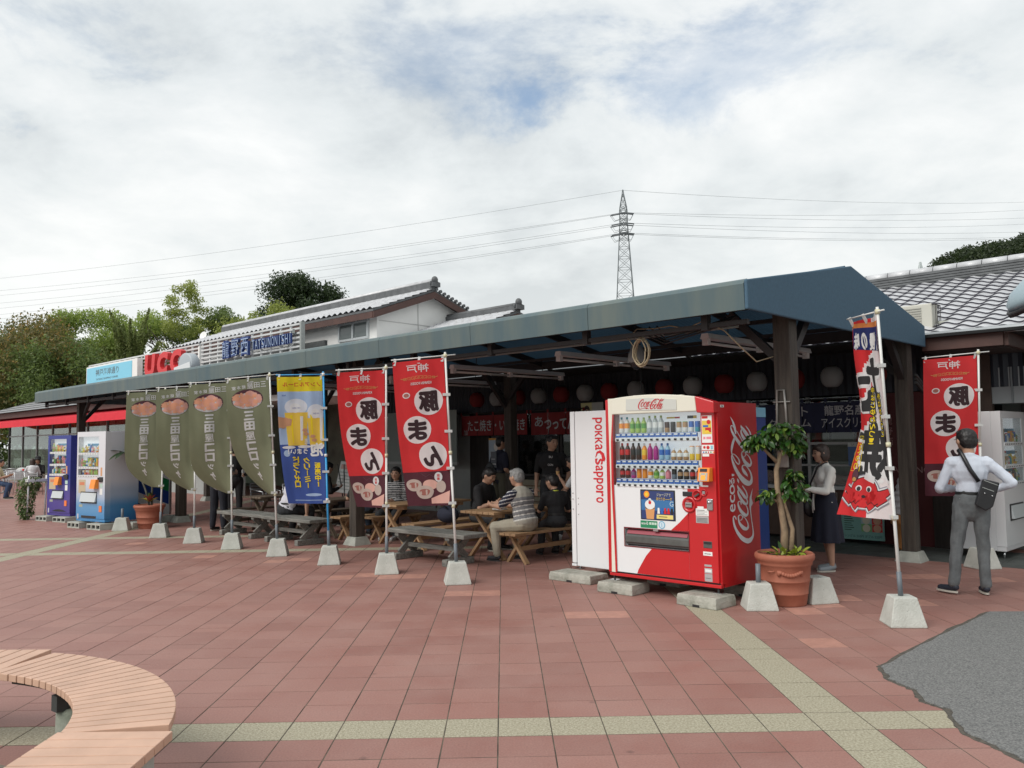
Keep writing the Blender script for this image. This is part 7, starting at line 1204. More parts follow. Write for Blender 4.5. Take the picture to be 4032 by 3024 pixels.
def rtable(lab, x, y):
    t = thing('metal_table', lab, 'table', (x, y, 0), 0, 'round aluminium cafe tables'); obj('table_top', MB().lathe([(0, .70), (.36, .70), (.37, .715), (.36, .73), (0, .73)], M_ALU, 26), t); obj('stem', MB().tube([(0, 0, .03), (0, 0, .7)], .03, M_ALU, 8), t)
    for k in range(4): obj('foot', MB().beam((0, 0, .04), (.28 * math.cos(k * 1.57), .28 * math.sin(k * 1.57), .015), .04, .025, M_ALU), t)
rtable('round metal table with a white bag on it, beside the white topped woman', at(62, 31.6), 31.6); rtable('round metal table behind the chair row at the left edge', at(20, 30.6), 30.6)
t = thing('shopping_bag', 'white plastic bag with a red mark on the round metal table', 'bag', (at(58, 31.5), 31.5, .73)); obj('bag', MB().ball((0, 0, .09), (.19, .12, .09), MATS['white_tab'], 12), t); obj('mark', MB().ball((.1, -.09, .09), (.05, .035, .04), pcol(RR), 8), t)
# boards among the seats
mb_ = thing('menu_stand', 'white menu board on an easel in front of the reader behind the olive flags', 'menu stand', W(-10.95, 3.0), RB + R(25)); obj('board', MB().box(-.2, .2, -.01, .01, .62, 1.28, MATS['sign_white']), mb_, rot=(-R(14), R(6), 0)); P = Print(); P.rect(-.17, .17, 1.12, 1.22, pcol((.6, .3, .25))); [P.rect(-.17, .1 + .02 * (k % 3), 1.04 - k * .07, 1.06 - k * .07, pcol((.4, .45, .42))) for k in range(6)]; obj('printing', P.xf(lambda a, b, o: (a, -.011 - o, b)), mb_, rot=(-R(14), R(6), 0)); obj('easel_leg', MB().tube([(-.18, .0, 1.2), (-.25, -.1, 0)], .012, M_SLATE, 5).tube([(.18, 0, 1.2), (.25, -.1, 0)], .012, M_SLATE, 5).tube([(0, .05, 1.2), (0, .4, 0)], .012, M_SLATE, 5), mb_)
ws = thing('roller_screen', 'grey green pull down screen at the back, between the blue and red flags', 'screen', W(-12.6, 5.6, 0), RB); obj('screen', MB().box(0, 2.5, 0, .015, 1.18, 2.35, mat('screen_grey', (.25, .285, .27), .7)), ws); obj('bottom_bar', MB().box(-.02, 2.52, -.015, .03, 1.12, 1.175, mat('bar_pale', (.42, .44, .43), .5)), ws)
# ================================================================ people
M_SKIN = mat('skin', (.46, .27, .185), .55, var=.06, scale=6); M_HAIRB = mat('black_hair', (.012, .010, .010), .5, var=.3, scale=30, bump=.6, bscale=60); M_HAIRBR = mat('dark_brown_hair', (.035, .02, .015), .5, var=.3, scale=30, bump=.5, bscale=60); M_HAIRG = mat('grey_hair', (.24, .24, .235), .6, var=.35, scale=40, bump=.5, bscale=60)
M_EYE = mat('eye_dark', (.015, .01, .01), .25); M_LIP = mat('lips', (.36, .13, .11), .5)
def capsule(q, a, ra, b, rb, n=10):
    a, b = Vector(a), Vector(b); d = b - a; L = d.length
    if L < 1e-4: q.ball(a, ra, M_SKIN, n); return
    d = d / L; u = d.orthogonal().normalized(); w = d.cross(u); vs = []; rings = []
    for i in range(1, 4): t = math.pi / 2 * (1 - i / 3); rings.append((a - d * ra * math.sin(t), ra * math.cos(t)))
    for i in range(0, 3): t = math.pi / 2 * i / 3; rings.append((b + d * rb * math.sin(t), rb * math.cos(t)))
    for p, r in rings:
        for k in range(n): an = 2 * math.pi * k / n; vs.append(p + (u * math.cos(an) + w * math.sin(an)) * max(r, 1e-3))
    m = len(rings); fs = [(i * n + k, i * n + (k + 1) % n, (i + 1) * n + (k + 1) % n, (i + 1) * n + k) for i in range(m - 1) for k in range(n)]
    vs += [a - d * ra, b + d * rb]; fs += [(m * n, (k + 1) % n, k) for k in range(n)] + [(m * n + 1, (m - 1) * n + k, (m - 1) * n + (k + 1) % n) for k in range(n)]
    q.add(vs, fs, M_SKIN, True)
def ell(q, c, r, B=None, n=14):
    T = Matrix.Translation(c) @ (B.to_4x4() if B is not None else Matrix()); q.ball((0, 0, 0), r, M_SKIN, n, T)
def fuse(name, q, m, parent, vox, smooth=2, fold=0., seed=0, mats=None, fs=9.):
    me = q.mesh(name); o = bpy.data.objects.new('tmp', me); COL.objects.link(o); r = o.modifiers.new('r', 'REMESH'); r.mode = 'VOXEL'; r.voxel_size = vox; r.adaptivity = 0
    s_ = o.modifiers.new('s', 'SMOOTH'); s_.iterations = smooth; s_.factor = .5
    out = bpy.data.meshes.new_from_object(o.evaluated_get(bpy.context.evaluated_depsgraph_get())); bpy.data.objects.remove(o); bpy.data.meshes.remove(me); out.name = name; out.materials.clear()
    for x in (mats or [m]): out.materials.append(x)
    out.polygons.foreach_set('use_smooth', [True] * len(out.polygons))
    if fold:
        nrm = [v.normal.copy() for v in out.vertices]
        for v, n_ in zip(out.vertices, nrm):
            p = v.co; f = mnoise.noise(Vector((p.x * fs, p.y * fs, p.z * fs * .55 + seed))) + .6 * mnoise.noise(Vector((p.x * fs * 2.3 + 5, p.y * fs * 2.3, p.z * fs * 1.1 + seed))); v.co = p + n_ * fold * f
    out.update(); return link(name, out, parent)
def ik(a, b, l1, l2, pole):
    a, b, pole = Vector(a), Vector(b), Vector(pole); d = b - a; L = min(d.length, (l1 + l2) * .999); d = d.normalized(); b = a + d * L
    x = (l1 * l1 - l2 * l2 + L * L) / (2 * L); h = math.sqrt(max(0, l1 * l1 - x * x)); p = pole - d * pole.dot(d); p = p.normalized() if p.length > 1e-3 else d.orthogonal().normalized()
    return a + d * x + p * h, b
def cloth_m(n, c, **k): return mat('garment_' + n, c, .85, var=k.pop('var', .12), scale=7, bump=.4, bscale=90, **k)
def person(label, loc, rz, h=1.68, hip=None, lean=0., side=0., twist=0., hands=None, feet=None, head=(0, 0), top=None, sleeve='short', bottom=None, legs='trousers', hair='short', hm=None, shoe=(.02, .02, .025), sole=(.5, .48, .42), female=False, vox=.012, face=True, stripes=None, elbow=None, build=1., top_len=0., fold=.006, knee=None, headtilt=0., tuck=False):
    """local frame: x to the person's right, y forward, z up. hip: (x, y, z) of the pelvis centre; hands/feet: (left, right) targets"""
    t = thing('person', label, 'person', loc, rz); u = h; bw = build
    hip = Vector(hip or (0, 0, .53 * u)); tors = .285 * u; Rt = Matrix.Rotation(-lean, 3, 'X') @ Matrix.Rotation(side, 3, 'Y'); up = Rt @ Vector((0, 0, 1)); Rs = Matrix.Rotation(twist, 3, 'Z')
    lat = Rt @ Rs @ Vector((1, 0, 0)); fw = Rt @ Rs @ Vector((0, 1, 0)); plat = Vector((1, 0, 0))
    sw = (.105 if not female else .096) * u * (.5 + .5 * bw); neck = hip + up * tors + fw * .0; chest = hip + up * tors * .72; waist = hip + up * tors * .32
    B = Matrix((lat, fw, up)).transposed(); Bp = Matrix.Identity(3)
    hy, hp = head; Rh = Matrix.Rotation(hy, 3, 'Z') @ Matrix.Rotation(-hp, 3, 'X') @ Matrix.Rotation(headtilt, 3, 'Y'); hr = .064 * u if u > 1.45 else .069 * u
    nk = neck + (up * .6 + Vector((0, 0, .4))) * .045 * u; hc = nk + Rh @ Vector((0, .02 * u, .062 * u)) * 1.0
    SL = neck - up * .034 * u - lat * sw; SR = neck - up * .034 * u + lat * sw; ua, fa = .165 * u, .150 * u
    HL = hip - plat * .052 * u; HR = hip + plat * .052 * u; th, shn = .245 * u, .235 * u
    hands = hands or ((-sw / 1 - .05, .03, hip.z - .02), (sw + .05, .03, hip.z - .02)); feet = feet or ((-.10, 0, 0), (.10, 0, 0)); elbow = elbow or (Vector((-.5, -1, -.3)), Vector((.5, -1, -.3))); knee = knee or (Vector((-.15, 1, 0)), Vector((.15, 1, 0)))
    J = {}
    for s_, S_, hd, el in (('L', SL, hands[0], elbow[0]), ('R', SR, hands[1], elbow[1])): J['E' + s_], J['W' + s_] = ik(S_, hd, ua, fa, el)
    for s_, H_, ft, kn in (('L', HL, feet[0], knee[0]), ('R', HR, feet[1], knee[1])): J['K' + s_], J['A' + s_] = ik(H_, Vector(ft[:3]) + Vector((0, -.03, .075)), th, shn, kn)
    g = bw
    def torso(q, e, low=0.):
        ell(q, chest, (sw * 1.02 * g ** .3 + e, .064 * u * g + e, tors * .36 + e), B); ell(q, waist, ((.080 if not female else .072) * u * g + e, .058 * u * g + e, tors * .36 + e), B); ell(q, hip + up * (.01 + (.06 if low < 0 else 0)), (.092 * u * g ** .5 + e, .066 * u * g + e, tors * .28 + e + low), B)
        [capsule(q, neck - up * .026 * u, .034 * u + e, S_ - lat * .008 * sg, .034 * u + e) for sg, S_ in ((-1, SL), (1, SR))]
        if female: [ell(q, chest + lat * s_ * .042 * u + fw * .036 * u - up * .01, (.040 * u + e, .032 * u + e, .042 * u + e), B) for s_ in (-1, 1)]
    body = MB(); torso(body, -.012); capsule(body, neck - up * .03, .034 * u, nk + (hc - nk) * .3, .031 * u)
    Th = Matrix.Translation(hc) @ Rh.to_4x4()
    def hp3(x, y, z): return Th @ Vector((x * hr, y * hr, z * hr))
    ell(body, hc, (hr * .80, hr * .98, hr * 1.05), Rh, 16); ell(body, hp3(0, .22, -.42), (hr * .62, hr * .70, hr * .72), Rh, 14); capsule(body, hp3(0, .35, -.85), hr * .34, hp3(0, .62, -.82), hr * .25)
    capsule(body, hp3(0, .88, .12), hr * .09, hp3(0, 1.03, -.20), hr * .13); [ell(body, hp3(s_ * .36, .70, -.12), (hr * .25, hr * .2, hr * .22), Rh, 8) for s_ in (-1, 1)]; [ell(body, hp3(s_ * .84, -.02, -.08), (hr * .10, hr * .2, hr * .30), Rh, 8) for s_ in (-1, 1)]
    for s_ in 'LR':
        S_, E_, W_ = {'L': SL, 'R': SR}[s_], J['E' + s_], J['W' + s_]; capsule(body, S_, .030 * u * g, E_, .023 * u * g); capsule(body, E_, .024 * u * g, W_, .0155 * u)
        d = (W_ - E_).normalized(); sx = -1 if s_ == 'L' else 1; ac = d.cross(fw); ac = ac.normalized() if ac.length > .1 else lat.copy(); nn = d.cross(ac).normalized(); pm = W_ + d * .045 * u
        ell(body, W_ + d * .03 * u, (.022 * u, .012 * u, .032 * u), Matrix((ac, nn, d)).transposed(), 10)
        for k, (o_, L_) in enumerate(((-1.5, .034), (-.5, .040), (.5, .038), (1.5, .030))): p0 = W_ + d * .05 * u + ac * o_ * .011 * u; p1 = p0 + (d + nn * .25) * L_ * .55 * u; capsule(body, p0, .0062 * u, p1, .0056 * u, 6); capsule(body, p1, .0056 * u, p1 + (d * .8 + nn * .6) * L_ * .5 * u, .0048 * u, 6)
        ti = ac * sx * -1; capsule(body, W_ + d * .018 * u + ti * .018 * u, .0078 * u, W_ + d * .045 * u + ti * .034 * u + nn * .01 * u, .0060 * u, 6)
        H_, K_, A_j = {'L': HL, 'R': HR}[s_], J['K' + s_], J['A' + s_]; capsule(body, H_, .050 * u * g, K_, .033 * u * g); capsule(body, K_, .034 * u * g, K_.lerp(A_j, .35), .033 * u * g); capsule(body, K_.lerp(A_j, .3), .034 * u * g, A_j, .020 * u); J['H' + s_] = H_
    fuse('body', body, M_SKIN, t, vox, 2)
    # face marks
    if face:
        q = MB(); [q.ball((s_ * .34, .885, .10), (.13, .06, .055), M_EYE, 8, Th @ Matrix.Scale(hr, 4)) for s_ in (-1, 1)]; [q.tube([hp3(s_ * .18, .93, .26), hp3(s_ * .35, .90, .31), hp3(s_ * .52, .78, .26)], hr * .035, M_HAIRB, 5) for s_ in (-1, 1)]; obj('eyes_and_brows', q, t)
        obj('mouth', MB().tube([hp3(-.20, .80, -.52), hp3(0, .92, -.52), hp3(.20, .80, -.52)], hr * .055, M_LIP, 6), t)
    hm = hm or M_HAIRB; q = MB()
    if hair != 'none':
        ell(q, hp3(0, -.12, .26), (hr * .90, hr * .98, hr * .90), Rh, 16)
        if hair in ('short', 'bob', 'long', 'pony'): ell(q, hp3(0, -.36, -.05), (hr * .86, hr * .74, hr * .86), Rh, 14)
        ell(q, hp3(0, .42, .74), (hr * .66, hr * .50, hr * .32), Rh, 10)
        if hair == 'bob': [ell(q, hp3(s_ * .70, -.10, -.35), (hr * .26, hr * .55, hr * .75), Rh, 10) for s_ in (-1, 1)]; ell(q, hp3(0, -.55, -.4), (hr * .8, hr * .5, hr * .6), Rh, 12)
        if hair == 'long': [capsule(q, hp3(s_ * .62, -.1, 0), hr * .34, hp3(s_ * .72, -.05, -1.7), hr * .26) for s_ in (-1, 1)]; ell(q, hp3(0, -.6, -.9), (hr * .75, hr * .42, hr * 1.3), Rh, 12)
        if hair == 'pony': capsule(q, hp3(0, -.95, .2), hr * .3, hp3(0, -1.25, -.8), hr * .2)
        fuse('hair', q, hm, t, vox * .9, 1, fold=.004, fs=40)
    # clothes
    if top:
        q = MB(); torso(q, .008 + .004 * (bw), top_len)
        capsule(q, neck - up * .04, .046 * u, neck + up * .006 * u, .040 * u)
        for s_ in 'LR':
            S_, E_, W_ = {'L': SL, 'R': SR}[s_], J['E' + s_], J['W' + s_]
            if sleeve == 'short': capsule(q, S_, .038 * u * g, S_.lerp(E_, .80), .033 * u * g)
            elif sleeve == 'long': capsule(q, S_, .038 * u * g, E_, .030 * u * g); capsule(q, E_, .031 * u * g, E_.lerp(W_, .92), .022 * u)
            elif sleeve == 'vest': pass
        o = fuse('top', q, top, t, vox, 2, fold=fold, seed=h * 10, mats=[top] + ([stripes[0]] if stripes else []))
        if stripes:
            for p in o.data.polygons:
                z = (p.center - hip).dot(up) / stripes[1]
                if (z % 1) < stripes[2] and p.center.z > stripes[3] and p.center.z < stripes[4]: p.material_index = 1
    if bottom:
        q = MB(); e = .010
        if legs in ('trousers', 'shorts'):
            ell(q, hip + up * .02, (.095 * u * g ** .5 + e, .071 * u * g + e, tors * (.36 if tuck else .27) + e), Matrix((lat, fw, up)).transposed() if tuck else Bp)
            for s_ in 'LR':
                H_, K_, A_j = J['H' + s_], J['K' + s_], J['A' + s_]
                if legs == 'shorts': capsule(q, H_, .056 * u * g + e * .5, H_.lerp(K_, .72), .046 * u * g + e); continue
                capsule(q, H_, .052 * u * g + e * .5, K_, .036 * u * g + e); capsule(q, K_, .036 * u * g + e, A_j.lerp(K_, .06), .027 * u + e)
            fuse('trousers' if legs == 'trousers' else 'shorts', q, bottom, t, vox, 2, fold=fold, seed=3 + h)
            if legs == 'trousers' and hip.z > .4: obj('belt', MB().lathe([(1.0, -.014), (1.0, .014), (.97, .016)], mat('black_belt', (.015, .015, .015), .4), 24), t, tuple(hip + up * tors * .26), rot=(0, 0, 0)).scale = (.080 * u * g ** .5 + e, .0635 * u * g + e, 1)
        else:       # skirt
            n_ = 40; q = MB(); pr = [(.078, .30 * tors / u), (.094, .12 * tors / u), (.105, -.02), (.125, -.15), (.138, -.30)]; vs = []
            for r_, z_ in pr:
                for k in range(n_): a = 2 * math.pi * k / n_; f = 1 + (.10 * max(0, -z_) / .3) * math.sin(k * math.pi / 2.5); vs.append((hip.x + r_ * u * f * math.cos(a), hip.y + r_ * u * f * .8 * math.sin(a), hip.z + z_ * u))
            q.add(vs, [(i * n_ + k, i * n_ + (k + 1) % n_, (i + 1) * n_ + (k + 1) % n_, (i + 1) * n_ + k) for i in range(len(pr) - 1) for k in range(n_)], bottom, True); obj('skirt', q, t)
    ms, mo = mat('shoe_%d' % int(1000 * shoe[0]), shoe, .6), mat('sole_%d' % int(1000 * sole[0]), sole, .6)
    for s_, ft in (('L', feet[0]), ('R', feet[1])):
        A_j = J['A' + s_]; yaw = ft[3] if len(ft) > 3 else 0; q = MB(); q2 = MB(); L_ = .075 * u
        capsule(q, (0, -.02, .055), .034, (0, L_ * .35, .045), .035); capsule(q, (0, L_ * .35, .040), .036, (0, L_ * 1.25, .032), .032); q2.prism([(.036 * math.cos(a) * (1 if math.sin(a) < 0 else 1.08), -.03 + (L_ * 1.3 + .06) * .5 + (L_ * 1.3 + .085) * .5 * math.sin(a)) for a in [2 * math.pi * k / 16 for k in range(16)]], 0, .018, mo)
        o = fuse('shoe', q, ms, t, .009, 2); o.location = (A_j.x, A_j.y + .0, max(0, A_j.z - .075)); o.rotation_euler = (0, 0, yaw); obj('sole', q2, o, (0, 0, 0))
    return t, dict(hip=hip, up=up, lat=lat, fw=fw, chest=chest, neck=neck, hc=hc, hr=hr, J=J, SL=SL, SR=SR, Th=Th)
V3 = Vector
# 1 man in pale blue shirt at the right, seen from behind
SHB = cloth_m('pale_blue_shirt', (.56, .60, .68), var=.06); GJ = cloth_m('grey_jeans', (.115, .125, .13), var=.3); BAGB = mat('black_leather', (.018, .018, .02), .35, bump=.3, bscale=80)
hd = math.atan2(4.79, 8.48); p1 = person('man in pale blue shirt and grey jeans with black shoulder bag, hand on hip', (4.78, 8.50, 0), -hd + R(9), h=1.70, build=.92, hands=((-.10, .20, 1.06), (.18, .06, 1.03)), elbow=(V3((-1, -.5, -1.2)), V3((1, -.5, -.25))), feet=((-.20, -.02, 0, .75), (.10, .02, 0, .1)), head=(.42, .05), top=SHB, sleeve='long', bottom=GJ, hm=M_HAIRB, shoe=(.018, .022, .035), vox=.0085, fold=.013, side=.02, top_len=-.07, tuck=True)
t, d = p1; c = d['chest']
stp = MB(); pts = [(-.075, .06, 1.455), (-.085, -.03, 1.465), (-.07, -.10, 1.42), (-.01, -.135, 1.27), (.06, -.135, 1.15)]
stp.tube(pts, [.022] * 5, BAGB, 6); obj('strap', stp, t); bg_ = obj('shoulder_bag', MB().prism([(-.075, .13), (.07, .15), (.095, -.10), (.05, -.165), (-.06, -.14)], -.045, .03, BAGB, 1), t, (.115, -.165, 1.03), bev=.012, rot=(0, R(22), 0))
obj('zip', MB().box(-.06, .05, -.050, -.046, .045, .052, M_CHR).box(-.065, .06, -.050, -.046, .115, .122, M_CHR), bg_); obj('stud', MB().ball((-.02, -.05, .0), .008, M_CHR, 8).ball((.05, -.05, .0), .008, M_CHR, 8), bg_)
q = MB(); T_ = d['Th']; hr_ = d['hr']; P3 = lambda x, y, z: T_ @ V3((x * hr_, y * hr_, z * hr_)); q.tube([P3(-.86, -.0, .1), P3(-.7, .8, .1), P3(-.15, 1.08, .08)], .0025, M_EYE, 4); q.tube([P3(.86, -.0, .1), P3(.7, .8, .1), P3(.15, 1.08, .08)], .0025, M_EYE, 4); obj('glasses', q, t)
# 2 woman in white cardigan in profile
WC = cloth_m('cream_cardigan', (.78, .77, .72), var=.05); NS = cloth_m('navy_skirt', (.012, .014, .028))
p2 = person('woman in cream cardigan and navy skirt with black crossbody bag, behind the ficus', (3.92, 10.12, 0), R(96), h=1.55, hands=((-.10, .30, 1.0), (.12, .30, .99)), elbow=(V3((-.4, -1, -.5)), V3((.4, -1, -.5))), head=(.0, .12), top=WC, sleeve='long', bottom=NS, legs='skirt', hair='bob', hm=M_HAIRBR, shoe=(.25, .28, .30), female=True, vox=.0095, feet=((-.07, .02, 0), (.08, -.05, 0)))
t, d = p2; obj('strap', MB().tube([(-.05, .0, 1.31), (-.02, .10, 1.26), (.09, .145, 1.05), (.15, .10, .86)], .012, BAGB, 6).tube([(-.05, .0, 1.31), (.0, -.08, 1.25), (.10, -.12, 1.0), (.15, -.02, .86)], .012, BAGB, 6), t); obj('crossbody_bag', MB().ball((0, 0, 0), (.05, .12, .13), BAGB, 14), t, (.17, .10, .76)); obj('tie_string', MB().tube([(.03, .14, .93), (.05, .15, .82), (.04, .15, .70)], .009, WC, 5).tube([(.03, .14, .93), (.0, .16, .84), (-.01, .16, .74)], .009, WC, 5), t)
obj('necklace', MB().tube([(-.05, .06, 1.33), (0, .115, 1.24), (.05, .06, 1.33)], .003, M_CHR, 4), t)
# 3 old man on the bench, facing the table (to the left)
VE = cloth_m('beige_vest', (.36, .34, .29), var=.05); VS = cloth_m('vest_grey_band', (.17, .17, .175)); VW = cloth_m('vest_white_line', (.58, .57, .53)); KH = cloth_m('khaki_trousers', (.33, .30, .235), var=.08); NVY = cloth_m('navy_tshirt', (.018, .02, .04))
sit = lambda b, d_: W(b, d_)
p3 = person('grey haired old man in striped vest and khaki trousers sitting on a pine bench', W(-4.06, 1.34), RB + R(92), h=1.66, hip=(0, -.02, .50), lean=.22, hands=((-.10, .52, .74), (.06, .50, .74)), feet=((-.20, .36, 0), (.14, .28, 0)), knee=(V3((-.3, 1, .5)), V3((.3, 1, .5))), head=(.05, .12), top=NVY, bottom=KH, hair='short', hm=M_HAIRG, shoe=(.03, .03, .035), sole=(.04, .04, .04), vox=.009, build=1.12, stripes=(cloth_m('white_line', (.5, .5, .5)), .045, .25, .7, 1.05), top_len=-.09)
t, d = p3; q = MB(); e = .022; u = 1.66
ell(q, d['chest'], (.112 * u * 1.03 + e * .8, .064 * u * 1.12 + e, .285 * u * .36 + e), Matrix((d['lat'], d['fw'], d['up'])).transposed()); ell(q, d['hip'] + d['up'] * .16, (.088 * u * 1.12 + e, .062 * u * 1.12 + e, .2), Matrix((d['lat'], d['fw'], d['up'])).transposed()); ell(q, d['hip'] + d['up'] * .05, (.098 * u * 1.1 + e, .074 * u * 1.1 + e, .12), Matrix((d['lat'], d['fw'], d['up'])).transposed()); capsule(q, d['neck'] - d['up'] * .03 - d['lat'] * .1, .05, d['neck'] - d['up'] * .03 + d['lat'] * .1, .05)
o = fuse('vest', q, VE, t, .0095, 2, fold=.006, mats=[VE, VS, VW])
for p in o.data.polygons:
    z = (p.center - d['hip']).dot(d['up'])
    if .06 < z < .36: f = (z - .06) / .06 % 1; p.material_index = 2 if f < .22 else 1
obj('wristwatch', MB().tube([d['J']['WL'] - V3((0, .02, 0)), d['J']['WL'] - V3((0, .035, 0))], .031, M_CHR, 10), t)
ft_ = thing('paper_tray', 'small white paper tray on the table in front of the old man', 'tray', W(-4.62, 1.42, .665), RB); obj('tray', MB().box(-.09, .09, -.06, .06, 0, .02, pcol(WW)), ft_, bev=.004); obj('snack', MB().ball((-.03, 0, .03), (.03, .03, .02), pcol(TN), 8).ball((.03, .01, .03), (.03, .03, .02), pcol(TN), 8), ft_)
# 4 boy in black on the same bench, from behind
BK_ = cloth_m('black_cotton', (.014, .014, .016)); DG = cloth_m('dark_grey_trousers', (.03, .032, .036))
p4 = person('boy in black T shirt with lime neckline sitting beside the old man', W(-4.02, 1.95), RB + R(62), h=1.45, hip=(0, 0, .49), lean=.12, hands=((-.12, .32, .68), (.14, .30, .66)), feet=((-.12, .36, 0), (.12, .36, 0)), knee=(V3((0, 1, .5)), V3((0, 1, .5))), head=(.5, .2), top=BK_, bottom=DG, hair='short', shoe=(.02, .02, .02), sole=(.05, .05, .05)); t, d = p4
obj('neckline', MB().lathe([(1, -.006), (1, .006), (.97, .008)], mat('lime_trim', (.55, .62, .05), .6), 20), t, tuple(d['neck'] + V3((0, -.005, .012))), rot=(R(-10), 0, 0)).scale = (.062, .058, 1)
# 5 standing man in black T-shirt with white writing
p5 = person('tall man in black T shirt with white words, standing behind the boy', W(-5.42, 3.45), RB + R(205), h=1.74, hands=((-.26, .03, .88), (.24, .08, .86)), head=(.85, .1), top=BK_, bottom=DG, shoe=(.5, .5, .5), build=1.1, feet=((-.13, 0, 0), (.13, .03, 0))); t, d = p5
P = Print(); P.text('BU', .04, .0, .035, WH, 1, .06, off=.02); P.text('CON', .03, -.13, .035, WH, 1, .09, off=.02); P.text('YO', .03, -.30, .035, WH, 1, .06, off=.02); obj('shirt_writing', P.xf(lambda a, b, o: (-a, .155 + o - .02 * abs(b) , 1.36 + b)), t)
# 6 girl eating ice cream
WT = cloth_m('white_tee', (.55, .56, .57), var=.05); KS = cloth_m('khaki_shorts', (.26, .225, .16))
p6 = person('girl in white top and khaki shorts eating an ice cream by the white machine', W(-4.18, 2.62), RB + R(118), h=1.44, hands=((-.03, .25, 1.06), (.05, .24, 1.02)), elbow=(V3((-.6, -.3, -1)), V3((.6, -.3, -1))), head=(.1, .45), top=WT, bottom=KS, legs='shorts', hair='short', shoe=(.02, .025, .03), sole=(.55, .55, .55), female=True, feet=((-.09, .0, 0), (.10, .12, 0)), knee=(V3((0, 1, 0)), V3((.2, 1, 0)))); t, d = p6
ic = thing('ice_cream_cone', 'ice cream cone with dark swirl held up to the girl in white', 'ice cream', (t.matrix_basis @ Matrix.Identity(4)) @ V3((.01, .30, 1.12)), 0); obj('cone', MB().lathe([(0, -.07), (.008, -.07), (.024, .02), (.027, .05), (0, .05)], mat('wafer', (.55, .33, .14), .7), 14), ic); obj('swirl', MB().lathe([(.026, .05), (.03, .065), (.022, .08), (.024, .09), (.012, .105), (0, .115)], mat('choco_ice', (.10, .06, .045), .5), 14), ic)
obj('strap', MB().tube([(.06, .03, 1.17), (.05, .10, 1.10), (-.02, .12, .95), (-.10, .08, .78)], .006, cloth_m('navy_strap', (.03, .05, .12)), 5), t)
# 7 seated man in black left of the old man's table
p7 = person('young man in black T shirt seated across the table from the old man', W(-5.5, 1.85), RB + R(-75), h=1.68, hip=(0, 0, .50), lean=.24, hands=((-.14, .36, .72), (.12, .38, .72)), feet=((-.14, .34, 0), (.12, .30, 0)), knee=(V3((0, 1, .5)), V3((0, 1, .5))), head=(-.1, .5), top=BK_, bottom=DG, hair='short', build=1.1)
bp = thing('shoulder_bag', 'large dark blue bag on the bench behind the seated man in black', 'bag', W(-5.75, 1.45, .54), RB); obj('bag', MB().ball((0, 0, 0), (.20, .14, .13), cloth_m('navy_bag', (.015, .018, .035)), 14), bp); obj('strap', MB().tube([(-.15, -.1, .1), (-.05, -.16, .22), (.1, -.1, .1)], .012, BAGB, 5), bp)
# 8 standing man with backpack looking at the menu
p8 = person('man in navy T shirt with printed back reading the snack window menu', W(-7.7, 4.55), RB + R(-12), h=1.74, hands=((-.22, .1, .9), (.22, .16, .95)), head=(-.5, .0), top=NVY, bottom=cloth_m('olive_shorts', (.09, .085, .06)), hair='short', face=False, build=1.05); t, d = p8
P = Print(); P.rect(-.12, .08, -.26, .05, cloth_m('print_patch', (.12, .13, .15))); P.rect(-.10, .06, -.2, -.18, WH, 2); P.rect(-.10, .03, -.1, -.09, WH, 2); obj('back_print', P.xf(lambda a, b, o: (a, -.135 - o, 1.38 + b)), t)
bpk = obj('backpack', MB().ball((0, 0, 0), (.13, .09, .20), cloth_m('grey_backpack', (.07, .075, .08)), 16), t, (-.10, -.17, 1.02))
# 9 woman in striped shirt
ST = cloth_m('black_stripe_base', (.02, .02, .025)); p9 = person('woman with long dark hair in black and white striped top, facing the camera', W(-7.72, 2.05), RB + R(205), h=1.58, hip=(0, 0, .49), lean=.06, hands=((-.06, .26, .64), (.10, .26, .63)), feet=((-.12, .36, 0), (.12, .30, 0)), knee=(V3((-.2, 1, .5)), V3((.2, 1, .5))), head=(.15, .12), top=ST, sleeve='long', bottom=DG, hair='long', hm=M_HAIRB, female=True, stripes=(cloth_m('stripe_white', (.55, .55, .55)), .030, .38, .4, 1.5), vox=.0095, shoe=(.5, .48, .45), build=1.15)
# 10 leaning man in white shirt on the grey bench, from behind
WSH = cloth_m('white_shirt', (.62, .62, .68), var=.05); p10 = person('man in white shirt and dark trousers leaning sideways on a grey trestle bench', W(-9.12, .72), RB + R(5), h=1.70, hip=(0, 0, .50), lean=.20, side=.36, twist=0, hands=((-.3, .42, .62), (.52, .05, .46)), elbow=(V3((-.5, -1, 0)), V3((1, -.3, .3))), feet=((-.28, .36, 0), (.10, .40, 0)), knee=(V3((-.4, 1, .5)), V3((.2, 1, .5))), head=(-.4, .3), top=WSH, bottom=DG, hair='short', build=1.12, vox=.0095, fold=.006, top_len=-.09)
# 11 standing person in dark trousers behind the third flag
p11 = person('standing man in dark navy trousers, hidden above the waist by an olive flag', W(-11.35, .62), RB + R(20), h=1.72, hands=((-.22, .2, 1.1), (.22, .2, 1.1)), top=WSH, bottom=cloth_m('navy_trousers', (.012, .014, .022)), hair='short', feet=((-.12, 0, 0), (.13, .03, 0)), build=1.05)
p12 = person('person in black standing behind the second olive flag', W(-12.6, 1.6), RB + R(60), h=1.66, hands=((-.1, .25, 1.0), (.2, .2, 1.0)), top=BK_, sleeve='long', bottom=BK_, hair='short', face=False)
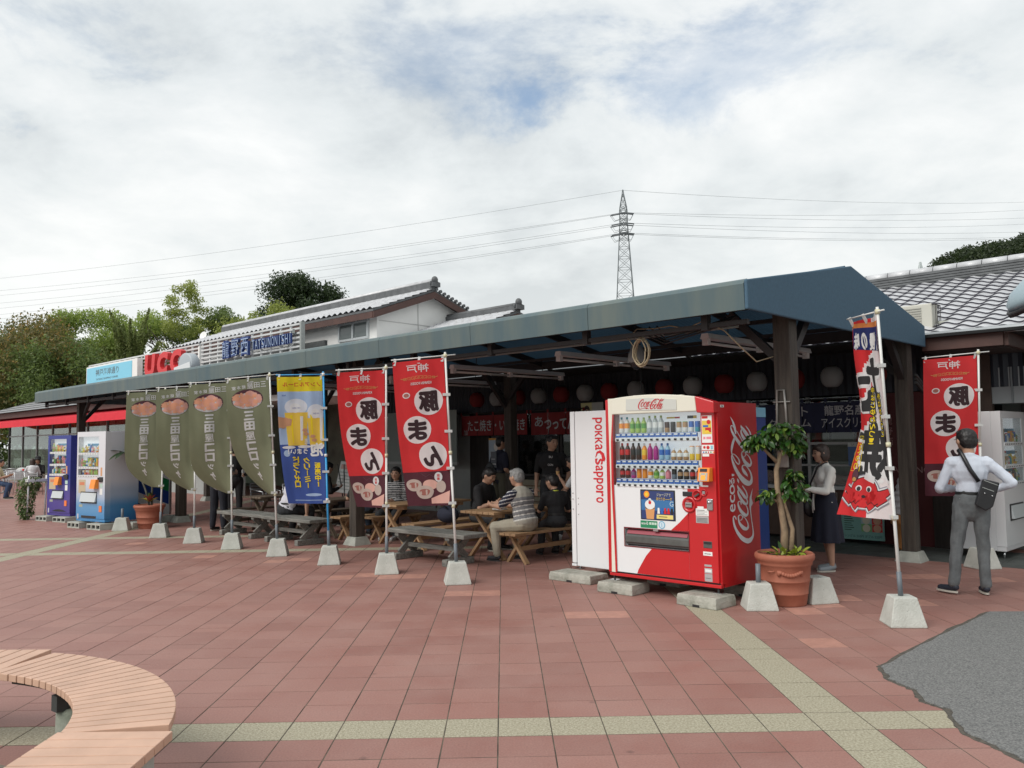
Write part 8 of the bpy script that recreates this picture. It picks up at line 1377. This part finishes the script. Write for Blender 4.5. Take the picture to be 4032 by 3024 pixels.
# 13 menu reader, 14 dark back, 15 phone raiser, 16 eater
BLU = cloth_m('slate_blue_top', (.05, .06, .085)); p13 = person('person in slate blue top reading the menu stand between two olive flags', W(-11.55, 2.55), RB + R(-75), h=1.66, hip=(0, 0, .53), lean=.15, hands=((-.12, .42, .9), (.12, .42, .85)), feet=((-.12, .4, 0), (.12, .4, 0)), knee=(V3((0, 1, .5)), V3((0, 1, .5))), head=(-.1, .15), top=BLU, sleeve='long', bottom=DG, hair='bob')
p14 = person('person in black seated with back turned, behind the fourth olive flag', W(-10.55, 2.35), RB + R(-10), h=1.66, hip=(0, 0, .52), lean=.2, hands=((-.2, .3, .75), (.2, .3, .75)), feet=((-.15, .35, 0), (.15, .35, 0)), knee=(V3((0, 1, .5)), V3((0, 1, .5))), head=(.1, .3), top=BK_, sleeve='long', bottom=BK_, hair='short', face=False)
GT = cloth_m('grey_top', (.10, .10, .11)); p15 = person('person in grey top raising a phone left of the blue beer flag', W(-10.3, 3.7), RB + R(150), h=1.64, hands=((-.02, .30, 1.34), (.10, .30, 1.36)), elbow=(V3((-.8, -.2, -1)), V3((.8, -.2, -1))), top=GT, sleeve='long', bottom=DG, hair='bob', head=(0, .1)); t, d = p15
ph = thing('phone', 'dark phone held up by the person in the grey top', 'phone', t.matrix_basis @ V3((.04, .36, 1.42)), t.rotation_euler.z); obj('slab', MB().box(-.04, .04, -.005, .005, -.075, .075, M_EYE), ph, bev=.004)
p16 = person('person in dark clothes eating, hand raised, right of the blue beer flag', W(-8.22, 1.75), RB + R(65), h=1.62, hip=(0, 0, .50), lean=.1, hands=((-.2, .30, .72), (.06, .26, .98)), feet=((-.12, .34, 0), (.12, .34, 0)), knee=(V3((0, 1, .5)), V3((0, 1, .5))), head=(-.3, .2), top=BK_, sleeve='short', bottom=cloth_m('blue_jeans', (.04, .06, .09)), hair='bob')
ty = thing('food_tray', 'small pale tray of food at the table right of the blue beer flag', 'tray', W(-8.72, 1.85, .665), RB); obj('tray', MB().box(-.14, .14, -.1, .1, 0, .015, mat('tray_tan', (.45, .36, .24), .6)), ty, bev=.004); obj('food', MB().ball((0, 0, .03), (.08, .06, .03), pcol(TN), 10).ball((.06, .03, .03), (.04, .04, .03), pcol(OR), 8), ty)
# 17-19 far left group at the cafe
p17 = person('woman with long dark hair in white blouse at a cafe table', (at(80, 31.2), 31.2, 0), R(25), h=1.60, hip=(0, 0, .52), lean=.25, hands=((-.15, .35, .78), (.12, .35, .78)), feet=((-.12, .35, 0), (.12, .35, 0)), knee=(V3((0, 1, .5)), V3((0, 1, .5))), head=(.3, .1), top=cloth_m('white_blouse', (.55, .55, .56)), sleeve='long', bottom=DG, hair='long', hm=M_HAIRBR, female=True)
p18 = person('person in black hat and jacket facing the woman in the white blouse', (at(94, 32.2), 32.2, 0), R(190), h=1.62, hip=(0, 0, .52), lean=.15, hands=((-.12, .35, .78), (.1, .2, 1.1)), feet=((-.12, .35, 0), (.12, .35, 0)), knee=(V3((0, 1, .5)), V3((0, 1, .5))), head=(0, .1), top=BK_, sleeve='long', bottom=DG, hair='bob'); t, d = p18; obj('hat', MB().lathe([(.17, 0), (.175, .01), (.10, .03), (.105, .10), (.06, .13), (0, .135)], BK_, 20), t, tuple(d['hc'] + V3((0, -.01, .045))))
p19 = person('person in pale yellow top cut off by the left edge, sitting on a chair', (at(2, 27.0), 27.0, 0), R(-75), h=1.68, hip=(0, 0, .52), lean=.2, hands=((-.12, .4, .75), (.12, .4, .75)), feet=((-.12, .35, 0), (.12, .35, 0)), knee=(V3((0, 1, .5)), V3((0, 1, .5))), top=cloth_m('pale_yellow', (.62, .60, .38)), bottom=cloth_m('denim', (.04, .07, .14)), hair='short')
